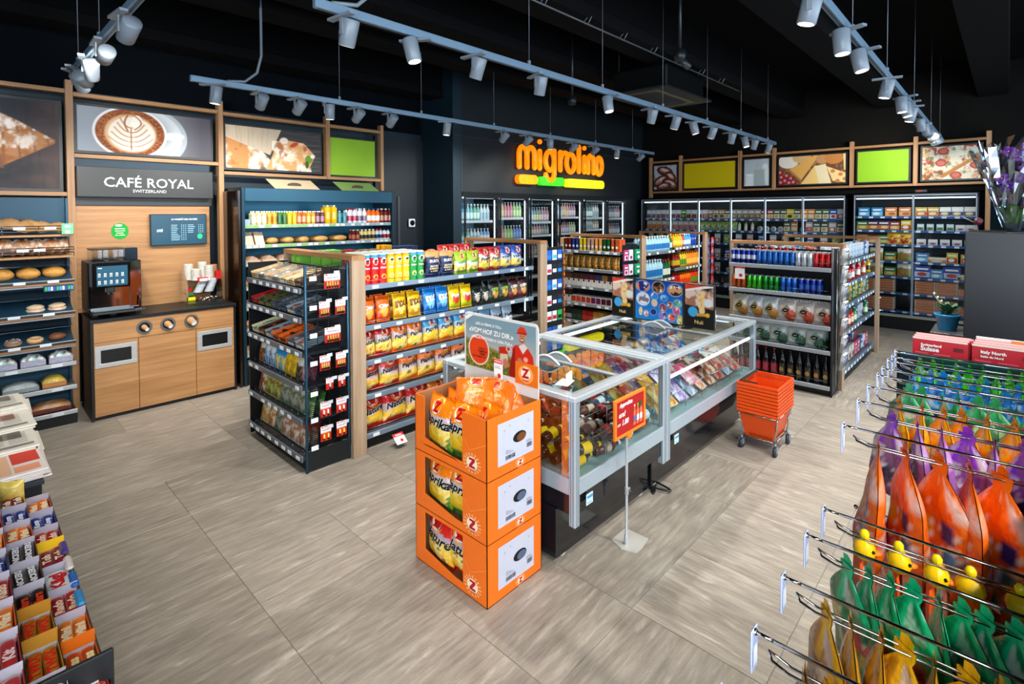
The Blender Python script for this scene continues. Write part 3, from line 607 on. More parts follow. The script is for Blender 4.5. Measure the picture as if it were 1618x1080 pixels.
def chips(top, sky=L('#dfe8ee'), food=L('#f2c93e'), low=None, hot=L('#fff0b0'), grn=L('#5e8f2e'), split=.52, s=0):
    low = low or top
    def f(u, v):
        edge = split + .10 * math.sin(2.2 * u + s); n = float(fbm(u * 5 + s, v * 7 + s))
        if v > edge + .14 - .1 * u: return top
        if v > edge - .06: return mixc(sky, top, .15 + .3 * n)
        if v > .14 + .05 * math.sin(5 * u + s):
            return mixc(food, hot, min(max((n - .42) * 4, 0), 1)) if n < .62 else (grn if (int(u * 9 + s) % 2) else mixc(food, low, .6))
        return low
    return f
ZR = L('#c4161c')
def zlogo(x=-.18, z=.84, r=.085, star=L('#ffb347')):
    def ex(m, surf):
        W = ex.w; m.disc(x * W, z * ex.h, r * W * 1.7, r * W * 1.7, star, 14, surf, eps=.002); m.disc(x * W, z * ex.h, r * W * 1.25, r * W * 1.25, WHITE, 14, surf, eps=.0028)
        m.text('Z', x * W, z * ex.h, ZR, h=r * W * 1.7, surf=surf, off=.05, eps=.0042)
    return ex
def crisps(w, h, d, top, word, tcol=BLACK, low=None, seed=0, rot=.16, tw=.80, logo=True, sky=L('#dfe8ee'), food=L('#f2c93e'), nu=14, nv=18, oc=WHITE, extra_words=(), tz=.55, hot=L('#fff0b0')):
    ex = zlogo(0, .82, .13) if logo else None
    if ex: ex.w, ex.h = w, h
    return bag(w, h, d, chips(top, sky, food, low, hot, s=seed), [(word, 0, tz, tcol, tw, rot, .035, (oc, .02), .25)] + list(extra_words), seed, nu, nv, extra=ex).mesh('crisp_bag', M_FOIL)
RT, OT = L('#cf2016'), L('#f07c10')
B_NAT = crisps(.165, .24, .085, RT, 'Nature', seed=1); B_PAP = crisps(.165, .24, .085, OT, 'Paprika', seed=2); B_NAT2 = crisps(.20, .27, .095, RT, 'Nature', seed=3); B_PAP2 = crisps(.20, .27, .095, OT, 'Paprika', seed=4)
B_NAT3 = crisps(.25, .29, .11, RT, 'Nature', seed=5); B_PBL = crisps(.18, .25, .09, L('#3b9fd0'), 'Paprika', low=OT, seed=6); B_OZ = crisps(.22, .25, .1, L('#f08a1c'), 'Original', tcol=L('#c8440c'), seed=7, tw=.6)
B_POU = crisps(.15, .235, .075, L('#b81f2a'), 'Poulet', seed=8, low=L('#a3161f')); B_VIN = crisps(.16, .24, .08, L('#0f4fa8'), 'Vinaigre', seed=9, low=L('#0d4595')); B_LIM = crisps(.15, .215, .075, L('#9cc81e'), 'Nature', tcol=L('#6a8a10'), seed=10, low=L('#7fb21a'), tw=.6)
B_BUR = bag(.16, .235, .08, lambda u, v: L('#c9a46a') if v > .78 + .04 * math.sin(6 * u) else L('#152a5a'), [('BURTS', 0, .64, WHITE, .62, 0, .03), ('MATURE', 0, .44, L('#f3e2a8'), .56, 0, .03), ('CHEDDAR', 0, .345, L('#f3e2a8'), .62, 0, .03), ('& ONION', 0, .25, L('#f3e2a8'), .5, 0, .03)], 11).mesh('crisp_bag', M_FOIL)
def snack(w, h, d, c1, c2, c3, word, seed, tcol=WHITE, rot=.1): return bag(w, h, d, lambda u, v: c3 if (u - .5) ** 2 * 5 + (v - .42) ** 2 * 7 < .42 and float(fbm(u * 6 + seed, v * 6)) > .38 else (c1 if v > .3 or v < .1 else c2), [(word, 0, .60, tcol, .7, rot, .035, (BLACK, .015))], seed, 12, 14).mesh('crisp_bag', M_FOIL)
B_ORS = snack(.13, .22, .07, L('#ee6a16'), L('#d84a10'), L('#f7b24e'), 'Chips', 12); B_YEL = snack(.14, .22, .07, L('#f2b90f'), L('#d99a0c'), L('#f7dc7a'), 'nz', 13, tcol=L('#8a5a10')); B_BLS = snack(.14, .23, .07, L('#1f87d6'), L('#1668b4'), L('#8fd0f2'), 'nz', 14)
B_FLM = snack(.14, .22, .07, L('#f0c414'), L('#c5d018'), L('#d8401c'), 'Pom', 15); B_DKG = snack(.11, .17, .06, L('#15241a'), L('#0e1612'), L('#d8c8b0'), 'XO', 16)
B_CRG = snack(.15, .22, .07, L('#141a16'), L('#1e3a1c'), L('#d9a848'), 'CORN', 17, tcol=L('#9cdc50')); B_CRR = snack(.15, .22, .07, L('#3a0c12'), L('#7c1420'), L('#dca860'), 'CORN', 18, tcol=WHITE)
B_MIX = snack(.15, .22, .07, L('#7fb0cf'), L('#c8dce8'), L('#e8e4dc'), 'Mix', 19, tcol=L('#2a3c60')); B_PNK = snack(.15, .22, .07, L('#a9bccb'), L('#c85a50'), L('#efe6df'), 'Nuts', 20, tcol=L('#2a2c40'))
# big bags in the display trays (seen close)
B_TPAP = crisps(.235, .30, .10, L('#f28a12'), 'Paprika', low=L('#4f8a3a'), food=L('#e9c22c'), sky=L('#c9d4e4'), seed=31, nu=20, nv=26, rot=-.12, tw=.92); B_TNAT = crisps(.25, .30, .10, L('#d62a16'), 'Nature', low=L('#d62a16'), sky=L('#b8c4d6'), seed=32, nu=20, nv=26, rot=-.14, tw=.92)
B_HEAP = crisps(.235, .30, .09, L('#e27410'), 'Paprika', low=L('#d8660c'), food=L('#de6e0e'), hot=L('#ea8a2a'), sky=L('#e27a18'), tcol=L('#f0b070'), oc=L('#e27a18'), seed=33, nu=18, nv=22, tw=.4)
# pouches
def pouch(w, h, d, base, tri, tri2, seed): return bag(w, h, d, lambda u, v: (tri if u > .5 + (v - .3) * .5 else tri2) if v < .78 - abs(u - .55) * .9 and u + v > .62 else base, [('chef', -.02, .50, L('#d8c8a0'), .16, 0, .03)], seed, 14, 14, 0, extra=lambda m, s: m.disc(-.02 * w, .50 * h, .17 * w, .12 * w, L('#15171a'), 16, s, eps=.002)).mesh('nut_bag', M_FOIL)
PO_GOLD = pouch(.175, .235, .08, L('#d9d5c4'), L('#a8762a'), L('#8a7a3a'), 41); PO_BLUE = pouch(.175, .235, .08, L('#dce2e6'), L('#b8842c'), L('#9a8a4a'), 42); PO_RED = pouch(.19, .235, .08, L('#e0dad4'), L('#b8481c'), L('#a89a8a'), 43); PO_GRN = pouch(.195, .225, .08, L('#ccd8d6'), L('#1f5a44'), L('#93b3a8'), 44)
# boxes
def carton(w, h, d, col, front=None, top=None, words=(), bands=(), discs=(), side=None, mat=None, name='carton'):
    m = MB().box(-w / 2, w / 2, 0, d, 0, h, col, front or col, top or col, side or col)
    for z0, z1, c in bands: m.patch(-w / 2, w / 2, z0 * h, z1 * h, c)
    for x, z, r, c in discs: m.disc(x * w, z * h, r * w, r * w, c, 12, eps=.0015)
    for t in words: m.text(t[0], t[1] * w, t[2] * h, t[3], w=t[4] * w, h=t[5] * h if len(t) > 5 else None, off=.03, eps=.0025)
    return m.mesh(name, mat or M_CARTON)
# cans, bottles
def can(c1, c2=None, r=.026, h=.168, band=None, word=None):
    p = [(r * .78, 0, STEEL), (r, .008, c1), (r, h * .33, c2 or c1), (r, h * .62, c1), (r, h - .014, STEEL), (r * .82, h - .002, STEEL), (r * .8, h, STEEL), (r * .7, h - .004, STEEL)]
    m = MB().lathe(p, c1, 12)
    if band: m.disc(0, h * .47, r * .55, r * .8, band, 10, y=-r * 1.01)
    return m.mesh('drink_can', M_CAN)
def bottle(r, h, liquid, label, cap, neck=.38, seg_=10, lab=(.18, .52), name='bottle', mat=None, cork=None, emblem=None):
    hb = h * (1 - neck); p = [(r * .8, 0, liquid), (r, .006, liquid), (r, h * lab[0], label), (r * 1.01, h * lab[1], liquid), (r, hb, liquid), (r * .62, hb + h * neck * .35, liquid), (r * .36, hb + h * neck * .6, cork or liquid), (r * .34, h - .018, cap), (r * .42, h - .017, cap), (r * .42, h, cap), (0, h + .001, cap)]
    m = MB().lathe(p, liquid, seg_, cap=False)
    if emblem: m.disc(0, h * sum(lab) / 2, r * .6, r * .7, emblem, 10, y=-r * 1.03)
    return m.mesh(name, mat or M_GLOSS)
def tubecan(c1, c2, face):
    r, h = .037, .255
    m = MB().lathe([(r, 0, c1), (r, h * .30, c1), (r, h * .62, c1), (r, h * .86, c2), (r, h - .014, STEEL), (r * 1.03, h - .013, L('#e8ece6')), (r * 1.03, h - .002, L('#e8ece6')), (r * .9, h, L('#e8ece6')), (0, h - .001)], c1, 14, cap=False)
    m.disc(0, h * .74, .026, .03, WHITE, 12, surf=lambda x, z: -math.sqrt(max(r * r - x * x, 1e-6)), eps=.002); m.disc(0, h * .77, .018, .008, L('#1c1c20'), 10, surf=lambda x, z: -math.sqrt(max(r * r - x * x, 1e-6)), eps=.003)
    m.text('PRING', 0, h * .52, WHITE, w=.055, rot=PI / 2 * 0, surf=lambda x, z: -math.sqrt(max(r * r - x * x, 1e-6)), eps=.003, off=.03, outline=(L('#b01020'), .04))
    m.disc(0, h * .24, .024, .022, face, 12, surf=lambda x, z: -math.sqrt(max(r * r - x * x, 1e-6)), eps=.002)
    return m.mesh('crisp_tube', M_CARTON)
TB_R = tubecan(L('#d8141c'), L('#4cb4e0'), L('#f2b04a')); TB_Y = tubecan(L('#f2c60c'), L('#e8b808'), L('#f0e0a0')); TB_G = tubecan(L('#1f9e48'), L('#4cb4e0'), L('#f0e0a0'))
# wrapped food packs: soft tray with film
def pack(w, h, d, tray, food, seed=0, lab=None, dome=.5):
    m = MB().bbox(-w / 2, w / 2, 0, d, 0, h * .45, tray, .005); rnd = random.Random(seed); c0 = food
    m.grid(lambda u, v: ((u - .5) * w * .97, d * (.02 + v * .96), h * (.45 + dome * (math.sin(PI * u) * math.sin(PI * v)) ** .5 * (1 + .12 * math.sin(11 * u + seed) * math.cos(9 * v)))), 8, 6, lambda u, v: mixc(food, mixc(WHITE, BLACK, rnd.random()), .35 * rnd.random()))
    if lab: m.add([(-w * .2, -.001, h * .1), (w * .2, -.001, h * .1), (w * .2, -.001, h * .4), (-w * .2, -.001, h * .4)], [(0, 1, 2, 3)], lab)
    return m.mesh('food_pack', M_FILM)
def loaf(w, h, d, col, seed=0, name='bread_loaf', mat=None, amp=.05): return MB().blob(0, d / 2, h * .5, w / 2, d / 2, h / 2, col, 12, 7, seed, amp).mesh(name, mat or M_FOOD)
def standpack(w, h, c1, c2, c3, seed=0, t=.012, word=None, wc=WHITE):
    """flat hanging or leaning pack, front to -Y"""
    rnd = random.Random(seed); m = MB(); m.bbox(-w / 2, w / 2, 0, t, 0, h, c1, .004)
    m.patch(-w * .44, w * .44, h * .08, h * .5, c2, y=0, eps=.001); m.disc(rnd.uniform(-.1, .1) * w, h * .3, w * .3, h * .16, c3, 10, eps=.002)
    if word: m.text(word, 0, h * .74, wc, w=w * .8, h=h * .16, off=.03, eps=.002)
    else: m.patch(-w * .36, w * .36, h * .66, h * .80, wc, eps=.0015)
    return m.mesh('food_packet', M_FILM if word is None else M_CARTON)

# ================================================================ SHELVING
RAILC = L('#7f94a8')
def shelf_unit(name, label, O, th, W, D, zs, H, cat='shelves', group=None, rail=RAILC, body=L('#1a1e22'), tags=0, tagw=.06, guard=.03, taginst=False, tilt=0, back=True, ends=(True, True), guards=True, base=.09, tagcols=(WHITE,), depths=None):
    t = thing(name, label, cat, (O[0], O[1], 0), th, group)
    MB().bbox(.01, W - .01, .04, D, 0, base, body, .004).build('plinth', M_METAL, t)
    if back: MB().box(0, W, D - .02, D, base, H, L('#22262b')).build('back_panel', M_METAL, t)
    for k, x in enumerate((0, W - .03)):
        if ends[k]: MB().bbox(x, x + .03, D - .06, D - .02, base, H, body, .003).build('upright', M_METAL, t)
    TG = MB().bbox(-tagw / 2, tagw / 2, -.004, 0, 0, .026, L('#e8ecf0'), .001).mesh('price_label', M_PAPER)
    rnd = random.Random(int(O[0] * 100))
    for i, z in enumerate(zs):
        d = (depths[i] if depths else D) - .03
        sh = MB().box(0, W, .004, d, z - .03, z - .012, L('#3a4148'), top=L('#565d64')).build('shelf', M_METAL, t)
        MB().bbox(0, W, -.012, .004, z - .038, z + .006, rail, .003).build('price_rail', M_METAL, sh)
        n = tags
        if n:
            if taginst:
                for k in range(n):
                    if rnd.random() < .8: put(TG, 'price_label', sh, (W * (k + .5) / n + rnd.uniform(-.01, .01), -.0125, z - .03))
            else:
                m = MB()
                for k in range(n):
                    if rnd.random() < .75: x = W * (k + .5) / n; m.box(x - tagw / 2, x + tagw / 2, -.015, -.012, z - .032, z - .002, rnd.choice([L('#e8ecf0')] * 4 + list(tagcols)))
                tag(m.build('price_labels', M_PAPER, sh), kind='stuff')
        if guards:
            m = MB(); m.tube([(0, .012, z + guard), (W, .012, z + guard)], .0018, STEEL, 4); [m.tube([(W * k / 10, .012, z - .01), (W * k / 10, .012, z + guard)], .0015, STEEL, 4) for k in range(11)]; m.build('wire_guard', M_CHROME, sh)
    return t
def portal(parent_label, x0, y0, y1, H=1.60, w=.12, tk=.04, z0=0):
    t = thing('portal_frame', parent_label, 'frame', (x0, y0, 0))
    n = y1 - y0
    for y in (0, n - tk): MB().bbox(0, w, y, y + tk, z0, H - tk, WHITE, .002).build('post', M_ASHZ, t)
    MB().bbox(0, w, 0, n, H - tk, H, WHITE, .002).build('top_board', M_OAKY, t); return t
# ================================================================ MAIN CRISPS GONDOLA
ZG = (1.355, 1.02, .733, .452, .13); GO = (2.25, 3.80); GC = 'long black shelf unit full of crisps beside the display stack'
G1 = shelf_unit('shelf_unit', GC, GO, 0, 2.10, .52, ZG, 1.36, tags=9, taginst=True, depths=(.5, .42, .42, .44, .46), ends=(True, True), tagcols=(L('#9cc63a'),), guard=.035)
G1b = shelf_unit('shelf_unit', 'rear half of the crisps shelf unit, facing the café wall', (4.35, 4.90), PI, 2.10, .52, (1.44, 1.05, .75, .45, .13), 1.42, tags=0, guards=False)
portal('oak portal frame at the near end of the crisps shelves', 2.12, 3.735, 4.985, 1.61); portal('oak portal frame at the far end of the crisps shelves', 4.40, 3.735, 4.985, 1.635)
W1, W2, W3, W4, W5 = 'top crisps shelf', 'second crisps shelf', 'third crisps shelf', 'fourth crisps shelf', 'bottom crisps shelf'
C_, CB = 'crisps', 'crisp_bag'
fill(GO, 0, 1.356, W1, [(TB_R, 'crisp_tube', C_, 'red crisp tube', 3, .078, 4, .085, 0), (TB_Y, 'crisp_tube', C_, 'yellow crisp tube', 3, .078, 4, .085, 0), (TB_G, 'crisp_tube', C_, 'green crisp tube', 2, .078, 4, .085, 0), (None, .02), (B_BUR, CB, C_, 'navy and tan bag', 2, .165), (None, .01), (B_LIM, CB, C_, 'lime green bag', 2, .16), (None, -.0), (B_POU, CB, C_, 'dark red Poulet bag', 2, .155, 2, .1), (B_VIN, CB, C_, 'blue Vinaigre bag', 2, .165, 2, .1)], .02, .05, 0)
for k, x in enumerate((1.0, 1.14, 1.28)): item(B_POU, CB, f'dark red bag behind the lime green bags, {ordn(k + 1)} from left', C_, P(GO, 0, x, .2, 1.40), 0, 'red bags behind the lime ones')
fill(GO, 0, 1.021, W2, [(B_ORS, CB, C_, 'orange snack bag', 2, .145, 2, .09), (None, .02), (B_YEL, CB, C_, 'yellow snack bag', 2, .155, 2, .09), (None, .02), (B_BLS, CB, C_, 'bright blue snack bag', 2, .15, 2, .09), (B_FLM, CB, C_, 'yellow bag with red emblem', 2, .15, 2, .09), (None, .0), (B_DKG, CB, C_, 'small dark snack bag', 2, .12, 2, .08), (B_CRG, CB, C_, 'black and green corn chip bag', 2, .145, 2, .09), (B_CRR, CB, C_, 'dark red corn chip bag', 2, .145, 2, .09)], .02, .07, -.12)
fill(GO, 0, .734, W3, [(B_NAT, CB, C_, 'red Nature bag', 2, .165, 2, .09), (B_PAP, CB, C_, 'orange Paprika bag', 2, .165, 2, .09), (B_PBL, CB, C_, 'blue Paprika bag', 3, .185, 2, .09), (B_MIX, CB, C_, 'pale blue snack bag', 2, .16, 2, .09), (B_PNK, CB, C_, 'grey and red snack bag', 2, .165, 2, .09)], .0, .08, -.12)
fill(GO, 0, .453, W4, [(B_NAT2, CB, C_, 'red Nature bag', 2, .2, 2, .1), (B_PAP2, CB, C_, 'orange Paprika bag', 4, .2, 2, .1), (B_OZ, CB, C_, 'plain orange bag', 2, .22, 2, .1)], .0, .08, -.12)
fill(GO, 0, .131, W5, [(B_NAT3, CB, C_, 'large red Nature bag', 3, .24, 2, .11), (B_OZ, CB, C_, 'plain orange bag', 3, .23, 2, .1), (B_PAP2, CB, C_, 'orange Paprika bag', 2, .2)], .0, .09, -.1)
# goods on the rear half, seen over the top
BX_G = carton(.10, .15, .07, L('#7cc04a'), top=L('#8fce5a')); JAR_B = MB().lathe([(.03, 0, L('#2c3c6a')), (.034, .01, L('#2c3c6a')), (.034, .09, L('#6f4a2a')), (.03, .105, L('#6f4a2a')), (.033, .108, L('#8a7a60')), (.033, .13, L('#8a7a60')), (0, .131)], L('#2c3c6a'), 10, cap=False).mesh('jar', M_GLOSS)
BX_Y = carton(.09, .17, .06, L('#f2b020')); BX_R = carton(.08, .14, .05, L('#b42a24'), words=(('Riz', 0, .6, WHITE, .6),)); BX_N = carton(.10, .15, .07, L('#27406e'), bands=((.3, .5, L('#c8482c')),)); PCK_O = pack(.16, .10, .12, L('#b0622a'), L('#d08a4a'), 3)
fill((4.35, 4.90), PI, 1.441, 'top rear crisps shelf', [(PCK_O, 'cake_pack', 'cake', 'orange brown cake pack', 5, .17, 2, .16), (BX_N, 'carton', 'box', 'dark blue carton', 3, .11, 2, .09), (BX_Y, 'carton', 'box', 'yellow carton', 1, .1, 2, .09), (JAR_B, 'jar', 'jar', 'jar with brown lid', 4, .075, 2, .08), (BX_R, 'carton', 'box', 'small red carton', 2, .09, 2, .07), (BX_G, 'carton', 'box', 'light green carton', 4, .105, 2, .09)], .04, .06)
for k in range(3): item(pack(.2, .09, .16, L('#a8642e'), L('#d2904e'), 8 + k), 'cake_pack', f'flat orange brown pack over the far crisps, {ordn(k + 1)} from left', 'cake', (3.35 + .28 * k, 4.34, 1.44), 0, 'cake packs lying over the crisps')
# red price card hanging at the bottom shelf
def card(name, label, loc, rz, w, h, base, txt, col=RED, rx=0, band=.3):
    m = MB().bbox(-w / 2, w / 2, 0, .002, 0, h, WHITE, .001); m.patch(-w / 2, w / 2, h * (1 - band), h, col); m.disc(w * .1, h * .3, h * .14, h * .14, col, 14, eps=.0015)
    for t, x, z, c, ww in txt: m.text(t, x * w, z * h, c, w=ww * w, off=.03, eps=.002)
    o = m.build(name, M_PAPER, None, loc, rz); o.rotation_euler = (rx, 0, rz); return tag(o, label, 'sign')
card('price_card', 'white card with red top sticking out of the bottom crisps shelf', (2.50, 3.62, .04), 0, .10, .10, 0, (('Action', 0, .85, WHITE, .6),), rx=-.9)

# ---------------------------------------------------------------- left end of the crisps gondola: snack bars
EO = (1.74, 4.83); EZ = (1.385, 1.165, .912, .655, .40, .123)
E1 = shelf_unit('end_shelf_unit', 'black end shelf unit of snack bars facing the bakery', EO, TH, 1.03, .37, EZ, 1.5, tags=8, taginst=True, rail=L('#6d747c'), guard=.045, base=.08)
m = MB(); m.bbox(.0, .018, .0, .35, .02, 1.52, BLACK, .003); put(m.mesh('side_frame', M_METAL), 'side_frame', E1)
# mesh side panel with batteries
pn = thing('mesh_panel', 'black slatted side panel carrying battery packs', 'panel', (1.765, 3.785, 0))
m = MB(); m.tube([(0, 0, 0), (0, 0, 1.56), (.345, 0, 1.56), (.345, 0, 0)], .011, L('#2b5874'), 6); m.build('panel_frame', M_METAL, pn)
m = MB(); [m.box(.0, .345, -.003, .003, z, z + .004, L('#16191d')) for z in np.arange(.17, 1.55, .0145)]; [m.box(x, x + .005, .002, .006, .17, 1.55, L('#16191d')) for x in (.09, .18, .27)]; tag(m.build('wire_slats', M_METAL, pn), kind='stuff')
MB().bbox(.0, .35, -.008, .012, .01, .165, L('#22262b'), .003).build('kick_board', M_METAL, pn)
def batt(w, h, cells, cell, seed=0, plus=False):
    m = MB(); m.bbox(-w / 2, w / 2, 0, .003, 0, h, L('#d8341c'), .001)
    m.grid(lambda u, v: ((u - .5) * w, -.0008, v * h), 6, 8, lambda u, v: L('#f6f4f8') if v > .50 + .1 * math.sin(3 * u) else mixc(L('#e04a1c'), L('#b01010'), abs(2 * u - 1)))
    m.patch(-w * .42, w * .1, h * .89, h * .97, RED, eps=.0015); m.text('Migros', -w * .1, h * .925, WHITE, w=w * .4, eps=.002); m.text('Performance', 0, h * .74, L('#1a2a6a'), w=w * .74, eps=.0018, shear=.2)
    for k in range(cells):
        x = (k - (cells - 1) / 2) * w * .8 / cells; m.lathe([(.0, h * .06, L('#1c1c1e')), (.0068, h * .06 + .001, L('#1c1c1e')), (.0068, h * .06 + .018, cell), (.0068, h * .06 + .045, cell), (.0025, h * .06 + .046, STEEL), (.0025, h * .06 + .05, STEEL), (0, h * .06 + .0501)], cell, 8, x, -.007, cap=False)
    m.patch(-w / 2, w / 2, 0, h * .5, L('#e0401c'), eps=.0001)
    return m.mesh('battery_pack', M_CARTON)
BT = [batt(.085, .115, 4, L('#c8a24a')), batt(.085, .115, 2, L('#e8e8ee')), batt(.13, .115, 5, L('#c8a24a')), batt(.085, .115, 2, L('#e8d84a')), batt(.06, .09, 1, L('#c8c8d0'))]
HK = MB().tube([(0, 0, 0), (0, -.09, .004), (0, -.095, .012)], .002, STEEL, 5).box(-.022, .022, -.098, -.096, .0, .024, L('#dfe8f2')).mesh('price_hook', M_METAL)
k = 0
for r, (z, xs) in enumerate(((1.37, ((.20, 2),)), (1.165, ((.135, 0), (.265, 0))), (.96, ((.20, 2),)), (.755, ((.135, 0), (.265, 0))), (.60, ((.17, 4), (.27, 4))), (.40, ((.135, 1), (.265, 1))), (.215 - .0, ((.135, 3), (.265, 3))), (.04, ()))):
    for q, (x, b) in enumerate(xs):
        put(HK, 'price_hook', pn, (x, -.004, z + .118 if b != 4 else z + .093)); side = 'left' if q == 0 else 'right'
        item(BT[b], 'battery_pack', f'red and white battery pack, {side if len(xs) > 1 else "wide one"}, {ordn(r + 1)} row on the slatted panel', 'batteries', (1.765 + x, 3.785 - .03, z), 0, 'battery packs on the slatted panel')
for z in (1.44, 1.22, 1.01, .80, .57, .37, .16): put(MB().box(-.028, .028, -.014, -.012, 0, .035, L('#e6edf4')).mesh('price_label', M_PAPER), 'price_label', pn, (.055, 0, z))
# snack boxes (open cartons of bars) on tilted shelves
def barbox(w, d, h, outer, bar, bar2, n=5, seed=0):
    m = MB(); t = .003; m.box(-w / 2, w / 2, 0, t, 0, h * .7, outer); m.box(-w / 2, w / 2, d - t, d, 0, h * 1.25, outer); m.box(-w / 2, -w / 2 + t, 0, d, 0, h, outer); m.box(w / 2 - t, w / 2, 0, d, 0, h, outer); m.box(-w / 2, w / 2, 0, d, 0, t, outer)
    rnd = random.Random(seed)
    for k in range(n):
        y = d * (.06 + .82 * k / n); c = bar if rnd.random() < .7 else bar2; z = h * (.55 + .35 * rnd.random()); m.bbox(-w / 2 + .008, w / 2 - .008, y, y + d * .7 / n, h * .1, z, c, .006); m.box(-w * .3, w * .1, y - .001, y, z * .45, z * .8, bar2)
    m.patch(-w * .4, w * .4, h * .2, h * .55, bar2, eps=.001); return m.mesh('bar_box', M_CARTON)
PALS = [('#e0cfa8', '#f4ead2', '#c9a46a'), ('#aaa498', '#f2eee4', '#8a8272'), ('#5a4a40', '#e9dfcc', '#a8845a'), ('#c8bca4', '#dca25c', '#f8f0de'), ('#c4161c', '#e6dccb', '#b83a2c'), ('#5a5e3a', '#2e2c22', '#a89048'), ('#4a5560', '#b7bec0', '#57656e'), ('#e7dfb0', '#5bb8c8', '#e6e0c0'), ('#6c3c20', '#3d2618', '#c8a070'), ('#8ea8b6', '#d86a20', '#f4d8b0'), ('#e8701c', '#ef7c20', '#3a2418'), ('#7a7064', '#9a6a8c', '#e4d8e0')]
BB = [barbox(.12, .24, .055, L(a), L(b), L(c), 6, i) for i, (a, b, c) in enumerate(PALS)]
ROWN = ['top', 'second', 'third', 'fourth', 'fifth', 'bottom']
NMB = ['tan', 'grey', 'dark brown', 'beige', 'red', 'olive', 'slate grey', 'turquoise', 'chocolate brown', 'pale blue', 'orange', 'mauve']
for r, ids in enumerate(((0, 1, 3, 1, 3, 0, 2), (4, 5, 5, 6, 6, 9, 6), (7, 8, 9, 10, 10, 11, 9))):
    fill(EO, TH, EZ[r] - .005 + .01, f'{ROWN[r]} snack bar shelf', [(BB[i], 'bar_box', 'snack box', f'open {NMB[i]} box of bars', 1, .142) for i in ids], .01, .03, .22)
def pkt(c1, c2, c3, w=.1, h=.18, seed=0): return bag(w, h, .04, lambda u, v: c1 if v > .66 + .06 * math.sin(5 * u) else (c2 if float(fbm(u * 8 + seed, v * 8)) > .46 else c3), (), seed, 8, 10).mesh('snack_packet', M_FOIL)
PK = [pkt(L('#e8e2d2'), L('#b9824a'), L('#7a4a24'), seed=1), pkt(L('#e9edf0'), L('#3a78b0'), L('#c9d8e4'), seed=2), pkt(L('#1f9bd8'), L('#2fa8e0'), L('#e8d060'), seed=3), pkt(L('#f2c820'), L('#f0d040'), L('#c8a010'), seed=4), pkt(L('#e4e0d8'), L('#8f7a68'), L('#3c3428'), .12, .16, seed=5), pkt(L('#6a2a58'), L('#b04a70'), L('#e0c0c8'), seed=6)]
PN = ['cream and brown', 'white and blue', 'sky blue', 'yellow', 'grey beige', 'plum']
fill(EO, TH, EZ[3], 'fourth snack bar shelf', [(PK[i], 'snack_packet', 'snack packet', f'{PN[i]} packet', n, .105, 2, .06) for i, n in ((0, 1), (1, 2), (2, 2), (3, 2), (4, 1), (5, 1))], .03, .07, -.2)
NB = [pkt(L('#d8cfa8'), L('#a86a48'), L('#e6dcb8'), .15, .21, 11), pkt(L('#e6c850'), L('#b8c06a'), L('#8a6a30'), .15, .21, 12), pkt(L('#c9b27c'), L('#d9a850'), L('#f0e4c0'), .16, .22, 13), pkt(L('#d8d6d0'), L('#aaa69c'), L('#5f7f58'), .16, .21, 14), pkt(L('#4f9a3a'), L('#6ab04a'), L('#d8e8c8'), .14, .18, 15), pkt(L('#e0a850'), L('#c98c60'), L('#f2dcb4'), .15, .21, 16), pkt(L('#c8481c'), L('#b88a68'), L('#e8dccc'), .18, .21, 17)]
NN = ['beige nut', 'yellow fruit', 'mustard nut', 'silver grey nut', 'green seed', 'apricot fruit', 'brown nut']
fill(EO, TH, EZ[4], 'fifth snack bar shelf', [(NB[i], 'nut_bag', 'nut bag', f'{NN[i]} bag', n, p, 2, .07) for i, n, p in ((0, 1, .15), (1, 2, .14), (3, 3, .155), (4, 1, .12))], .02, .07, -.22)
fill(EO, TH, EZ[5], 'bottom snack bar shelf', [(NB[i], 'nut_bag', 'nut bag', f'{NN[i]} bag', n, p, 2, .07) for i, n, p in ((2, 1, .16), (5, 1, .15), (3, 1, .12), (6, 3, .16))], .02, .08, -.22)
# far end of the crisps gondola: gift cards
gp = thing('mesh_panel', 'black panel of gift cards beyond the far oak post', 'panel', (4.56, 3.79, 0)); MB().bbox(0, .31, 0, .02, .0, 1.55, L('#1c2126'), .003).build('panel_board', M_METAL, gp)
MB().tube([(.31, -.01, .4), (.31, -.01, 1.5)], .006, L('#30363c'), 5).build('edge_strip', M_METAL, gp)
GCOL = [('#1668c8', '#2a86e0', 'blue'), ('#1f2a3c', '#2a90e0', 'navy'), ('#e8ecf0', '#58b0e0', 'white'), ('#e8ecf0', '#c03060', 'white'), ('#1668c8', '#e8ecf0', 'blue'), ('#182034', '#e8ecf0', 'dark')]
for r, z in enumerate((1.40, 1.24, 1.06, .88, .70, .52)):
    for q in range(3):
        a, b, nme = GCOL[(r * 3 + q * 2 + (r > 3)) % 6] if r != 4 or q == 1 else ('#e8ecf0', '#d01820', 'white')
        if (r, q) == (4, 2): a, b, nme = '#18b858', '#101010', 'green'
        m = MB().bbox(-.04, .04, 0, .002, 0, .115, L(a), .001); m.patch(-.034, .034, .02, .06, L(b)); (r, q) == (4, 1) and m.text('N', 0, .045, ZR, h=.055, eps=.002)
        item(m.mesh('gift_card', M_CARTON), 'gift_card', f'{nme} gift card, {ordn(q + 1)} from left in {ordn(r + 1)} row from top', 'gift card', (4.62 + .095 * q, 3.787, z), 0, 'gift cards on the far panel')
m = MB(); [m.blob(.0, 0, .45 + .07 * k, .022, .012, .03, L('#f0801c'), 8, 5, k, .1) for k in range(15)]; m.tube([(0, .006, .4), (0, .006, 1.5)], .003, STEEL, 4); tag(m.build('clip_strip', M_FOIL, None, (4.885, 3.788, 0)), 'clip strip of small orange snack packs beside the gift cards', 'clip strip', kind=None)
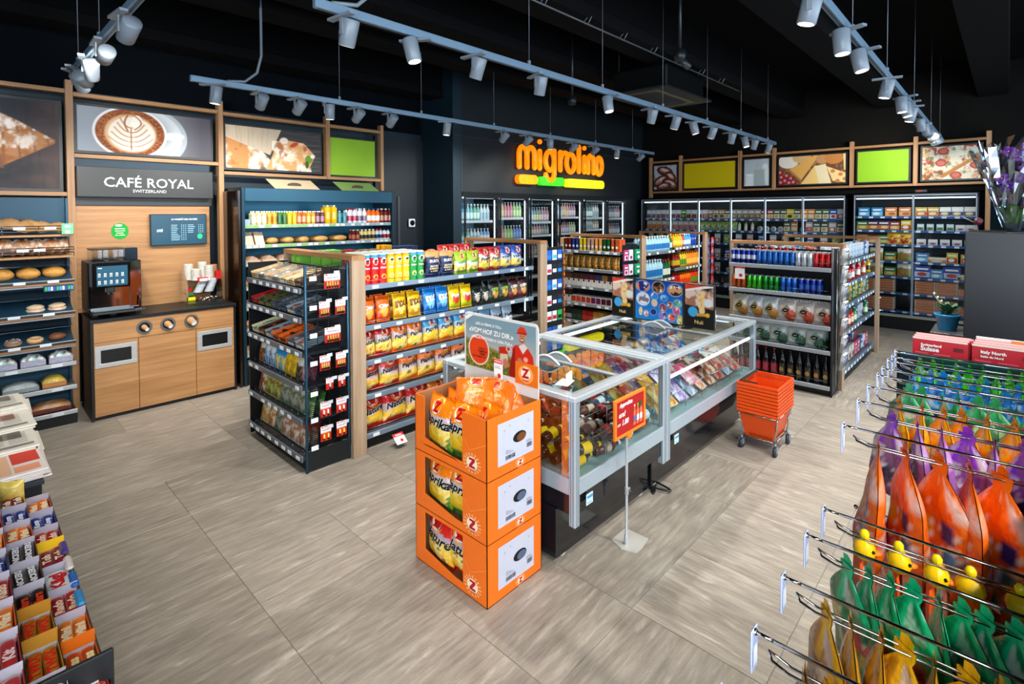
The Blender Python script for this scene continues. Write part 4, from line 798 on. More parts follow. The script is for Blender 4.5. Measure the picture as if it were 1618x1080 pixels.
# ================================================================ COFFEE / WATER GONDOLA
CO = (6.08, 4.80); CZ = (1.405, 1.15, .90, .655, .40, .12)
shelf_unit('end_shelf_unit', 'end shelf unit stocked with coffee boxes and tins', CO, TH, 1.03, .4, CZ, 1.5, tags=8, rail=L('#8f959b'), guards=False, group=None)
CF = lambda c, f, wds=(), top=None, w=.085, h=.17: carton(w, h, .06, L(c), front=L(f), top=L(top or '#d9b27c'), words=wds, discs=((0, .35, .22, L('#efe6da')),), name='coffee_box')
cfs = [('#e8e0d4', '#d9b48c', 'white and copper'), ('#7a1a1e', '#7a1a1e', 'dark red'), ('#1a3f9a', '#1a3f9a', 'blue'), ('#e0c818', '#e0c818', 'yellow'), ('#c9a08c', '#c9a08c', 'pink beige'), ('#f0a858', '#f0a858', 'peach'), ('#14622f', '#14622f', 'green'), ('#c85a28', '#c85a28', 'rust')]
fill(CO, TH, CZ[0], 'top coffee shelf', [(CF(a, b), 'coffee_box', 'coffee', f'{n} coffee box', 2 if i else 1, .066 if i else .07, 2, .08) for i, (a, b, n) in enumerate(cfs)], .0, .04)
GB = bag(.085, .18, .06, lambda u, v: mixc(L('#5e3c0e'), L('#d9a02c'), min(max((float(fbm(u * 7, v * 7)) - .3) * 2.2, 0), 1)), (), 5, 8, 10).mesh('coffee_bag', M_FOIL)
fill(CO, TH, CZ[1], 'second coffee shelf', [(GB, 'coffee_bag', 'coffee', 'gold foil coffee bag', 9, .105, 2, .07)], .03, .04, -.05)
def cap_(c): return carton(.085, .17, .06, L('#2a2220'), front=L('#e9e4dc'), bands=((.55, 1, L(c)),), discs=((0, .45, .2, L('#5a3018')),), name='coffee_box')
fill(CO, TH, CZ[2], 'third coffee shelf', [(cap_(c), 'coffee_box', 'coffee', f'white box with {n} top', k, .088, 2, .07) for c, n, k in (('#7a4a1c', 'brown', 2), ('#4a3420', 'dark brown', 2), ('#5e1c34', 'burgundy', 3), ('#1a3a7a', 'blue', 1), ('#a87838', 'tan', 1), ('#4a2030', 'plum', 2))], .02, .04)
fill(CO, TH, CZ[3], 'fourth coffee shelf', [(cap_('#3c2018'), 'coffee_box', 'coffee', 'dark cocoa box', 2, .088)] + [(carton(.07, .10, .06, L('#e8e2da'), bands=((.1, .9, L(c)),), name='coffee_box'), 'coffee_box', 'coffee', f'small {n} striped box', 2, .085, 2, .07) for c, n in (('#d84a1c', 'orange'), ('#c83a28', 'red'), ('#7a1c5a', 'purple'), ('#5a1430', 'wine'))], .02, .04)
fill(CO, TH, CZ[4], 'fifth coffee shelf', [(carton(.085, .15, .06, L(c), top=L(c), bands=((.1, .5, L(b)),), name='tea_box'), 'tea_box', 'tea', f'{n} tea box', 2, .092, 2, .07) for c, b, n in (('#22262a', '#b8b4ac', 'black and silver'), ('#1c3a2a', '#3c5a44', 'dark green'), ('#b01c1c', '#d04a3a', 'red'), ('#c0902c', '#e0c070', 'mustard'), ('#8a7a4a', '#9ab0b8', 'khaki'))], .02, .04)
fill(CO, TH, CZ[5], 'bottom coffee shelf', [(BB[8], 'bar_box', 'box', 'low brown tray', 6, .14)], .03, .05)
gm = thing('mesh_panel', 'side panel with hanging gum and candy boxes near the water bottles', 'panel', (6.18, 3.785, 0)); MB().bbox(0, .38, 0, .02, .05, 1.5, L('#1c2126'), .003).build('panel_board', M_METAL, gm)
for r in range(5):
    for q in range(3):
        c = (('#c8488a', 'pink'), ('#d8dce4', 'white'), ('#18a878', 'mint green'))[q]
        item(standpack(.10, .15, L(c[0]), L('#e8e4ee') if q < 2 else L('#0c8a5c'), L('#9a2a6a') if q < 2 else L('#e8fff4'), r * 3 + q, .05 if q == 2 else .02), 'gum_box', f'{c[1]} gum pack, {ordn(r + 1)} from top on the gum panel', 'chewing gum', (6.24 + .13 * q, (3.765, 3.765, 3.735)[q], 1.28 - .2 * r), 0, 'gum packs on the gum panel')
portal('oak portal frame between the coffee and the water bottles', 6.60, 3.735, 4.985, 1.615); portal('oak portal frame at the far end of the water shelves', 8.70, 3.735, 4.985, 1.60)
WO = (6.72, 3.80); shelf_unit('shelf_unit', 'shelf unit stocked with water bottles', WO, 0, 1.0, .5, (1.35, .93, .55, .13), 1.3, tags=8, rail=L('#7d8890'), guards=False); shelf_unit('shelf_unit', 'shelf unit stocked with iced tea and juice', (7.72, 3.80), 0, .98, .5, (1.385, 1.055, .74, .42, .13), 1.35, tags=8, rail=L('#7d8890'), guards=False)
WB = bottle(.038, .30, L('#a8cfe0'), L('#2f7fc0'), L('#e8f0f4'), .3, mat=M_GLOSS, name='water_bottle'); WG = bottle(.038, .28, L('#1f5a3c'), L('#d8e6dc'), L('#c02828'), .35, name='water_bottle'); WT = bottle(.038, .32, L('#7fc0cf'), L('#c8e6ea'), L('#2a9ac0'), .3, name='water_bottle')
fill(WO, 0, 1.351, 'top water shelf', [(bottle(.036, .23, L('#a8cfe0'), L('#2f7fc0'), L('#e8f0f4'), .3, name='water_bottle'), 'water_bottle', 'water', 'clear water bottle', 11, .08, 2, .09), (bottle(.036, .23, L('#1f6a44'), L('#d8e6dc'), L('#c02828'), .35, name='water_bottle'), 'water_bottle', 'water', 'green water bottle', 1, .08, 2, .09)], .02, .05)
fill(WO, 0, .931, 'second water shelf', [(WB, 'water_bottle', 'water', 'clear water bottle', 8, .082, 2, .09), (WG, 'water_bottle', 'water', 'green water bottle', 3, .082, 2, .09)], .02, .05)
fill(WO, 0, .551, 'third water shelf', [(WT, 'water_bottle', 'water', 'turquoise water bottle', 11, .085)], .02, .05)
jb = lambda l, b, c, h=.24: bottle(.035, h, L(l), L(b), L(c), .32, name='juice_bottle')
JU = (7.72, 3.80)
fill(JU, 0, 1.386, 'top juice shelf', [(jb('#f2b020', '#f6d060', '#f0c020', .2), 'juice_bottle', 'juice', 'yellow juice bottle', 4, .078, 2, .08), (jb('#d83a4a', '#f0b0b0', '#c02030', .2), 'juice_bottle', 'juice', 'pink juice bottle', 1, .078, 2, .08), (jb('#4aa0d8', '#c8e0f0', '#e8f0f4', .2), 'juice_bottle', 'drink', 'light blue drink bottle', 3, .078, 2, .08), (carton(.07, .19, .07, L('#1c4aa8'), words=(('M', 0, .6, WHITE, .4),), name='drink_carton'), 'drink_carton', 'drink', 'blue drink carton', 3, .085, 2, .08)], .02, .05)
fill(JU, 0, 1.056, 'second juice shelf', [(jb('#7a1c14', '#c8b030', '#2a6a2c'), 'juice_bottle', 'juice', 'dark red iced tea bottle', 3, .078, 2, .08), (jb('#c8b42c', '#5f9a34', '#e8a020'), 'juice_bottle', 'juice', 'green labelled bottle', 3, .078, 2, .08), (jb('#e08a1c', '#f0c060', '#e8701c'), 'juice_bottle', 'juice', 'orange iced tea bottle', 6, .078, 2, .08)], .02, .05)
fill(JU, 0, .741, 'third juice shelf', [(jb('#b81c1c', '#c8302c', '#d83030'), 'juice_bottle', 'juice', 'red juice bottle', 3, .078, 2, .08), (jb('#f07c14', '#e8501c', '#2a8a3c'), 'juice_bottle', 'juice', 'orange juice bottle', 5, .078, 2, .08), (jb('#d84a1c', '#6aa03c', '#f0a020'), 'juice_bottle', 'juice', 'red and green juice bottle', 4, .078, 2, .08)], .02, .05)
fill(JU, 0, .421, 'fourth juice shelf', [(jb('#f07c14', '#e8501c', '#2a8a3c'), 'juice_bottle', 'juice', 'orange juice bottle', 11, .082)], .02, .05)
for q, (x, c) in enumerate(((8.86, '#8a4ab8'), (8.95, '#d8341c'))):
    m = MB(); m.tube([(0, .01, .35), (0, .01, 1.5)], .004, STEEL, 4)
    for k in range(7): b = pkt(L(c), L('#8ab0e0'), L(c), .09, .15, 30 + k + 9 * q); item(b, 'snack_packet', f'{("purple", "red")[q]} packet, {ordn(k + 1)} from top of the {("left", "right")[q]} hanging strip', 'snack packet', (x, 3.76 - .05 * q, 1.36 - .165 * k), 0, 'packets on the far hanging strips')
    tag(m.build('clip_strip', M_METAL, None, (x, 3.775 - .02 * q, 0)), f'thin hanging strip of {("purple", "red")[q]} packets beyond the juice shelves', 'clip strip')
fill((7.0, 4.86), PI * 0, 1.40, 'rear top of the water unit', [(BX_R, 'carton', 'box', 'small red carton', 6, .1)], .02, -.02); shelf_unit('shelf_unit', 'rear half of the water shelf unit', (8.70, 4.93), PI, 1.98, .5, (1.39, 1.0, .6, .15), 1.4, tags=0, guards=False)

# ================================================================ DRINKS / WINE GONDOLA ON THE RIGHT
DO = (6.25, 2.385); DZ = (1.348, 1.06, .735, .478, .104)
shelf_unit('end_shelf_unit', 'end shelf unit with energy drinks, nuts and wine', DO, TH, 1.05, .38, DZ, 1.52, tags=0, rail=L('#a4acb4'), guard=.05)
MB().bbox(6.24, 6.62, 1.325, 1.345, .0, 1.5, L('#24282d'), .003)
pb = thing('metal_panel', 'dark metal side panel of the energy drink shelves', 'panel', (6.255, 1.325, 0)); MB().bbox(0, .28, 0, .012, 0, 1.55, L('#2a2f35'), .003).build('panel_board', M_METAL, pb); MB().tube([(0, 0, 0), (0, 0, 1.56)], .012, L('#20252a'), 6).build('corner_post', M_METAL, pb)
en = [('#1a2f9a', '#d0d6e0', 'deep blue'), ('#2a6ab8', '#2f7ac8', 'mid blue'), ('#dfe3e8', '#b8c0c8', 'silver'), ('#c81c24', '#e0484a', 'red')]
CN = lambda a, b, word=None: can(L(a), L(b), .0265, .165)
fill(DO, TH, DZ[0], 'top energy drink shelf', [(CN(*en[0][:2]), 'drink_can', 'drink can', 'deep blue can', 5, .058, 3, .06), (CN(*en[1][:2]), 'drink_can', 'drink can', 'mid blue can', 7, .058, 3, .06), (CN(*en[2][:2]), 'drink_can', 'drink can', 'silver can', 3, .058, 3, .06), (CN(*en[3][:2]), 'drink_can', 'drink can', 'red can', 3, .058, 3, .06)], .0, .05)
fill(DO, TH, DZ[1], 'second energy drink shelf', [(CN('#e0701c', '#c85a14'), 'drink_can', 'drink can', 'orange can', 3, .055, 2, .06), (None, .01), (CN('#4fc82c', '#3ab020'), 'drink_can', 'drink can', 'lime green can', 3, .055, 2, .06), (None, .01), (CN('#1fa83a', '#168a2c'), 'drink_can', 'drink can', 'green can', 3, .058, 2, .06), (None, .01), (CN('#2a7ad8', '#1c60c0'), 'drink_can', 'drink can', 'bright blue can', 3, .058, 2, .06), (None, .01), (CN('#1a3aa8', '#4a78d0'), 'drink_can', 'drink can', 'dark blue can', 4, .058, 2, .06)], .01, .05)
fill(DO, TH, DZ[2], 'nut bag shelf', [(PO_GOLD, 'nut_bag', 'nut bag', 'gold and white nut bag', 1, .165, 2, .1), (PO_BLUE, 'nut_bag', 'nut bag', 'gold bag with blue corner', 2, .165, 2, .1), (PO_RED, 'nut_bag', 'nut bag', 'rust and white nut bag', 3, .18, 2, .1)], .02, .07, -.1)
fill(DO, TH, DZ[3], 'lower nut bag shelf', [(PO_GRN, 'nut_bag', 'nut bag', 'green and pale nut bag', 5, .185, 2, .1)], .06, .07, -.1)
WR = bottle(.037, .31, L('#1a0c10'), L('#a02038'), L('#b01c28'), .42, 12, (.15, .45), 'wine_bottle'); WK = bottle(.037, .31, L('#0e1210'), L('#2a2620'), L('#14100e'), .42, 12, (.15, .45), 'wine_bottle', emblem=L('#a8863c'))
fill(DO, TH, DZ[4], 'wine shelf', [(WR, 'wine_bottle', 'wine', 'red capped wine bottle', 6, .088), (WK, 'wine_bottle', 'wine', 'dark wine bottle with gold emblem', 6, .086)], .0, .06)
card('price_card', 'white card with red disc hanging at the energy drink shelf', (6.235, 2.26, 1.17), TH, .11, .14, 0, (('Action', 0, .85, WHITE, .6),), band=.15)
# brochures rack
br = thing('brochure_rack', 'clear rack of brochures on the side of the energy drink shelves', 'rack', (6.34, 1.30, 0))
for r in range(7):
    z = 1.38 - .185 * r
    rp_ = MB().quad([(0, -.075, z), (.17, -.075, z), (.17, -.10, z + .10), (0, -.10, z + .10)], WHITE).quad([(0, 0, z), (0, -.075, z), (0, -.10, z + .10), (0, 0, z + .12)], WHITE).quad([(.17, 0, z), (.17, -.075, z), (.17, -.10, z + .10), (.17, 0, z + .12)], WHITE).build('pocket', M_CLEAR, br)
    for q in range(2):
        m = MB(); rnd = random.Random(r * 2 + q); m.bbox(-.038, .038, 0, .03, 0, .17, L('#e6e8ec'), .002); m.patch(-.032, .032, .02, .12, L(('#c9cdd4', '#b4a068', '#5a78b8', '#8f96a0')[rnd.randrange(4)])); m.patch(-.03, .03, .13, .155, L('#4a5260')); m.patch(-.02, .02, .04, .07, L('#2c3442'), eps=.002)
        item(m.mesh('brochure', M_PAPER), 'brochure', f'brochure stack, {("left", "right")[q]} one in {ordn(r + 1)} pocket from top', 'brochure', (6.385 + .08 * q, 1.245, z + .004), 0, 'brochures in the clear rack', .12)
MB().tube([(0, 0, .1), (0, 0, 1.55)], .005, STEEL, 5).tube([(.17, 0, .1), (.17, 0, 1.55)], .005, STEEL, 5).build('rack_wires', M_CHROME, br)
portal('oak portal frame beside the brochure rack', 6.55, 1.285, 2.49, 1.60, w=.115); portal('oak portal frame at the far end of the household shelves', 8.67, 1.285, 2.49, 1.60, w=.115)
HO = (6.70, 1.34); HZ = (1.372, 1.115, .868, .57, .13)
shelf_unit('shelf_unit', 'shelf unit of household and toiletry goods', HO, 0, 1.96, .5, HZ, 1.4, tags=12, rail=L('#5f7f9c'), guard=.03); shelf_unit('shelf_unit', 'rear half of the household shelf unit', (8.66, 2.44), PI, 1.96, .5, (1.37, 1.0, .6, .15), 1.4, tags=0, guards=False)
HS = [('#e8ecf2', '#4a8ad0', '#d0401c', 'white and blue'), ('#cfe0ee', '#7ab0dc', '#e8f0f6', 'pale blue'), ('#c8202c', '#e8e0dc', '#3a1a14', 'red'), ('#e8c81c', '#3a3a20', '#d8d8d0', 'yellow'), ('#2c6ab0', '#c8d8e8', '#f0f4f8', 'blue'), ('#e0dcd8', '#b8a48c', '#8a4a3a', 'beige'), ('#d84a1c', '#f0d8c8', '#902010', 'orange'), ('#3c8a4a', '#d8e8d0', '#a0c850', 'green'), ('#d8607a', '#f0d0d8', '#a83050', 'pink')]
HM = [standpack(.11, .17, L(a), L(b), L(c), i + 50, .05) for i, (a, b, c, n) in enumerate(HS)]; HB = [bottle(.035, .19, L(a), L(b), L(c), .3, name='bottle') for a, b, c, n in HS]
for r, (z, seq) in enumerate(zip(HZ, ((0, 0, 1, 5, 1, 1, 1, 1, 1, 4, 1), (4, 1, 0, 2, 2, 5, 2, 5, 6, 5, 3), (0, 5, 5, 3, 3, 7, 3, 7, 3, 5, 7), (4, 4, 1, 6, 6, 7, 4, 1, 0, 7, 4), (5, 5, 5, 0, 5, 5, 8, 8, 4, 0, 8)))):
    fill(HO, 0, z + .001, f'{("top", "second", "third", "fourth", "bottom")[r]} household shelf', [((HB if (r in (1, 3) and i in (2, 6, 7, 3)) else HM)[i], 'household_bottle' if (r in (1, 3) and i in (2, 6, 7, 3)) else 'household_pack', 'household', f'{HS[i][3]} item', 1, .172, 2, .12) for i in seq], .03, .05, 0)
# soft packs lying on top behind the energy drinks
for k in range(12):
    c = HS[(0, 1, 3, 0, 5, 1, 4, 1, 0, 6, 1, 4)[k]]; item(pkt(L('#dfe8f0'), L(c[0]), L(c[1]), .18, .22, 60 + k), 'tissue_pack', f'{c[3]} soft pack lying on the right unit top, {ordn(k + 1)} from left', 'tissue pack', (6.80 + .15 * k, 1.95 + .1 * (k % 3), 1.42), .6 * (k % 3) - .5, 'soft packs on the right unit', -1.2)
fill(DO, TH, 1.38, 'rear rail behind the energy cans', [(CN('#b81c1c', '#e8e8e8'), 'drink_can', 'drink can', 'red and white can', 6, .075)], .2, .3)
# ================================================================ BAKERY SHELVES
BX0 = -.45; BW = 1.19; BO = (BX0, 6.30)
bk = thing('bakery_shelf', 'bakery shelf unit with bread and pastries left of the café corner', 'shelves', (BX0, 6.30, 0))
MB().bbox(0, BW, .0, .42, 0, .115, L('#16191c'), .004).build('plinth', M_METAL, bk); MB().box(0, BW, .36, .38, .1, 2.1, L('#0b4660')).build('back_panel', M_PAINT, bk)
for x in (0, BW - .02): MB().bbox(x, x + .02, .30, .36, .1, 2.1, L('#1a4a62'), .003).build('upright', M_METAL, bk)
rnd = random.Random(5); BTG = MB().bbox(-.04, .04, -.003, 0, 0, .026, L('#d5deea'), .001).mesh('price_label', M_PAPER)
for i, z in enumerate((1.775, 1.58, 1.335, 1.04, .765)):
    sh = MB().bbox(0, BW, 0, .36, z - .035, z - .015, WHITE, .003).build('wooden_shelf', M_OAKX, bk)
    if i < 2:
        m = MB(); [m.tube([(0, -.004, z + q), (BW, -.004, z + q)], .004, STEEL, 5) for q in (.015, .04, .062)]; [m.tube([(BW * k / 5, -.004, z - .02), (BW * k / 5, -.004, z + .062)], .003, STEEL, 4) for k in range(6)]; m.build('wire_front', M_CHROME, sh)
    else:
        MB().quad([(.01, -.0, z), (BW - .01, -.0, z), (BW - .01, .3, z + .11), (.01, .3, z + .11)], L('#1c3c50')).bbox(0, BW, -.012, 0, z - .012, z + .008, L('#20262a'), .002).bbox(0, BW, -.013, -.004, z + .006, z + .012, STEEL, .001).build('dark_tray', M_PLASTIC, sh)
        MB().box(.01, BW - .01, .0, .004, z + .145, z + .149, L('#8fd8d0')).quad([(.01, .002, z + .147), (BW - .01, .002, z + .147), (BW - .01, .25, z + .2), (.01, .25, z + .2)], WHITE).build('glass_canopy', M_CLEAR, sh); MB().bbox(0, BW, -.006, .004, z - .05, z - .036, GREY, .002).build('steel_lip', M_ALU, sh)
    for x in (.25, .8, 1.0, .5): put(BTG, 'price_label', sh, (x + rnd.uniform(-.05, .05), -.013, z - .014 if i > 1 else z + .03))
for z in (.575, .355, .125):
    sh = MB().box(0, BW, 0, .36, z - .03, z - .012, L('#8f959a')).build('metal_shelf', M_METAL, bk); MB().bbox(0, BW, -.014, .0, z - .03, z + .008, L('#b9c0c6'), .003).build('price_rail', M_ALU, sh)
    for x in (.3, .75, 1.05): put(BTG, 'price_label', sh, (x, -.0145, z - .026))
t = MB().bbox(0, .085, -.012, 0, 0, .10, L('#6fc98a'), .003); t.patch(.025, .06, .008, .035, WHITE, y=-.012); t.patch(.02, .065, .06, .085, L('#a8e0b8'), y=-.012); tag(t.build('shelf_flag', M_PLASTIC, None, (.655, 6.285, 1.76)), 'light green flag card at the right end of the bread baskets', 'sign')
t = MB().bbox(0, .21, -.01, 0, 0, .055, L('#123a6a'), .003); [t.patch(.01 + .02 * k, .025 + .02 * k, .01, .045, (L('#3fc060'), L('#58b0e8'), L('#e8f0f8'), L('#1f5ab0'))[k % 4], y=-.01) for k in range(10)]; tag(t.build('strip_sign', M_CARTON, None, (.52, 6.275, 1.245)), 'narrow blue and green printed strip below the third bakery shelf', 'sign')
CR = L('#b9712f'); LO1 = loaf(.22, .12, .2, L('#a9683a'), 1); LO2 = loaf(.19, .11, .17, L('#c58a52'), 2); BUN = loaf(.17, .105, .15, L('#d6a052'), 3, 'bread_roll', amp=.08); 
def wrapd(w, h, d, c, seed): 
    m = MB().blob(0, d / 2, h * .45, w * .42, d * .42, h * .4, c, 12, 7, seed, .05); rnd = random.Random(seed)
    m.grid(lambda u, v: ((u - .5) * w, d * .5 - math.sin(PI * v) * d * .5, h * v * .8 + .01 + .012 * math.sin(23 * u + seed)), 10, 5, lambda u, v: mixc(c, L('#f4ece0'), .8 if rnd.random() < .3 else .1)); return m.mesh('wrapped_loaf', M_FILM)
WL = [wrapd(.25, .17, .2, L('#c08c5c'), 4), wrapd(.24, .18, .2, L('#b07440'), 5), wrapd(.22, .17, .18, L('#a8764c'), 6)]
def sackm(seed):
    m = MB(); c = L('#b98e5e'); m.grid(lambda u, v: (-.19 + .38 * u, .11 - .10 * math.cos(PI * v), .012 + .06 * math.sin(PI * v) * (1 - .35 * u) + .006 * math.sin(20 * u + 7 * v + seed)), 12, 8, lambda u, v: mixc(c, L('#8a6238'), .5 if math.sin(17 * u + 5 * v + seed) > .5 else 0)); m.blob(-.17, .11, .04, .06, .06, .035, L('#6a3f1c'), 8, 6, seed); return m.mesh('baguette_bag', M_PAPER)
for k, (x, y, a) in enumerate(((.35, .02, .1), (.78, .06, -.06), (1.0, .02, -.12), (.60, .12, .05))): item(sackm(k), 'baguette_bag', f'brown paper bread bag on the top bakery shelf, {ordn((1, 3, 4, 2)[k])} from left', 'bread', P(BO, 0, x, y + .03, 1.765 + .03 * (k % 2)), a, 'paper bread bags', 0, (1, 1, 1.75))
fill(BO, 0, 1.568, 'second bakery shelf', [(WL[0], 'wrapped_loaf', 'bread', 'wrapped loaf', 2, .23), (WL[1], 'wrapped_loaf', 'bread', 'wrapped brown loaf', 1, .24), (WL[2], 'wrapped_loaf', 'bread', 'wrapped dark loaf', 2, .2)], .05, .04)
fill(BO, 0, 1.345, 'third bakery shelf', [(BUN, 'bread_roll', 'bread', 'golden bread roll', 6, .175, 2, .14, 0, .01)], .1, .03)
def pretz(c1, seed): m = MB(); m.blob(0, .07, .02, .07, .05, .02, L('#e8dcc4'), 10, 5, seed, .05); m.blob(0, .075, .045, .065, .045, .025, c1, 10, 5, seed, .08); m.blob(0, .04, .03, .055, .015, .01, L('#e9a080'), 8, 4, seed, .1); return m.mesh('sandwich', M_FOOD)
fill(BO, 0, 1.045, 'fourth bakery shelf', [(None, .82), (pretz(L('#d8c6a8'), 3), 'sandwich', 'sandwich', 'pale filled roll', 2, .15)], .03, .03, .15)
def donut(ic, sp): 
    m = MB(); m.tube([(.042 * math.cos(a), .06 + .042 * math.sin(a), .02) for a in np.linspace(0, 2 * PI, 13)[:-1]], .02, L('#c48a4c'), 8, True); m.tube([(.042 * math.cos(a), .06 + .042 * math.sin(a), .027) for a in np.linspace(0, 2 * PI, 13)[:-1]], .018, ic, 8, True)
    rnd = random.Random(1)
    for k in range(18): a = rnd.random() * 6.3; m.blob(.042 * math.cos(a), .06 + .042 * math.sin(a), .045, .005, .005, .003, sp, 5, 3)
    return m.mesh('doughnut', M_FOOD)
fill(BO, 0, .772, 'fifth bakery shelf', [(donut(L('#d81c50'), WHITE), 'doughnut', 'doughnut', 'pink doughnut', 2, .16), (donut(L('#8a7a72'), L('#e8e0e0')), 'doughnut', 'doughnut', 'grey glazed doughnut', 1, .14), (donut(L('#d8b890'), L('#7a4a30')), 'doughnut', 'doughnut', 'white striped doughnut', 1, .15), (loaf(.13, .07, .1, L('#7a4a2c'), 8, 'bread_roll'), 'bread_roll', 'bread', 'dark bread roll', 1, .15)], .38, .03, .2)
def boxp(c, f, seed): m = MB(); m.bbox(-.085, .085, 0, .14, 0, .055, c, .003); rnd = random.Random(seed); m.grid(lambda u, v: (-.08 + .16 * u, .14 * v, .055 + .05 * (math.sin(PI * u) * math.sin(PI * v)) ** .5 + .006 * math.sin(19 * u + seed)), 9, 7, lambda u, v: (L('#eef4f6'), f, L('#6a4a3a'), L('#9ac0c0'))[rnd.randrange(4)]); return m.mesh('pastry_box', M_FILM)
fill(BO, 0, .58, 'sixth bakery shelf', [(boxp(L('#a9a8bc'), L('#e8e0d8'), 1), 'pastry_box', 'pastry', 'lilac box of wrapped pastry', 6, .19)], .04, .02)
fill(BO, 0, .36, 'seventh bakery shelf', [(pack(.3, .09, .2, L('#d8407a'), L('#e0c870'), 2), 'cake_pack', 'cake', 'pink and yellow cake pack', 2, .34), (pack(.24, .09, .2, L('#8a9498'), L('#b4c0c4'), 3), 'cake_pack', 'cake', 'silver grey cake pack', 1, .26), (pack(.17, .11, .18, L('#b8824a'), L('#c8b03c'), 4), 'cake_pack', 'cake', 'tan cake pack with yellow print', 1, .19)], .0, .02)
fill(BO, 0, .13, 'bottom bakery shelf', [(loaf(.09, .12, .12, L('#c8862c'), 9, 'bread_roll', M_FILM), 'bread_roll', 'bread', 'shiny golden bun', 2, .11), (pack(.28, .10, .2, L('#6a2a1c'), L('#b88a5a'), 6), 'cake_pack', 'bread', 'dark red wrapped plait', 2, .29)], .36, .03)

# ================================================================ CAFÉ CORNER
ct = thing('coffee_counter', 'oak and black coffee counter with cup holes and waste flaps', 'cabinet', (.83, 6.18, 0))
MB().bbox(0, .022, 0, .57, 0, .925, BLACK, .002).build('side_panel', M_BLACK, ct); MB().bbox(1.243, 1.265, 0, .57, 0, .925, BLACK, .002).build('side_panel', M_BLACK, ct); MB().bbox(-.003, 1.268, -.012, .57, .925, .958, BLACK, .003).build('worktop', M_BLACK, ct); MB().box(.022, 1.243, .03, .56, 0, .035, BLACK).build('plinth', M_BLACK, ct)
MB().box(.022, 1.243, .03, .56, .035, .92, L('#241c14')).build('carcass', M_BLACK, ct)
dp = MB(); dp.bbox(.024, 1.241, 0, .02, .735, .922, WHITE, .002); dp = dp.build('drawer_panel', M_OAKX, ct)
for k, (x0, x1) in enumerate(((.024, .368), (.372, .868), (.872, 1.241))):
    d = MB().bbox(x0, x1, 0, .02, .038, .731, WHITE, .002).build('door', M_OAKX, ct)
    if k != 1:
        m = MB(); a, b = (x0 + .005, x1 - .012) if k == 0 else (x0 + .012, x1 - .02); z0, z1 = (.495, .70)
        for q in ((a, b, z0, z0 + .04), (a, b, z1 - .04, z1), (a, a + .045, z0 + .04, z1 - .04), (b - .045, b, z0 + .04, z1 - .04)): m.bbox(q[0], q[1], -.006, .0, q[2], q[3], L('#c4c6c8'), .002)
        m.build('steel_flap_frame', M_ALU, d); MB().box(a + .045, b - .045, -.002, -.0, z0 + .04, z1 - .04, L('#060708')).build('waste_flap', M_BLACK, d)
for k, (x, c, cr_) in enumerate(((.42, L('#ece8e0'), .026), (.62, L('#ece8e0'), .034), (.83, L('#ece8e0'), .042))):
    m = MB(); n = 24
    for rr_, r2, y0, cc in ((.068, .047, -.006, L('#6a6866')), (.047, .0, -.002, BLACK)):
        vs = [(x + q * math.cos(2 * PI * j / n), y0, .828 + q * math.sin(2 * PI * j / n)) for q in (rr_, r2 or .001) for j in range(n)]; m.add(vs, [(j, (j + 1) % n, n + (j + 1) % n, n + j) for j in range(n)], cc)
    m.build('cup_hole_ring', M_METAL, dp)
    m = MB(); vs = []; prof = [(cr_ * 1.0, .03), (cr_ * .66, -.05), (cr_ * .62, -.05), (cr_ * .5, -.047)]
    for rr_, y0 in prof: vs += [(rr_ * math.cos(2 * PI * j / 16), y0, rr_ * math.sin(2 * PI * j / 16)) for j in range(16)]
    m.add(vs, [(i * 16 + j, i * 16 + (j + 1) % 16, (i + 1) * 16 + (j + 1) % 16, (i + 1) * 16 + j) for i in range(3) for j in range(16)], [L('#b98a58')] * 16 + [WHITE] * 32, True); m.add(vs[48:], [tuple(range(16))], L('#f4f4f4'))
    item(m.mesh('paper_cup', M_PAPER), 'paper_cup', f'{("small", "medium", "large")[k]} paper cup bottom in the {("left", "middle", "right")[k]} cup hole', 'cup', (.83 + x, 6.176, .828), 0, 'paper cups in the counter', .35).rotation_euler[2] = .3
MB_ = MB().bbox(.0, 1.20, 0, .02, .958, 2.03, WHITE, .002); wp = tag(MB_.build('oak_panel', M_OAKX, None, (.81, 6.72, 0)), 'oak wall panel behind the coffee machine', 'panel')
tag(MB().bbox(0, 1.22, 0, .03, 2.03, 2.13, L('#202122'), .002).build('dark_strip', M_BLACK, None, (.81, 6.70, 0)), 'dark grey strip between the oak panel and the café sign', 'panel')
cs = thing('cafe_sign', 'dark sign box with white lettering CAFÉ ROYAL SWITZERLAND', 'sign', (.81, 6.60, 2.115)); MB().bbox(0, 1.205, 0, .13, 0, .30, L('#1f2021'), .003).build('sign_box', M_BLACK, cs)
letters('CAFÉ ROYAL', .61, .165, WHITE, cs, M_SOFT, w=.80, off=.004, eps=.004); letters('SWITZERLAND', .60, .066, L('#dfe2e6'), cs, M_PRINT, w=.30, off=.0, eps=.004)
tag(MB().box(.0, 1.2, 0, .04, 0, .09, L('#0c2f42')).build('dark_strip', M_PAINT, None, (.81, 6.70, 2.41)), 'dark strip above the café sign box', 'panel')
st = thing('green_sticker', 'round green sticker on the oak café panel', 'sticker', (1.165, 6.718, 1.765)); m = MB().disc(0, 0, .075, .085, L('#18a03c'), 28); m.disc(-.01, .06, .03, .012, WHITE, 12, eps=.002)
for k, s_ in enumerate(('DISPONIBILE', 'ANCHE CON', 'BEVANDE', 'ALL AVENA')): m.text(s_, 0, .025 - .022 * k, WHITE, w=.085 if k != 2 else .06, h=.013, eps=.002)
m.build('sticker_print', M_PRINT, st)
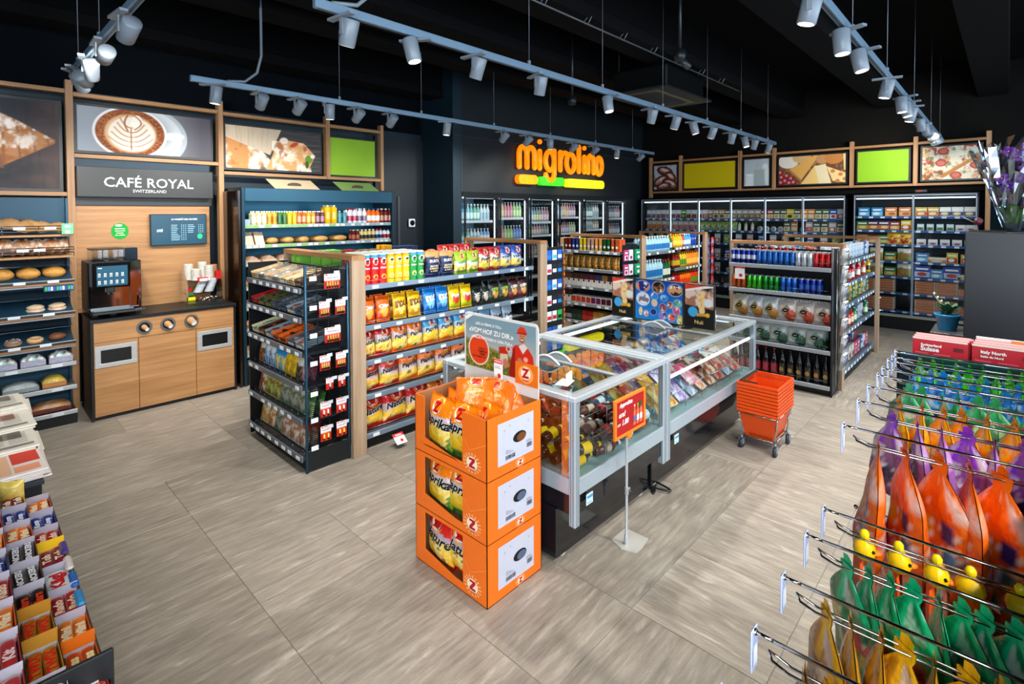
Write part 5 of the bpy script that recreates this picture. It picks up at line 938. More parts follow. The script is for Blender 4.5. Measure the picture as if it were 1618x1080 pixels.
ms = thing('menu_screen', 'dark teal menu screen on the oak café panel', 'screen', (1.42, 6.66, 1.60)); MB().bbox(0, .54, 0, .05, 0, .34, L('#0d2530'), .004).build('screen_housing', M_PLASTIC, ms)
m = MB().patch(.008, .532, .008, .332, L('#113a4c'), eps=.002); m.text('CAFÉ', .085, .17, L('#c8d8e0'), w=.055, eps=.004); m.text('ROYAL', .085, .153, L('#c8d8e0'), w=.055, eps=.004); m.text('LA VARIETÀ DEL PIACERE', .32, .285, L('#dfe8ec'), w=.25, eps=.004); m.patch(.17, .172, .02, .32, L('#0a2834'), eps=.003)
rnd = random.Random(4)
for c in range(2):
    for k in range(9 if c == 0 else 5):
        m.patch(.19 + .16 * c, .19 + .16 * c + rnd.uniform(.05, .09), .215 - .02 * k, .221 - .02 * k, L('#8fb4c4'), eps=.004)
        for q in range(3): m.patch(.285 + .17 * c + .02 * q, .295 + .17 * c + .02 * q, .215 - .02 * k, .221 - .02 * k, L('#8fb4c4'), eps=.004)
m.disc(.47, .09, .026, .03, L('#1fae6a'), 16, eps=.004); m.build('screen_image', M_SCREEN, ms)
# coffee machine
cm = thing('coffee_machine', 'black and steel bean to cup coffee machine with touch screen', 'coffee machine', (.835, 6.24, .958))
MB().bbox(.0, .42, .05, .40, .05, .53, BLACK, .006).build('body', M_BLACK, cm); MB().bbox(.005, .012, .042, .05, .06, .52, L('#9aa0a6'), .002).bbox(.325, .415, .03, .05, .05, .525, L('#c8ccd0'), .002).build('steel_side_panel', M_MIRROR, cm)
MB().bbox(.012, .322, .03, .05, .05, .30, L('#c8ccd0'), .002).build('steel_front', M_MIRROR, cm)
h = MB().bbox(.03, .32, .0, .05, .28, .52, L('#0a0c0e'), .006).build('screen_housing', M_GLOSS, cm)
m = MB().patch(.06, .30, .30, .49, L('#0e4258'), y=0, eps=.002); m.patch(.07, .10, .468, .474, WHITE, eps=.003)
for r in range(2):
    for q in range(5): x = .08 + .045 * q; z = .42 - .07 * r; m.patch(x - .009, x + .009, z - .02, z + .002, WHITE, eps=.003); m.patch(x - .007, x + .007, z - .016, z - .006, L('#5a3826'), eps=.004); m.patch(x - .012, x + .012, z - .031, z - .027, L('#cfe4ee'), eps=.003)
m.build('screen_image', M_SCREEN, cm); MB().bbox(.02, .34, -.10, .05, .05, .075, L('#181a1c'), .006).bbox(.01, .43, -.11, -.05, .045, .062, L('#3a3d40'), .004).build('drip_tray', M_METAL, cm)
for x in (.03, .17, .37): MB().bbox(x, x + .05, .08, .2, 0, .05, BLACK, .004).build('foot', M_PLASTIC, cm)
MB().bbox(.13, .20, .0, .04, .235, .285, L('#1a1c1e'), .006).tube([(.15, .01, .235), (.15, .01, .21)], .008, L('#2a2c2e'), 8).tube([(.18, .01, .235), (.18, .01, .21)], .008, L('#2a2c2e'), 8).build('coffee_spout', M_PLASTIC, cm); MB().tube([(.385, .02, .2), (.395, -.02, .17), (.39, -.02, .08)], .007, BLACK, 8).build('steam_wand', M_PLASTIC, cm)
for k, x in enumerate((.04, .165)): MB().bbox(x, x + .12, .08, .34, .53, .64, L('#7a5a44'), .004).build('bean_hopper', M_CLEAR, cm); MB().bbox(x - .003, x + .123, .075, .345, .64, .652, L('#2a2624'), .003).build('hopper_lid', M_PLASTIC, cm)
MB().bbox(.30, .40, .08, .34, .53, .652, L('#1c2a38'), .005).build('powder_hopper', M_GLOSS, cm)
# lid and sugar stand
ls = thing('cup_lid_stand', 'clear stand holding cup lids, sugar and creamers on the counter', 'stand', (1.70, 6.42, .958))
MB().quad([(0, 0, 0), (0, .22, 0), (0, .22, .42), (0, .0, .22)], WHITE).quad([(.34, 0, 0), (.34, .22, 0), (.34, .22, .42), (.34, .0, .22)], WHITE).box(0, .34, 0, .22, .0, .004, WHITE).box(0, .34, -.002, 0, 0, .05, WHITE).box(0, .34, .06, .22, .11, .114, WHITE).box(0, .34, .12, .22, .25, .254, WHITE).build('clear_frame', M_CLEAR, ls)
def lidstack(n, c, r=.048, slant=.0):
    m = MB()
    for k in range(n): z = .016 * k; m.lathe([(r, z), (r * 1.02, z + .006), (r * .85, z + .013), (r * .8, z + .015), (0, z + .0155)], c, 14, slant * k, 0, cap=False)
    return m.mesh('lid_stack', M_PLASTIC)
for k, (x, y, z, n) in enumerate(((.05, .17, .255, 11), (.11, .12, .25, 8), (.19, .17, .255, 12), (.24, .12, .25, 10))): item(lidstack(n, L('#cbc6bc')), 'lid_stack', f'white stack of cup lids on top of the clear stand, {ordn(k + 1)} from left', 'cup lids', (1.70 + x, 6.42 + y, .958 + z), 0, 'stacks of cup lids')
item(lidstack(10, L('#b87a54'), .036), 'lid_stack', 'brown stack of cup lids at the right of the clear stand', 'cup lids', (2.0, 6.57, 1.21)); item(lidstack(9, L('#b9c0c8'), .045, .008), 'lid_stack', 'grey white lids leaning in the middle of the clear stand', 'cup lids', (1.82, 6.52, 1.075)); item(lidstack(9, L('#b9c0c8'), .045, .006), 'lid_stack', 'leaning grey white lids at the right middle of the stand', 'cup lids', (1.93, 6.52, 1.075))
for k, (x, w_, c, n) in enumerate(((.03, .07, '#e8d81c', 'yellow tea sachets'), (.04, .06, '#15803a', 'green tea sachets'), (.03, .06, '#b01c24', 'red tea sachets'))): item(carton(w_, .07, .05, L(c), bands=((.3, .6, BLACK if k == 1 else L(c)),), name='tea_sachets'), 'tea_sachets', f'{n} in the left of the clear stand', 'tea', (1.735, 6.425 + .05 * k, .965 + .045 * k))
for q, x in enumerate((.12, .22)):
    m = MB(); rnd = random.Random(q)
    for k in range(26): m.blob(rnd.uniform(0, .09), rnd.uniform(0, .1), rnd.uniform(.0, .04), .011, .011, .008, rnd.choice([L('#2a2624'), L('#e8d8c8'), L('#8a6a5a'), L('#1a1614')]), 6, 4)
    o = tag(m.build('creamer_cups', M_PLASTIC, None, (1.70 + x, 6.43, .975)), f'{("left", "right")[q]} heap of coffee creamer cups in the clear stand', 'creamers', kind='stuff')
m = MB()
rnd = random.Random(9)
for k in range(14): m.bbox(rnd.uniform(0, .04), rnd.uniform(.08, .13), .0 + .008 * k, .006 + .008 * k, 0, .03 + .01 * rnd.random(), rnd.choice([RED, L('#e0382c'), L('#f0d8d0')]), .002)
tag(m.build('sugar_sticks', M_PAPER, None, (1.80, 6.44, 1.20)), 'red sugar sticks in front of the white lid stacks', 'sugar', kind='stuff'); item(carton(.05, .09, .05, RED, name='sugar_box'), 'sugar_box', 'small red sugar box right of the lid stacks', 'sugar', (2.02, 6.47, 1.21))

# ================================================================ LEFT OPEN COOLER
LO = (2.18, 6.20); LW = 2.0
lc = thing('open_cooler', 'open blue-black cooler with smoothies, sandwiches and salads beside the café', 'cooler', (*LO, 0)); BC = L('#123242')
MB().bbox(0, .035, 0, .55, 0, 2.24, BC, .004).build('side_wall', M_METAL, lc); MB().bbox(LW - .035, LW, 0, .55, 0, 2.24, BC, .004).build('side_wall', M_METAL, lc); MB().bbox(.035, LW - .035, 0, .10, 2.08, 2.235, L('#1c4a60'), .006).build('canopy', M_METAL, lc); MB().box(.035, LW - .035, .1, .55, 2.18, 2.235, BC).build('top_panel', M_METAL, lc)
MB().box(.035, LW - .035, .50, .55, .2, 2.18, L('#17627e')).build('back_wall', M_METAL, lc); MB().bbox(.035, LW - .035, .02, .55, 0, .22, L('#14181b'), .004).build('base', M_METAL, lc); MB().bbox(.06, LW - .06, .115, .14, 2.10, 2.12, L('#e8f4ff'), .003).build('light_tube', M_TUBE, lc)
for k, x in enumerate((.42, 1.28)):
    MB().quad([(x, .12, 2.24), (x + .56, .12, 2.24), (x + .52, .3, 2.36), (x - .04, .3, 2.36)], (L('#d8c4a4'), L('#8fae6a'))[k]).disc(x + .26, 2.29, .09, .03, L('#4a3a2a'), 10, y=.18).build('top_sign', M_CARTON, lc)
for i, z in enumerate((1.805, 1.575, 1.37, 1.10, .87, .63, .34)):
    sh = MB().box(.035, LW - .035, .05, .5, z - .025, z - .012, L('#5a7488')).build('shelf', M_METAL, lc); MB().bbox(.035, LW - .035, .035, .05, z - .03, z + .012, L('#8fa09c'), .002).build('price_rail', M_PLASTIC, sh)
    m = MB(); rnd = random.Random(i)
    for k in range(26): x = .06 + k * .072; m.box(x, x + .05, .031, .035, z - .022, z + .004, rnd.choice([L('#e8eee8'), L('#7fbe4a'), L('#cfd8e0')] if k < 15 else [L('#dfe6ee'), L('#8fa8c8')]))
    tag(m.build('price_labels', M_PAPER, sh), kind='stuff')
sm = lambda c, l: bottle(.027, .165, L(c), L(l), L('#e9ebe4'), .2, 10, (.2, .62), 'smoothie_bottle')
cl_ = 'cooler'
fill(LO, 0, 1.806, 'top cooler shelf', [(carton(.07, .07, .07, L('#9ab4c0'), name='yogurt_pot'), 'yogurt_pot', 'yogurt', 'small clear pot', 1, .085), (sm('#d4cf9a', '#e8e6cc'), 'smoothie_bottle', 'smoothie', 'pale green smoothie', 3, .059, 2, .07), (sm('#e0b040', '#d08a28'), 'smoothie_bottle', 'smoothie', 'amber smoothie', 2, .059, 2, .07), (sm('#4a7a3a', '#2f6a4a'), 'smoothie_bottle', 'smoothie', 'dark green smoothie', 2, .059, 2, .07), (sm('#e8c020', '#e0b830'), 'smoothie_bottle', 'smoothie', 'yellow smoothie', 2, .059, 2, .07), (sm('#d86a2c', '#e0a080'), 'smoothie_bottle', 'smoothie', 'orange smoothie', 2, .059, 2, .07), (sm('#e0a030', '#d8c070'), 'smoothie_bottle', 'smoothie', 'golden smoothie', 2, .059, 2, .07), (sm('#6a3a4a', '#a87a8a'), 'smoothie_bottle', 'smoothie', 'berry smoothie', 2, .059, 2, .07), (bottle(.04, .24, L('#e8b81c'), L('#d8b840'), L('#e9ebe4'), .15, 12, (.3, .6), 'juice_bottle'), 'juice_bottle', 'juice', 'large yellow juice bottle', 2, .086, 2, .09), (bottle(.03, .17, L('#5a98a0'), L('#3a8a98'), L('#c8d0d0'), .2, name='juice_bottle'), 'juice_bottle', 'juice', 'teal bottle', 2, .07), (bottle(.032, .20, L('#e6e8ee'), L('#c0405a'), L('#c81c3c'), .3, name='milk_drink'), 'milk_drink', 'milk drink', 'white and red bottle', 2, .072, 2, .08), (bottle(.032, .20, L('#e6e8ee'), L('#8a7088'), L('#e8e8ee'), .3, name='milk_drink'), 'milk_drink', 'milk drink', 'white bottle with berries', 2, .072, 2, .08), (bottle(.032, .20, L('#f07a18'), L('#e8f0f8'), L('#1c58b0'), .3, name='milk_drink'), 'milk_drink', 'milk drink', 'orange and blue bottle', 3, .066, 2, .08), (bottle(.032, .20, L('#6a2018'), L('#b87a60'), L('#e8d8d0'), .3, name='milk_drink'), 'milk_drink', 'milk drink', 'dark brown chocolate bottle', 3, .066, 2, .08)], .04, .08)
tri = MB().add([(-.05, 0, 0), (.05, 0, 0), (.05, .1, 0), (-.05, .1, 0), (-.05, .09, .15), (.05, .09, .15)], [(0, 1, 5, 4), (1, 2, 5), (3, 0, 4), (2, 3, 4, 5), (0, 3, 2, 1)], [L('#e0c8b0'), L('#c8a078'), L('#c8a078'), L('#b88a60'), L('#b88a60')]).mesh('sandwich_pack', M_FILM)
def roll(w_, seed): return MB().bbox(-w_ / 2, w_ / 2, 0, .12, 0, .012, L('#2a2a2c'), .003).blob(0, .06, .045, w_ * .42, .05, .04, L('#d0a060'), 12, 6, seed, .05).mesh('sandwich_pack', M_FILM)
sc_ = lambda c, l, k: bottle(.027, .15, L(c), L(l), L(k), .3, name='small_bottle')
fill(LO, 0, 1.576, 'second cooler shelf', [(tri, 'sandwich_pack', 'sandwich', 'triangle sandwich', 2, .12, 2, .12), (roll(.17, 1), 'sandwich_pack', 'sandwich', 'filled round roll', 3, .19, 2, .13), (roll(.24, 3), 'sandwich_pack', 'sandwich', 'long filled baguette', 2, .26, 2, .13), (sc_('#6a1c18', '#b06a50', '#d8d0c8'), 'small_bottle', 'milk drink', 'dark red small bottle', 2, .062, 2, .07), (sc_('#d8c880', '#3a3a3c', '#e8e0c8'), 'small_bottle', 'milk drink', 'cream small bottle', 4, .058, 2, .07), (sc_('#c8d0d8', '#1c3a6a', '#d83a4a'), 'small_bottle', 'milk drink', 'navy small bottle with red cap', 2, .058, 2, .07), (sc_('#d8e0e8', '#a01828', '#3a4a6a'), 'small_bottle', 'milk drink', 'white small bottle with blue cap', 2, .06, 2, .07)], .05, .08)
SP = [pack(.16, .09, .14, L('#c8b098'), L('#a88468'), 11), pack(.16, .09, .14, L('#8a9a6a'), L('#c87a4a'), 12), pack(.16, .1, .14, L('#d8c8b8'), L('#8a5a48'), 13), pack(.16, .11, .14, L('#a0643c'), L('#c89070'), 14)]
for r, z in enumerate((1.37, 1.10, .87, .63, .34)): fill(LO, 0, z + .001, f'{ROWN[2:][r] if r < 4 else "lowest"} cooler shelf', [(SP[r % 4], 'salad_pack', 'salad', f'{("tan", "green and orange", "pale brown", "reddish brown")[r % 4]} food pack', 10, .19, 2 if r < 1 else 1, .15)], .04, .06)
t = tag(MB().bbox(0, .028, 0, .5, 0, 2.2, L('#2a1c12'), .002).build('side_glass_panel', M_GLOSS, None, (2.14, 6.2, 0)), 'dark glossy side panel between the café counter and the cooler', 'panel')

# ================================================================ DRINKS COOLER UNDER THE LIT SIGN
dc = thing('drinks_cooler', 'six-door glass drinks cooler under the lit sign', 'cooler', (5.37, 6.14, 0)); DWW = 4.79
MB().box(0, DWW, .62, .64, 0, 2.25, L('#8fb0c0')).build('back_wall', M_METAL, dc); MB().bbox(0, DWW, .0, .62, 0, .12, L('#12161a'), .004).build('plinth', M_METAL, dc); MB().box(0, DWW, 0, .62, 2.20, 2.268, L('#12181e')).build('top_frame', M_METAL, dc)
doors = [(.03, .78), (.81, 1.53), (1.57, 2.30), (2.40, 3.16), (3.21, 3.99), (4.03, 4.75)]
for k, (a, b) in enumerate(doors):
    g = b + (.02 if k != 2 else .05); MB().box(g - .012, g + .012, .0, .6, .12, 2.2, L('#141a20')).build('divider', M_METAL, dc); MB().bbox(b - .035, b - .022, .04, .06, .2, 2.15, L('#e6f4ff'), .003).build('light_tube', M_TUBE2, dc); MB().bbox(a + .02, b - .05, .04, .06, 2.17, 2.19, L('#e6f4ff'), .003).build('light_tube', M_TUBE, dc)
    d = MB(); [d.bbox(*q, L('#171d23'), .002) for q in ((a, a + .025, -.03, -.005, .12, 2.2), (b - .025, b, -.03, -.005, .12, 2.2), (a + .025, b - .025, -.03, -.005, .12, .15), (a + .025, b - .025, -.03, -.005, 2.17, 2.2))]; d = d.build('door', M_METAL, dc)
    MB().quad([(a + .025, -.016, .15), (b - .025, -.016, .15), (b - .025, -.016, 2.17), (a + .025, -.016, 2.17)], WHITE).build('pane', M_GLASS, d); MB().tube([(a + .04, -.05, .9), (a + .04, -.05, 1.3)], .008, STEEL, 6).build('handle', M_CHROME, d)
DCP = [[('#3aa8c8', '#d8e8f0', '#f0f4f6', 'pale blue'), ('#2a9a78', '#d8f0e0', '#f0f4f6', 'teal green'), ('#c8d8e0', '#8ab0c0', '#d8dcd0', 'clear'), ('#3a8ac8', '#e0e8f0', '#e8e8e8', 'blue')], [('#c8a020', '#e0c860', '#2a58a8', 'amber'), ('#c82c34', '#e07a80', '#d8d8d8', 'red'), ('#88b828', '#c8e060', '#e8e8e8', 'lime'), ('#2858c0', '#6a98e0', '#e8e8e8', 'royal blue')], [('#4a90c0', '#c8d8e8', '#c83a48', 'light blue'), ('#1c5a3a', '#d8c850', '#2a6a48', 'dark green'), ('#a8303c', '#e0b0b0', '#e0c8a0', 'rose'), ('#3a3028', '#a89878', '#c8b060', 'brown')], [('#a8c8e0', '#e0e8f0', '#3a58b8', 'pale'), ('#e08a20', '#f0c070', '#e8e8e0', 'orange'), ('#b04868', '#e0c0d0', '#c83a68', 'pink'), ('#c8c070', '#e0e0b8', '#e8e8e0', 'straw')], [('#1c5030', '#c8d0b8', '#a83a30', 'green'), ('#38684a', '#e0e0d8', '#d0d0c8', 'mossy'), ('#c8ccc8', '#8a948c', '#c0c4c0', 'silvery'), ('#a8885a', '#e0d0b0', '#c8c0b0', 'tan')], [('#b03070', '#e0a8c0', '#c02a68', 'magenta'), ('#3a2c28', '#b8a898', '#c8b8a8', 'dark'), ('#c05a3c', '#e8c8b8', '#d8d0c8', 'copper'), ('#2a3038', '#c0c8d0', '#d0d0d0', 'black')]]
for k, (a, b) in enumerate(doors):
    zs = ((1.80, 1.465, 1.12, .78, .44, .13), (1.84, 1.47, 1.12, .78, .44, .13), (1.76, 1.52, 1.15, .78, .44, .13), (1.84, 1.53, 1.15, .78, .44, .13), (1.82, 1.58, 1.15, .78, .44, .13), (1.80, 1.45, 1.12, .78, .44, .13))[k]
    for r, z in enumerate(zs):
        MB().box(a + .01, b - .05, .08, .58, z - .015, z - .005, L('#b8c8d0')).bbox(a + .01, b - .05, .07, .08, z - .02, z + .02, L('#dfe8f0'), .002).build('wire_shelf', M_METAL, dc)
        if z < 1.1: continue
        n = 9; h = .28 if r == 0 else (.22 if zs[r - 1] - z < .35 else .25); seq = DCP[k]; sp = []
        for q in range(3):
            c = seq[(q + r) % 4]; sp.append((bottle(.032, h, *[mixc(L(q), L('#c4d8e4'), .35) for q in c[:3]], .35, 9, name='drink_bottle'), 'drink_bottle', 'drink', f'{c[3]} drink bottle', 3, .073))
        fill((5.37, 6.14), 0, z, f'{ROWN[r]} shelf behind cooler door {ordn(k + 1)}', sp, a + .01, .12)

# ================================================================ EAST WALL FRIDGES
FO = (10.6, 6.0); FW = 3.94
f1 = thing('glass_door_fridge', 'long six-door fridge of meat, cheese and salads on the back wall', 'fridge', (*FO, 0), TH)
def frid(t, W, doorsx, zs, zt=2.235, zb=.24):
    MB().box(0, W, .62, .65, 0, zt, L('#30383e')).build('back_wall', M_METAL, t); MB().bbox(0, W, .02, .62, 0, zb, L('#14171a'), .006).build('base', M_METAL, t); MB().bbox(0, W, 0, .62, zt - .06, zt, L('#222b33'), .004).build('top_panel', M_METAL, t); MB().box(0, .02, 0, .62, zb, zt, L('#1c2228')).build('side_wall', M_METAL, t); MB().box(W - .02, W, 0, .62, zb, zt, L('#1c2228')).build('side_wall', M_METAL, t); MB().bbox(0, W, -.005, .02, zb - .03, zb, L('#c8c0a8'), .003).build('bumper_strip', M_ALU, t)
    MB().bbox(.04, W - .04, .03, .06, zt - .085, zt - .065, L('#e8f2ff'), .003).build('light_tube', M_TUBE2, t)
    for k, (a, b) in enumerate(zip(doorsx, doorsx[1:])):
        d = MB(); [d.bbox(*q, L('#8a98a4'), .002) for q in ((a, a + .014, -.03, -.008, zb, zt - .02), (b - .014, b, -.03, -.008, zb, zt - .02), (a + .014, b - .014, -.03, -.008, zb, zb + .02), (a + .014, b - .014, -.03, -.008, zt - .04, zt - .02))]; d = d.build('door', M_METAL, t); MB().quad([(a + .014, -.02, zb + .02), (b - .014, -.02, zb + .02), (b - .014, -.02, zt - .04), (a + .014, -.02, zt - .04)], WHITE).build('pane', M_GLASS, d)
        MB().bbox(b - .005, b + .005, .03, .04, zb, zt - .08, L('#dfeeff'), .002).build('light_tube', M_TUBE2, t)
    for z in zs:
        sh = MB().box(.02, W - .02, .1, .6, z - .02, z - .008, L('#4a545c')).build('shelf', M_METAL, t); MB().bbox(.02, W - .02, .085, .1, z - .035, z + .004, L('#2c5a94'), .003).build('price_rail', M_PLASTIC, sh)
        m = MB(); [m.box(.06 + .16 * q, .12 + .16 * q, .082, .085, z - .03, z - .002, L('#dfe8f4')) for q in range(int(W / .16) - 1)]; tag(m.build('price_labels', M_PAPER, sh), kind='stuff')
frid(f1, FW, [0, .68, 1.314, 1.976, 2.62, 3.273, 3.93], (1.80, 1.565, 1.31, 1.0, .72, .45, .25))
fp = lambda a, b, c, s, w_=.115, h=.19, wd=None: standpack(w_, h, L(a), L(b), L(c), s, .02, wd)
def seqfill(O, z, where, items, W, ly=.13, x0=.04, rx=-.12, dd=1):
    p = (W - .08) / len(items); fill(O, TH, z, where, [(me, nm, ct_, ds, 1, p, dd, .12) for me, nm, ct_, ds in items], x0, ly, rx)
F = {'m': (fp('#c8ccd4', '#5a2a34', '#8a3a44', 1), 'meat_pack', 'meat', 'grey and wine meat pack'), 'M': (fp('#d8c8c8', '#b04a48', '#d88a80', 2), 'meat_pack', 'meat', 'pink sliced meat pack'), 'g': (fp('#4a9a2a', '#3a2c30', '#7ac040', 3), 'meat_pack', 'meat', 'green edged meat pack'), 'o': (fp('#e8c8a0', '#e8702c', '#f0a060', 4), 'meat_pack', 'meat', 'orange fresh pack'), 'b': (fp('#b89870', '#d8c8b0', '#6a4a30', 5, .14), 'paper_pack', 'deli food', 'brown paper pack'), 'c': (fp('#a8a49c', '#6a5a48', '#c8a888', 6), 'deli_pack', 'deli food', 'grey deli pack'), 's': (pkt(L('#a8b868'), L('#5f8a3c'), L('#d8e0b0'), .17, .18, 71), 'salad_bag', 'salad', 'green salad bag'), 'w': (bottle(.03, .17, L('#e8e4d0'), L('#f0ece0'), L('#d8c028'), .25, name='dressing_bottle'), 'dressing_bottle', 'dressing', 'white bottle with yellow cap'), 'y': (fp('#e8c81c', '#f0e070', '#3a5a28', 7, .14), 'cheese_pack', 'cheese', 'yellow cheese pack'), 'k': (fp('#5a6a4a', '#e8e0c8', '#c8b078', 8), 'cheese_pack', 'cheese', 'olive and cream cheese pack'), 'r': (fp('#8a2a34', '#e8c890', '#d8a868', 9), 'cheese_pack', 'cheese', 'wine red cheese pack'), 'u': (fp('#2a5ab0', '#e8ecf4', '#d8504a', 10), 'cheese_pack', 'cheese', 'blue and white cheese pack'), 'x': (fp('#d8d8d4', '#c82c2c', '#f0f0f0', 11), 'cheese_pack', 'cheese', 'white and red pack'), 'O': (fp('#d89048', '#f0c888', '#e8e0d0', 12), 'cheese_pack', 'cheese', 'orange cheese pack'), 'd': (MB().blob(0, .05, .05, .055, .025, .055, L('#dfe6ea'), 12, 6).disc(0, .05, .035, .035, L('#7fa0a8'), 12, y=.02).mesh('cheese_round', M_PLASTIC), 'cheese_round', 'cheese', 'round white cheese tub'), 'D': (MB().blob(0, .05, .045, .055, .025, .045, L('#2f80b8'), 12, 6).mesh('cheese_round', M_PLASTIC), 'cheese_round', 'cheese', 'round blue cheese tub'), 'v': (pack(.13, .07, .12, L('#c8ccd0'), L('#a85a48'), 21), 'meat_tray', 'meat', 'low meat tray')}
FS = ['mmmmmmmgmmmMbbbkccccccc', 'ooooMMoMMMcvssssswww', None]
seqfill(FO, 1.801, 'upper fridge shelf', [F[c] for c in 'mmmmmmmgmmmMcbbkcccccrrkkykOOkkux'], FW); seqfill(FO, 1.566, 'second fridge shelf', [F[c] for c in 'oooMMMMMMMsssssswwwddddkODMkkxk'], FW)
for r, z in enumerate((1.31, 1.0, .72, .45)): seqfill(FO, z + .001, f'{ROWN[2 + r] if r < 3 else "low"} fridge shelf', [F[c] for c in ('xsuxdukxsmMuxckuxs', 'uxuxuudxuxkuxuuxux', 'uuxxuuxxduxuuxxukx', 'vvvvvvvvvvvvvvvv')[r]], FW)
FO2 = (10.6, 1.95); FW2 = 1.62
f2 = thing('glass_door_freezer', 'two-door freezer of pizzas and frozen food on the back wall', 'freezer', (*FO2, 0), TH); frid(f2, FW2, [.02, .83, 1.60], (1.86, 1.63, 1.395, 1.12, .865, .60, .30))
MB().bbox(.85, 1.0, -.012, 0, 2.25, 2.29, L('#2a2e33'), .003).quad([(.88, -.014, 2.258), (.94, -.014, 2.258), (.94, -.014, 2.282), (.88, -.014, 2.282)], L('#8a1a1e')).build('temperature_display', M_PLASTIC, f2)
fb = lambda a, b, c, s, w_=.165, h=.15, wd=None, wc=WHITE: standpack(w_, h, L(a), L(b), L(c), s, .03, wd, wc)
Z_ = {'b': (fb('#2a8ac8', '#7fc0e0', '#e8f0f4', 1), 'frozen_box', 'frozen food', 'light blue frozen pack'), 'p': (fb('#d8884a', '#e8b078', '#c86a3c', 2), 'frozen_box', 'frozen food', 'peach coloured box'), 'm': (fb('#d8b04a', '#c84a3c', '#e8d8a8', 3), 'frozen_box', 'frozen food', 'mixed colour box'), 'w': (fb('#e8e8e4', '#2a3a78', '#e8d090', 4), 'frozen_box', 'frozen food', 'white box with dark emblem'), 'g': (fb('#3a7a34', '#d8903c', '#c8d890', 5, .17, .15), 'frozen_box', 'frozen food', 'green vegetable box'), 'u': (fb('#4a2a5a', '#c87a3c', '#e8c890', 6, .17, .16), 'frozen_box', 'frozen food', 'purple meal box'), 'r': (fb('#8a2a34', '#d8a060', '#e8c8a0', 7, .14, .15), 'frozen_box', 'frozen food', 'dark red meal box'), 'y': (fb('#e8c828', '#c8282c', '#f0f0e8', 8, .14, .17), 'frozen_box', 'frozen food', 'yellow and red pack'), 'Y': (pkt(L('#f0c020'), L('#c84a2c'), L('#f4d060'), .2, .2, 81), 'frozen_bag', 'frozen food', 'yellow frozen bag'), 'c': (fb('#c8e0e8', '#4a9a6a', '#8a5a3c', 9, .09, .11), 'ice_cream_tub', 'ice cream', 'pale blue tub'), 'h': (fb('#e8e8ec', '#c8ccd8', '#b04a58', 10, .12, .10), 'frozen_box', 'frozen food', 'white carton'), 'W': (pkt(L('#e8e6dc'), L('#c8783c'), L('#7a9a48'), .19, .21, 82), 'frozen_bag', 'frozen food', 'white vegetable bag'), 'B': (fb('#1c4aa8', '#c8d0e8', '#c84a3c', 11, .22, .2), 'frozen_box', 'frozen food', 'deep blue fish box'), 'o': (fb('#e8d8b8', '#d8843c', '#e8e0d0', 12, .26, .09), 'frozen_box', 'frozen food', 'long cream and orange box'), 'z': (MB().bbox(-.13, .13, 0, .26, 0, .04, L('#d8c8b8'), .003).patch(-.12, .12, .003, .036, L('#c8703c')).add([(-.12, .01, .041), (.12, .01, .041), (.12, .25, .041), (-.12, .25, .041)], [(0, 1, 2, 3)], L('#d8a070')).mesh('pizza_box', M_CARTON), 'pizza_box', 'pizza', 'flat pizza box')}
for r, (z, a, b) in enumerate(((1.86, 'bbpp', 'mmwww'), (1.63, 'guury', 'cccchh'), (1.395, 'prgYY', 'hhhhh'), (1.12, 'hWgW', 'boym'), (.865, 'WWgW', 'BbBo'))):
    fill(FO2, TH, z + .001, f'{ROWN[r]} shelf of the left freezer door', [(*Z_[c], 1, .76 / len(a)) for c in a], .04, .13, -.08); fill(FO2, TH, z + .001, f'{ROWN[r]} shelf of the right freezer door', [(*Z_[c], 1, .74 / len(b)) for c in b], .85, .13, -.08)
for r, z in enumerate((.60, .30)):
    for s_, x0 in (('left', .04), ('right', .85)):
        for k in range(5): fill(FO2, TH, z + .001 + .042 * k, f'level {ordn(k + 1)} of {("upper", "lower")[r]} pizza shelf, {s_} door', [(*Z_['z'], 2 if s_ == 'left' else (3 if k < 3 else 2), .27)], x0, .11, .0)
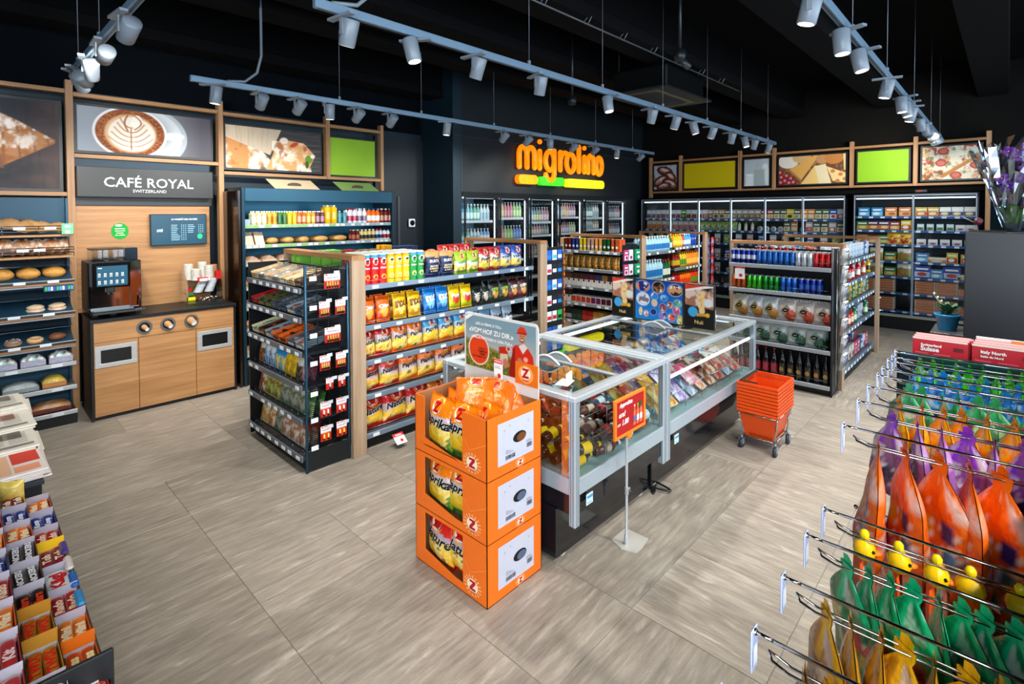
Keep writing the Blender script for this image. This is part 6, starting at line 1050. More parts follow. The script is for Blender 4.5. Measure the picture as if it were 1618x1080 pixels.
# ================================================================ CHEST FREEZERS
ALU = L('#b4c4d0')
def chest(label, x0, x1, y0, y1, mid, zt=.96):
    t = thing('chest_freezer', label, 'freezer', (x0, y0, 0)); W, D = x1 - x0, y1 - y0
    m = MB(); cp = .045
    for x in (0, W - cp):
        for y in (0, D - cp): m.bbox(x, x + cp, y, y + cp, .25, zt - .03, ALU, .006); m.box(x + .012, x + .016, y - .002, y, .26, zt - .03, L('#5f6a72')) if y == 0 else None
    m.build('corner_posts', M_ALU, t) if False else None
    for i, x in enumerate((0, W - cp)):
        for j, y in enumerate((0, D - cp)):
            q = MB().bbox(x, x + cp, y, y + cp, .25, zt - .03, ALU, .006)
            for g in (.013, .028): q.box(x + g, x + g + .003, y - .001, y + .002, .255, zt - .03, L('#4f5a62')); q.box(x - .001, x + .002, y + g, y + g + .003, .255, zt - .03, L('#4f5a62'))
            q.build('corner_post', M_ALU, t)
    for q in ((0, W, 0, .05), (0, W, D - .05, D), (0, .05, .05, D - .05), (W - .05, W, .05, D - .05)): MB().bbox(*q, zt - .035, zt, L('#c0ccd4'), .006).build('top_rim', M_ALU, t)
    for q in ((cp, W - cp, 0, .02), (cp, W - cp, D - .02, D), (0, .02, cp, D - cp), (W - .02, W, cp, D - cp)): MB().bbox(*q, .42, .51, L('#b0c2d0'), .003).build('lower_band', M_ALU, t)
    MB().bbox(.02, W - .02, .02, D - .02, .30, .42, L('#1d2026'), .004).build('base_skirt', M_GLOSS, t); MB().bbox(.0 if x0 < 3 else .02, W - .02, .13, D - .13, .03, .31, L('#191c22'), .004).build('plinth', M_GLOSS, t)
    MB().bbox(.025, W - .025, .025, D - .025, .42, .50, L('#7fa4a8'), .003).build('inner_floor', M_PLASTIC, t)
    for k, pts in enumerate((((cp, .008), (W - cp, .008)), ((.008, cp), (.008, D - cp)), ((W - .008, cp), (W - .008, D - cp)), ((cp, D - .008), (W - cp, D - .008)))):
        (a, b), (c, d) = pts; MB().quad([(a, b, .51), (c, d, .51), (c, d, zt - .035), (a, b, zt - .035)], WHITE).build('side_glass', M_GLASS, t)
    for k, (a, b) in enumerate(((.05, mid), (mid, W - .05))):
        z = zt - .012 - .008 * k; l = MB(); [l.bbox(*q, z - .012, z + .008, L('#aab2b8'), .003) for q in ((a, b, .05, .075), (a, b, D - .075, D - .05), (a, a + .028, .075, D - .075), (b - .028, b, .075, D - .075))]; l = l.build('sliding_lid', M_ALU, t)
        MB().quad([(a + .028, .075, z), (b - .028, .075, z), (b - .028, D - .075, z), (a + .028, D - .075, z)], WHITE).build('lid_glass', M_LID, l)
        hx = b - .03 if k == 0 else a + .03
        h = MB(); n = 12; vs = [(hx + (-.07 if k == 0 else .0) , D * .5 - .11 + .22 * j / n, z + .008 + .045 * math.sin(PI * j / n)) for j in range(n + 1)]
        h.tube(vs, .008, L('#cfd6da'), 6); h.add(vs + [(v[0], v[1], z + .008) for v in vs], [(j, j + 1, n + 2 + j, n + 1 + j) for j in range(n)], L('#9aa4aa')); h.build('lid_handle', M_PLASTIC, l)
    (MB().bbox(.07, W - .07, .03, .045, zt - .17, zt - .15, L('#eef6ff'), .003).build('light_tube', M_TUBE2, t) if x0 > 3 else None); MB().bbox(.07, W - .07, D - .05, D - .03, zt - .075, zt - .05, L('#eef6ff'), .003).build('light_tube', M_TUBE2, t)
    m = MB()
    for x in np.arange(.1, W - .05, .28): m.tube([(x, .05, .52), (x, .05, .80), (x, D - .05, .80), (x, D - .05, .52)], .003, STEEL, 4)
    m.tube([(.05, .05, .66), (W - .05, .05, .66)], .003, STEEL, 4); m.tube([(.05, .05, .80), (W - .05, .05, .80)], .003, STEEL, 4); m.build('basket_wires', M_CHROME, t)
    MB().box(.1, .16, -.003, 0, .34, .40, L('#c8e4f4')).patch(.105, .155, .375, .392, L('#3a90c8'), y=-.004).patch(.105, .15, .350, .355, L('#3a90c8'), y=-.004).build('sticker', M_PAPER, t)
    for x in (.08, W - .1):
        for y in (.16, D - .18): MB().lathe([(.03, -.015), (.034, -.008), (.034, .008), (.03, .015)], L('#c8c8b8'), 12, y, .034, 'x').build('castor', M_PLASTIC, t) if False else MB().tube([(x - .012, y, .03), (x + .012, y, .03)], .028, L('#b8b8a8'), 12).build('castor', M_PLASTIC, t)
    return t
chest('near glass chest freezer full of lying drink bottles', 2.24, 3.275, 1.66, 2.77, .53); chest('far glass chest freezer of ice cream carrying the picture boards', 3.285, 5.00, 1.66, 2.77, .93)
CB1 = bottle(.034, .24, L('#3a1c14'), L('#a8201c'), L('#e8e8e8'), .35, 10, (.35, .6), 'cola_bottle'); CB2 = bottle(.034, .22, L('#3a1c10'), L('#e8c81c'), L('#e8d01c'), .35, 10, (.3, .6), 'tea_bottle'); CB3 = bottle(.034, .23, L('#24506a'), L('#c8d8e0'), L('#3a88b0'), .35, 10, (.3, .6), 'water_bottle'); CB4 = bottle(.034, .22, L('#5a2a1c'), L('#c8b8a8'), L('#d8e0e4'), .35, 10, (.3, .55), 'cola_bottle')
rnd = random.Random(21); n_ = 0
for lay_ in range(2):
    for i in range(4):
        for j in range(9):
            x = 2.34 + .255 * i + (.04 if lay_ % 2 else 0); y = 1.76 + .106 * j; r = rnd.random(); me, nm = ((CB2, 'yellow capped') if (i == 0 and j < 4) else (CB1, 'dark cola') if r < .6 else (CB4, 'brown') if r < .85 else (CB3, 'blue')) if j < 6 else ((CB3, 'blue') if r < .5 else (CB1, 'dark cola'))
            if i == 3 and x > 3.05: x = 3.03
            n_ += 1; o = item(me, 'drink_bottle', f'{nm} bottle lying in near freezer, {ordn(j + 1)} from front, column {ordn(i + 1)}, layer {ordn(lay_ + 1)}', 'drink', (x - .04 + rnd.uniform(-.01, .01), y, .54 + .068 * lay_), 0, 'bottles lying in the near freezer')
            o.rotation_euler = (0, PI / 2 + rnd.uniform(-.05, .05), rnd.uniform(-.25, .25) + (PI if rnd.random() < 0 else 0))
ICE = [('#f2b81c', '#e8902c', '#f8e090', 'yellow'), ('#7a5aa8', '#a890d0', '#e0d8f0', 'lilac'), ('#d84a2c', '#f0a070', '#f0e0d0', 'orange red'), ('#5a3424', '#a87850', '#e8d8c0', 'brown'), ('#2a78b8', '#88c0e0', '#f0f0f0', 'blue'), ('#e8e4dc', '#b8a890', '#c84a4a', 'white'), ('#c83a6a', '#f0a0b8', '#f8e8e8', 'pink')]
IP = [pkt(L(a), L(b), L(c), .14, .20, 90 + i) for i, (a, b, c, n) in enumerate(ICE)]
for lay_ in range(2):
    for i in range(9):
        for j in range(6):
            if lay_ and (rnd.random() < .55 or j > 3): continue
            c = (0, 0, 1, 6, 2, 3, 5, 4, 5)[i] if rnd.random() < .75 else rnd.randrange(7); x = 3.42 + .178 * i; y = 1.76 + .16 * j
            o = item(IP[c], 'ice_cream_pack', f'{ICE[c][3]} ice cream pack in far freezer, {ordn(j + 1)} from front, column {ordn(i + 1)}, {("lower", "upper")[lay_]} layer', 'ice cream', (x - .02, y, .53 + .08 * lay_), rnd.uniform(-.2, .2), 'ice cream packs in the far freezer', -.95); 
# picture boards standing on the far freezer
def board(label, y0, y1, kind):
    t = thing('picture_board', label, 'board', (4.28, y1, .965), TH); w_ = y1 - y0
    MB().bbox(0, w_, 0, .02, 0, .375, L('#101418'), .003).build('board_panel', M_BLACK, t); A = w_ / .375
    if kind == 'ad':
        I = Img((w_ - .02) / .355, 80, L('#14130f')); a = I.A; I.poly([(0, .52), (a, .45), (a, .84), (0, 1)], L('#a8735a')); I.noise(I.y > .5, .8, 6, 5, L('#e8d4c4'), .45, .6); I.poly([(0, 1), (0, .87), (a * .75, 1)], L('#d8421c')); I.poly([(0, .88), (0, .84), (a, .97), (a, 1), (a * .75, 1)], L('#e8e0d8'))
        for q, (cx, cy, r) in enumerate(((.45, .52, .10), (.5, .62, .11), (.43, .72, .10), (.47, .40, .09), (.5, .8, .07))): I.ell(cx * a / .78, cy, r * .8, r, L('#e8c890')); I.noise(I.mask(cx * a / .78, cy, r * .8, r), .6, 20, 20, L('#b07a3c'))
        I.ell(.22 * a / .78, .36, .12, .12, L('#4aa8d8')); I.ell(.82 * a / 1.0, .60, .10, .10, L('#d8dcdc')); I.poly([(.42 * a, .26), (.78 * a, .28), (.78 * a, .34), (.42 * a, .34)], L('#c89a3c')); I.ell(.80 * a, .31, .05, .05, L('#e8b040'))
        o = put(I.mesh('picture_print', w_ - .02, .355, M_PRINT), 'picture_print', t, (.01, -.002, .01)); MB().text('Nuii', w_ * .5, .055, L('#d8b878'), w=w_ * .28, eps=.0).build('lettering', M_PRINT, t, (0, -.005, 0))
    else:
        I = Img((w_ - .02) / .355, 130, L('#0a4aa8')); a = I.A; I.mix((1 - I.y) * .8, L('#2a98d8')); rnd = random.Random(8)
        for cx, cy, rx, ry, c, c2 in ((.16, .85, .20, .14, '#1a2f7a', '#f09040'), (.5, .85, .17, .15, '#1a1210', '#a87040'), (.85, .82, .20, .15, '#3a1c14', '#d8a070'), (.17, .52, .19, .17, '#cdd6e4', '#7a6a78'), (.42, .62, .10, .10, '#3a8ad0', '#e8e0e8'), (.62, .60, .10, .08, '#2a78c0', '#88c8f0'), (.90, .50, .11, .10, '#1a78a8', '#78c088'), (.42, .45, .08, .09, '#d8c0a0', '#f0e8e0'), (.60, .36, .10, .10, '#1a2a78', '#a85048'), (.75, .44, .08, .08, '#8a4a3c', '#e8a080'), (.88, .32, .10, .10, '#c85a88', '#e8a0b8'), (.40, .22, .09, .08, '#1a3a88', '#e8ecf4'), (.60, .16, .11, .10, '#4a2a88', '#a080c8'), (.78, .14, .10, .10, '#a81c2c', '#e86a5a'), (.95, .10, .08, .12, '#c8c02c', '#2a2a20'), (.12, .2, .05, .10, '#e8d8a0', '#c8a050'), (.24, .16, .07, .08, '#c85a78', '#e0e0f0')):
            I.ell(cx * a, cy, rx * 1.02, ry * 1.04, L('#c8d8f0')); I.ell(cx * a, cy, rx * .96, ry * .96, L(c)); mk = I.mask(cx * a, cy, rx * .9, ry * .85); I.noise(mk, .95, 9, 9, L(c2), .45, .55, cx * 9); I.noise(mk, .8, 12, 12, L('#f4ece4'), .58, .64, cx * 5)
        put(I.mesh('picture_print', w_ - .02, .355, M_PRINT), 'picture_print', t, (.01, -.002, .01))
    return t
board('left black ice cream advert board on the far freezer', 2.50, 2.74, 'ad'); board('wide blue ice cream chart board between two black advert boards', 2.02, 2.495, 'chart'); board('right black ice cream advert board on the far freezer', 1.75, 2.015, 'ad')
for k, (x, y) in enumerate(((2.36, 1.80), (4.80, 1.95))): tag(MB().bbox(0, .12, 0, .08, 0, .002, WHITE, .001).box(.02, .1, .01, .02, .002, .06, L('#e8eaec')).build('price_holder', M_PAPER, None, (x, y, .962), .3), f'small white price holder on the {("near", "far")[k]} freezer rim', 'price holder')
m = MB(); m.tube([(-.02 + .16 * t + .05 * math.sin(9 * t), .16 - .16 * math.sin(PI * t) , .011 + .12 * max(0, .25 - t)) for t in np.linspace(0, 1.4, 24)], .008, BLACK, 6).tube([(.05 + .10 * t, .12 - .20 * math.sin(PI * t * .9), .02) for t in np.linspace(0, 1, 16)], .007, BLACK, 6); tag(m.build('power_cable', M_PLASTIC, None, (3.25, 1.75, 0)), 'black power cable on the floor under the freezers', 'cable')

# ================================================================ ORANGE DISPLAY STACK
SO = (1.75, 2.41); OC = L('#f07a1c'); KRAFT = L('#a8805a')
def tray(label, z0, topmost=False, lid=False):
    W, D, H = .58, .41, .312; t = thing('display_tray', label, 'carton', (SO[0], SO[1], z0), TH, 'orange display trays')
    # local x along the open front (0..W), y into the stack; front cut-out shows the bags
    m = MB(); k = .004; c0, c1 = .085, .40
    m.box(0, c0, 0, k, 0, H, OC); m.box(c1, W, 0, k, 0, H, OC); m.box(c0, c1, 0, k, 0, .045 if not topmost else .05, OC); m.add([(c0, 0, .045), (c1 - .03, 0, .045), (c0, 0, .09)], [(0, 1, 2)], OC)
    if not topmost: m.box(c0, c1, 0, k, H - .02, H, OC)
    m.box(0, W, D - k, D, 0, H, OC); m.box(0, k, 0, D, 0, H, OC); m.box(W - k, W, 0, D, 0, H, OC); m.box(0, W, 0, D, 0, k, KRAFT)
    m.box(k, k + .002, k, D - k, k, H - .002, KRAFT); m.box(W - k - .002, W - k, k, D - k, k, H - .002, KRAFT); m.box(k, W - k, D - k - .002, D - k, k, H - .002, KRAFT)
    m.add([(c1 + .01, -.0012, .18), (c1 + .06, -.0012, .13), (c1 + .06, -.0012, .134), (c1 + .012, -.0012, .184)], [(0, 1, 2, 3)], L('#f59a50')).add([(c1 + .06, -.0012, .13), (W, -.0012, .19), (W, -.0012, .194), (c1 + .06, -.0012, .134)], [(0, 1, 2, 3)], L('#f59a50')); m.build('carton_body', M_CARTON, t)
    def logo(lx, lz, r):
        q = MB()
        for a in range(16): q.add([(lx, -.0015, lz), (lx + r * 1.9 * math.cos(a * PI / 8 - .1), -.0015, lz + r * 1.5 * math.sin(a * PI / 8 - .1)), (lx + r * 1.9 * math.cos(a * PI / 8 + .1), -.0015, lz + r * 1.5 * math.sin(a * PI / 8 + .1))], [(0, 1, 2)], L('#f8b070'))
        q.disc(lx, lz, r * 1.15, r * .95, L('#fbe3cc'), 18, eps=.002); q.add([(lx - r * .6, -.003, lz - r * .7), (lx + r * .65, -.003, lz - r * .7), (lx + r * .65, -.003, lz - r * .35), (lx, -.003, lz - r * .35), (lx + r * .65, -.003, lz + r * .35), (lx + r * .65, -.003, lz + r * .75), (lx - r * .6, -.003, lz + r * .75), (lx - r * .6, -.003, lz + r * .42), (lx + r * .05, -.003, lz + r * .42), (lx - r * .6, -.003, lz - r * .35)], [(0, 1, 2, 3, 9), (3, 4, 8, 9), (4, 5, 6, 7, 8)], L('#b8141c')); q.text('ZWEIFEL', lx, lz - r * .85 - .004, L('#b8141c'), w=r * 1.3, eps=.003); return q
    logo(c1 + .075, .07, .035).build('front_logo', M_CARTON, t)
    # printed side, facing the camera side (-Y in the room): local frame turned by 90 degrees
    s = bpy.data.objects.new('side_print', None); 
    m = MB(); a0, a1, b0, b1 = .075, .345, .055, .27; hx, hz, rx, rz = .235, .165, .05, .028; n = 20
    m.quad([(a0, -.002, b0), (a1, -.002, b0), (a1, -.002, b1), (a0, -.002, b1)], L('#c3c8da')); m.disc(hx, hz, rx, rz, L('#14100c'), 20, eps=.0035); m.disc(hx + .012, hz - .004, rx * .7, rz * .8, L('#7a4a20') if topmost else L('#5a6a88'), 16, eps=.0045)
    for (w0, w1, h0, h1) in ((.085, .115, .075, .105),):
        for i in range(7): m.patch(w0 + .02 * 0 + .0105 * 0, w0, h0, h0, BLACK)
    rb = random.Random(3)
    x = .13
    while x < .20: q = rb.choice((.0015, .003)); m.patch(x, x + q, .072, .094, L('#2a2c38'), y=-.002, eps=.001); x += q + rb.choice((.0015, .0025))
    x = .29
    while x < .33: q = rb.choice((.001, .002)); m.patch(x, x + q, .088, .112, L('#2a2c38'), y=-.002, eps=.001); x += q + .0018
    for i in range(3): m.patch(.13, .19 - .02 * i, .104 + .008 * i, .107 + .008 * i, L('#7a8090'), y=-.002, eps=.001)
    for i in range(2): m.patch(.285, .33 - .01 * i, .118 + .007 * i, .121 + .007 * i, L('#7a8090'), y=-.002, eps=.001)
    for px_, pz in ((.12, .22), (.16, .235), (.30, .225)): m.patch(px_, px_ + .004, pz, pz + .012, L('#8a8fa0'), y=-.002, eps=.001)
    m.v += []; 
    m2 = logo(.24, .028, .019)
    off = len(m.v); m.v += m2.v; m.f += [tuple(i + off for i in f) for f in m2.f]; m.c += m2.c; m.sm += m2.sm; m.mi += m2.mi
    bpy.data.objects.remove(s); o = m.build('side_print', M_CARTON, t); o.location = (W, 0, 0); o.rotation_euler = (0, 0, PI / 2)
    return t
tray('bottom orange tray of the display stack, holding red bags', 0); tray('middle orange tray of the display stack, holding Paprika bags', .312); tray('topmost orange tray of the display stack, open with standing bags', .624, True)
for z, me, n, cname, lv in ((.02, B_TNAT, 2, 'red Nature', 'bottom'), (.335, B_TPAP, 2, 'orange Paprika', 'middle'), (.645, B_TPAP, 2, 'orange Paprika', 'topmost')):
    for k in range(n): o = item(me, 'crisp_bag', f'{cname} crisp bag at the {("left", "right")[k]} of the {lv} display tray opening', 'crisps', P(SO, TH, .155 + .17 * k, .06 + .015 * k, z), TH + (-.12, .08)[k], 'bags in the display trays', -.06, (1, 1, .92 if lv != 'topmost' else .98))
    for k in range(2): item(me, 'crisp_bag', f'{cname} crisp bag behind in the {lv} display tray, {("left", "right")[k]} one', 'crisps', P(SO, TH, .18 + .21 * k, .19, z), TH, 'rear bags in the display trays', 0, (1, 1, .92 if lv != 'topmost' else .98))
for k, (x, y, rz_, rx_, z) in enumerate(((.20, .30, .5, -.5, .70), (.33, .32, .9, -.7, .74), (.42, .17, 1.2, -.9, .80), (.30, .20, .7, -.35, .68), (.46, .30, 1.5, -.5, .70), (.12, .22, .3, -.25, .66), (.38, .10, 1.35, -1.0, .84))):
    item(B_HEAP, 'crisp_bag', f'orange bag lying behind in the topmost display tray, {ordn(k + 1)} of the heap', 'crisps', P(SO, TH, x, y, z), TH + rz_ - .6, 'loose bags in the topmost tray', rx_)
hd = thing('header_board', 'printed header board with farmer in red overall above the display stack', 'sign', (2.150, 2.44, .93), TH)
HW, HH = .60, .41; m = MB(); r = .03; pts = [(0, 0), (HW, 0)] + [(HW - r + r * math.cos(a), HH - r + r * math.sin(a)) for a in np.linspace(0, PI / 2, 5)] + [(r - r * math.sin(a), HH - r + r * math.cos(a)) for a in np.linspace(0, PI / 2, 5)]
n = len(pts); m.add([(a, 0, b) for a, b in pts] + [(a, .006, b) for a, b in pts], [tuple(range(n)), tuple(range(n, 2 * n))[::-1]] + [(i, i + n, (i + 1) % n + n, (i + 1) % n) for i in range(n)], L('#dcdad8')); m.build('white_card', M_CARTON, hd)
I = Img(1.68, 170, L('#7f9aa4')); a = I.A; I.mix(np.clip(1 - I.y * 1.2, 0, 1), L('#c9bfae')); I.mix((I.y < .52 - .16 * I.x) / 1., L('#5d6a2a')); I.noise(I.y < .52 - .16 * I.x, .8, 26, 22, L('#a8982c'), .42, .6); I.noise(I.y < .5 - .16 * I.x, .6, 40, 30, L('#39451a'), .5, .6); I.mix(((I.y > .49 - .16 * I.x) & (I.y < .56 - .17 * I.x)) * .7, L('#8a7a3a'))
I.ell(.34, .35, .265, .295, L('#f0e4d8')); I.ell(.34, .35, .245, .275, L('#d8481c'))
R_ = L('#c8301a'); RD = L('#8f1e12')
I.poly([(1.16, 0), (1.16, .28), (1.13, .50), (1.22, .60), (1.38, .64), (1.52, .58), (1.62, .46), (1.66, .2), (1.66, 0)], R_, .02); I.noise((I.x > 1.15) & (I.y < .6) & (I.x < 1.66) & (I.y < .62), .5, 6, 9, RD, .5, .66); I.poly([(1.30, .60), (1.40, .47), (1.50, .60), (1.42, .66)], L('#d8ccc4')); I.ell(1.38, .77, .085, .115, L('#c48a6c')); I.ell(1.38, .715, .055, .045, L('#8a5a44')); I.ell(1.38, .72, .028, .010, L('#f0e8e0')); I.ell(1.38, .76, .010, .025, L('#b07a5c')); I.ell(1.35, .79, .012, .008, BLACK); I.ell(1.41, .79, .012, .008, BLACK)
I.poly([(1.28, .82), (1.28, .89), (1.34, .96), (1.43, .95), (1.48, .88), (1.48, .82)], L('#d03a22'), .02); I.poly([(1.26, .82), (1.26, .84), (1.48, .86), (1.48, .83)], L('#9a2416')); I.ell(1.46, .38, .05, .045, L('#e8a090')); I.ell(1.34, .30, .06, .09, L('#b07a60'), .4); I.poly([(.86, .22), (.84, .50), (1.04, .54), (1.08, .24)], L('#b4301a')); I.poly([(.87, .24), (.87, .38), (1.05, .40), (1.06, .26)], L('#c9bda4')); I.ell(1.0, .22, .07, .09, L('#b07a60'))
I.poly([(1.06, .1), (1.12, .3), (1.16, .5), (1.22, .58), (1.22, 0), (1.1, 0)], RD, .02)
for q in ((1.07, .50, .055, L('#f0e4d8')), (1.07, .50, .043, L('#b05038'))): I.ell(q[0], q[1], q[2], q[2] * .95, q[3])
I.poly([(0, .86), (.16, 1), (0, 1)], L('#e8e4e0')) if False else None
put(I.mesh('header_print', HW - .03, HH - .10, M_PRINT), 'header_print', hd, (.015, -.003, .085))
m = MB(); zc = .36
for s_, x, z, w_ in (('«DE LA FERME À TOI.»', .215, .355, .22), ('«VOM HOF ZU DIR.»', .235, .312, .37), ('«DALLA FATTORIA A CASA TUA.»', .24, .270, .34)): m.text(s_, x, z, WHITE, w=w_, h=.036, eps=.006, off=.02)
for s_, x, z, w_ in (('VOYEZ OÙ', .165, .205, .07), ('POMMES DE', .165, .188, .075), ('TERRE', .165, .172, .06), ('DE LA FERME À TOI', .135, .155, .12)): m.text(s_, x, z, L('#3a1208'), w=w_, h=.012, eps=.006)
m.build('lettering', M_PRINT, hd)
m = MB().box(.44, HW + .004, -.012, -.006, .065, .185, L('#e07a1c')); m2 = MB(); m2.M = Matrix.Translation((0, -.012, 0)); m2.disc(.52, .125, .055, .05, L('#f3a860'), 18); m2.disc(.52, .13, .036, .036, L('#fbe8d8'), 16, eps=.002); m2.text('Z', .52, .132, L('#b8141c'), h=.05, eps=.004, off=.05); m2.text('ZWEIFEL', .52, .092, L('#b8141c'), w=.05, eps=.004); m2.M = None
off = len(m.v); m.v += m2.v; m.f += [tuple(i + off for i in f) for f in m2.f]; m.c += m2.c; m.sm += m2.sm; m.mi += m2.mi; m.build('orange_badge', M_CARTON, hd)
m = MB().bbox(.27, .34, -.014, -.010, .04, .17, WHITE, .001); m.patch(.27, .34, .145, .17, L('#d8281c'), y=-.014); m.text('AZIONE', .305, .158, WHITE, w=.055, eps=.0165); m.disc(.315, .075, .014, .014, L('#d8281c'), 16, y=-.014, eps=.001); m.patch(.28, .32, .125, .128, GREY, y=-.014); m.patch(.28, .33, .117, .120, GREY, y=-.014); m.build('price_card', M_PAPER, hd)
m = MB(); m.add([(.02, -.001, .36), (.09, -.001, .40), (.05, -.001, .40), (.015, -.001, .385)], [(0, 1, 2, 3)], L('#e4e2e0')); m.build('white_corner_tape', M_PAPER, hd, (0, -.004, 0))

# ================================================================ PRICE SIGN ON A STAND
ss = thing('price_sign', 'orange framed red price sign on a thin steel stand before the freezer', 'sign', (2.66, 1.60, 0))
m = MB(); vs = [(-.025, .085), (.13, .085), (.13, -.07), (.035, -.085), (-.035, -.085), (-.06, .0)]; n = len(vs); m.add([(a, b, .006) for a, b in vs] + [(a, b, 0) for a, b in vs], [tuple(range(n))[::-1]] + [(i, (i + 1) % n, (i + 1) % n + n, i + n) for i in range(n)], L('#c9c9c2')); m.build('base_plate', M_METAL, ss)
MB().lathe([(.014, .006), (.014, .05), (.008, .06), (.008, .63)], L('#b8bcc0'), 10).build('pole', M_ALU, ss); MB().lathe([(.013, .30), (.013, .34)], L('#a8acb0'), 10).tube([(.01, 0, .32), (.035, 0, .325), (.04, 0, .30)], .004, STEEL, 6).build('clamp', M_ALU, ss)
b = MB(); [b.bbox(*q, OC, .003) for q in ((-.14, .20, -.012, .006, .655, .672), (-.14, .20, -.012, .006, .868, .885), (-.14, -.122, -.012, .006, .672, .868), (.182, .20, -.012, .006, .672, .868))]; b.bbox(.0, .045, -.012, .006, .625, .66, OC, .004); b = b.build('orange_frame', M_PLASTIC, ss)
m = MB().box(-.122, .182, -.006, .0, .672, .868, L('#b0101c')); [m.text(s_, x, z, WHITE, w=w_, h=.032, eps=.008, off=.03, shear=.2) for s_, x, z, w_ in (('Approfitta', -.02, .840, .15), ('ora!', -.062, .790, .07), ('CHF', -.095, .735, .035), ('1.80', -.025, .740, .085))]
for k, (x, c, cp_) in enumerate(((.075, '#e0704a', '#e8e8e8'), (.112, '#e87a3c', '#e8c81c'), (.15, '#e87850', '#2a7a3a'))): m.patch(x - .014, x + .014, .69, .775, L(c), y=-.006, eps=.002); m.patch(x - .007, x + .007, .775, .80, L(c), y=-.006, eps=.002); m.patch(x - .006, x + .006, .80, .812, L(cp_), y=-.006, eps=.002); m.patch(x - .014, x + .014, .71, .745, L(('#6a6ab0', '#e8e8f0', '#e8e8f0')[k]), y=-.006, eps=.003)
m.disc(.135, .80, .02, .02, L('#1c5a34'), 12, y=-.006, eps=.004); m.build('red_print', M_CARTON, b)

# ================================================================ BASKETS ON A TROLLEY
bt = thing('basket_trolley', 'wire trolley on castors under the orange shopping baskets', 'trolley', (4.60, 1.45, 0))
m = MB()
for x in (-.19, .19):
    for y in (-.14, .14): m.tube([(x * .82, y * .85, .10), (x * .85, y * .9, .14), (x * .82, y * .95, .22), (x, y * 1.05, .27), (x, y * 1.05, .31)], .006, STEEL, 6)
m.tube([(-.19, -.147, .30), (.19, -.147, .30), (.19, .147, .30), (-.19, .147, .30)], .006, STEEL, 6, True); m.tube([(-.155, -.12, .10), (.155, -.12, .10), (.155, .12, .10), (-.155, .12, .10)], .007, STEEL, 6, True); m.build('wire_frame', M_CHROME, bt)
for k, (x, y) in enumerate(((-.165, -.13), (.165, -.13), (.165, .13), (-.165, .13))):
    c = MB().tube([(x, y, .10), (x, y, .075)], .01, GREY, 8).bbox(x - .022, x + .022, y - .016, y - .012, .03, .08, GREY, .002).bbox(x - .022, x + .022, y + .012, y + .016, .03, .08, GREY, .002).build('castor_fork', M_METAL, bt); MB().tube([(x, y - .011, .038), (x, y + .011, .038)], .037, L('#23323c'), 16).build('castor_wheel', M_PLASTIC, c)
def basket():
    m = MB(); W2, D2, w2, d2, H = .20, .15, .145, .105, .235; t = .004; c = L('#e24c08')
    def wall(p0, p1, q0, q1, n, inner):
        # p0-p1 top edge, q0-q1 bottom edge; slotted rows
        P0, P1, Q0, Q1 = map(Vector, (p0, p1, q0, q1)); f = lambda u, v: tuple((Q0.lerp(Q1, u)).lerp(P0.lerp(P1, u), v))
        def qd(u0, u1, v0, v1): m.quad([f(u0, v0), f(u1, v0), f(u1, v1), f(u0, v1)], c)
        qd(0, 1, 0, .06); qd(0, 1, .18, .80); qd(0, 1, .90, 1.0)
        for k in range(n):
            a, b = k / n, (k + 1) / n
            for v0, v1 in ((.06, .18), (.80, .90)): qd(a, a + (b - a) * (.5 if .12 < a < .88 else 1), v0, v1)
    for s_ in (1,):
        wall((-W2, -D2, H), (W2, -D2, H), (-w2, -d2, 0), (w2, -d2, 0), 22, 0); wall((W2, D2, H), (-W2, D2, H), (w2, d2, 0), (-w2, d2, 0), 22, 0); wall((W2, -D2, H), (W2, D2, H), (w2, -d2, 0), (w2, d2, 0), 16, 0); wall((-W2, D2, H), (-W2, -D2, H), (-w2, d2, 0), (-w2, -d2, 0), 16, 0)
    m.box(-w2, w2, -d2, d2, 0, .004, c)
    for q in ((-W2 - .01, W2 + .01, -D2 - .01, -D2 + .004), (-W2 - .01, W2 + .01, D2 - .004, D2 + .01), (-W2 - .01, -W2 + .004, -D2, D2), (W2 - .004, W2 + .01, -D2, D2)): m.bbox(*q, H - .022, H, c, .003)
    return m.mesh('shopping_basket', M_PLASTIC)
BK = basket(); HN = MB().bbox(-.18, .18, .115, .145, .238, .250, L('#3a2a20'), .004).bbox(-.19, -.175, -.0, .145, .236, .248, L('#3a2a20'), .003).mesh('handle', M_PLASTIC)
for k in range(9):
    o = item(BK, 'shopping_basket', f'orange shopping basket, {("bottom one", *[ordn(j) + " from the bottom" for j in range(2, 9)], "topmost one")[k]} of the stack', 'basket', (4.60, 1.45, .10 + .0275 * k), 0, 'stacked orange shopping baskets')
    if k == 8: put(HN, 'handle', o)

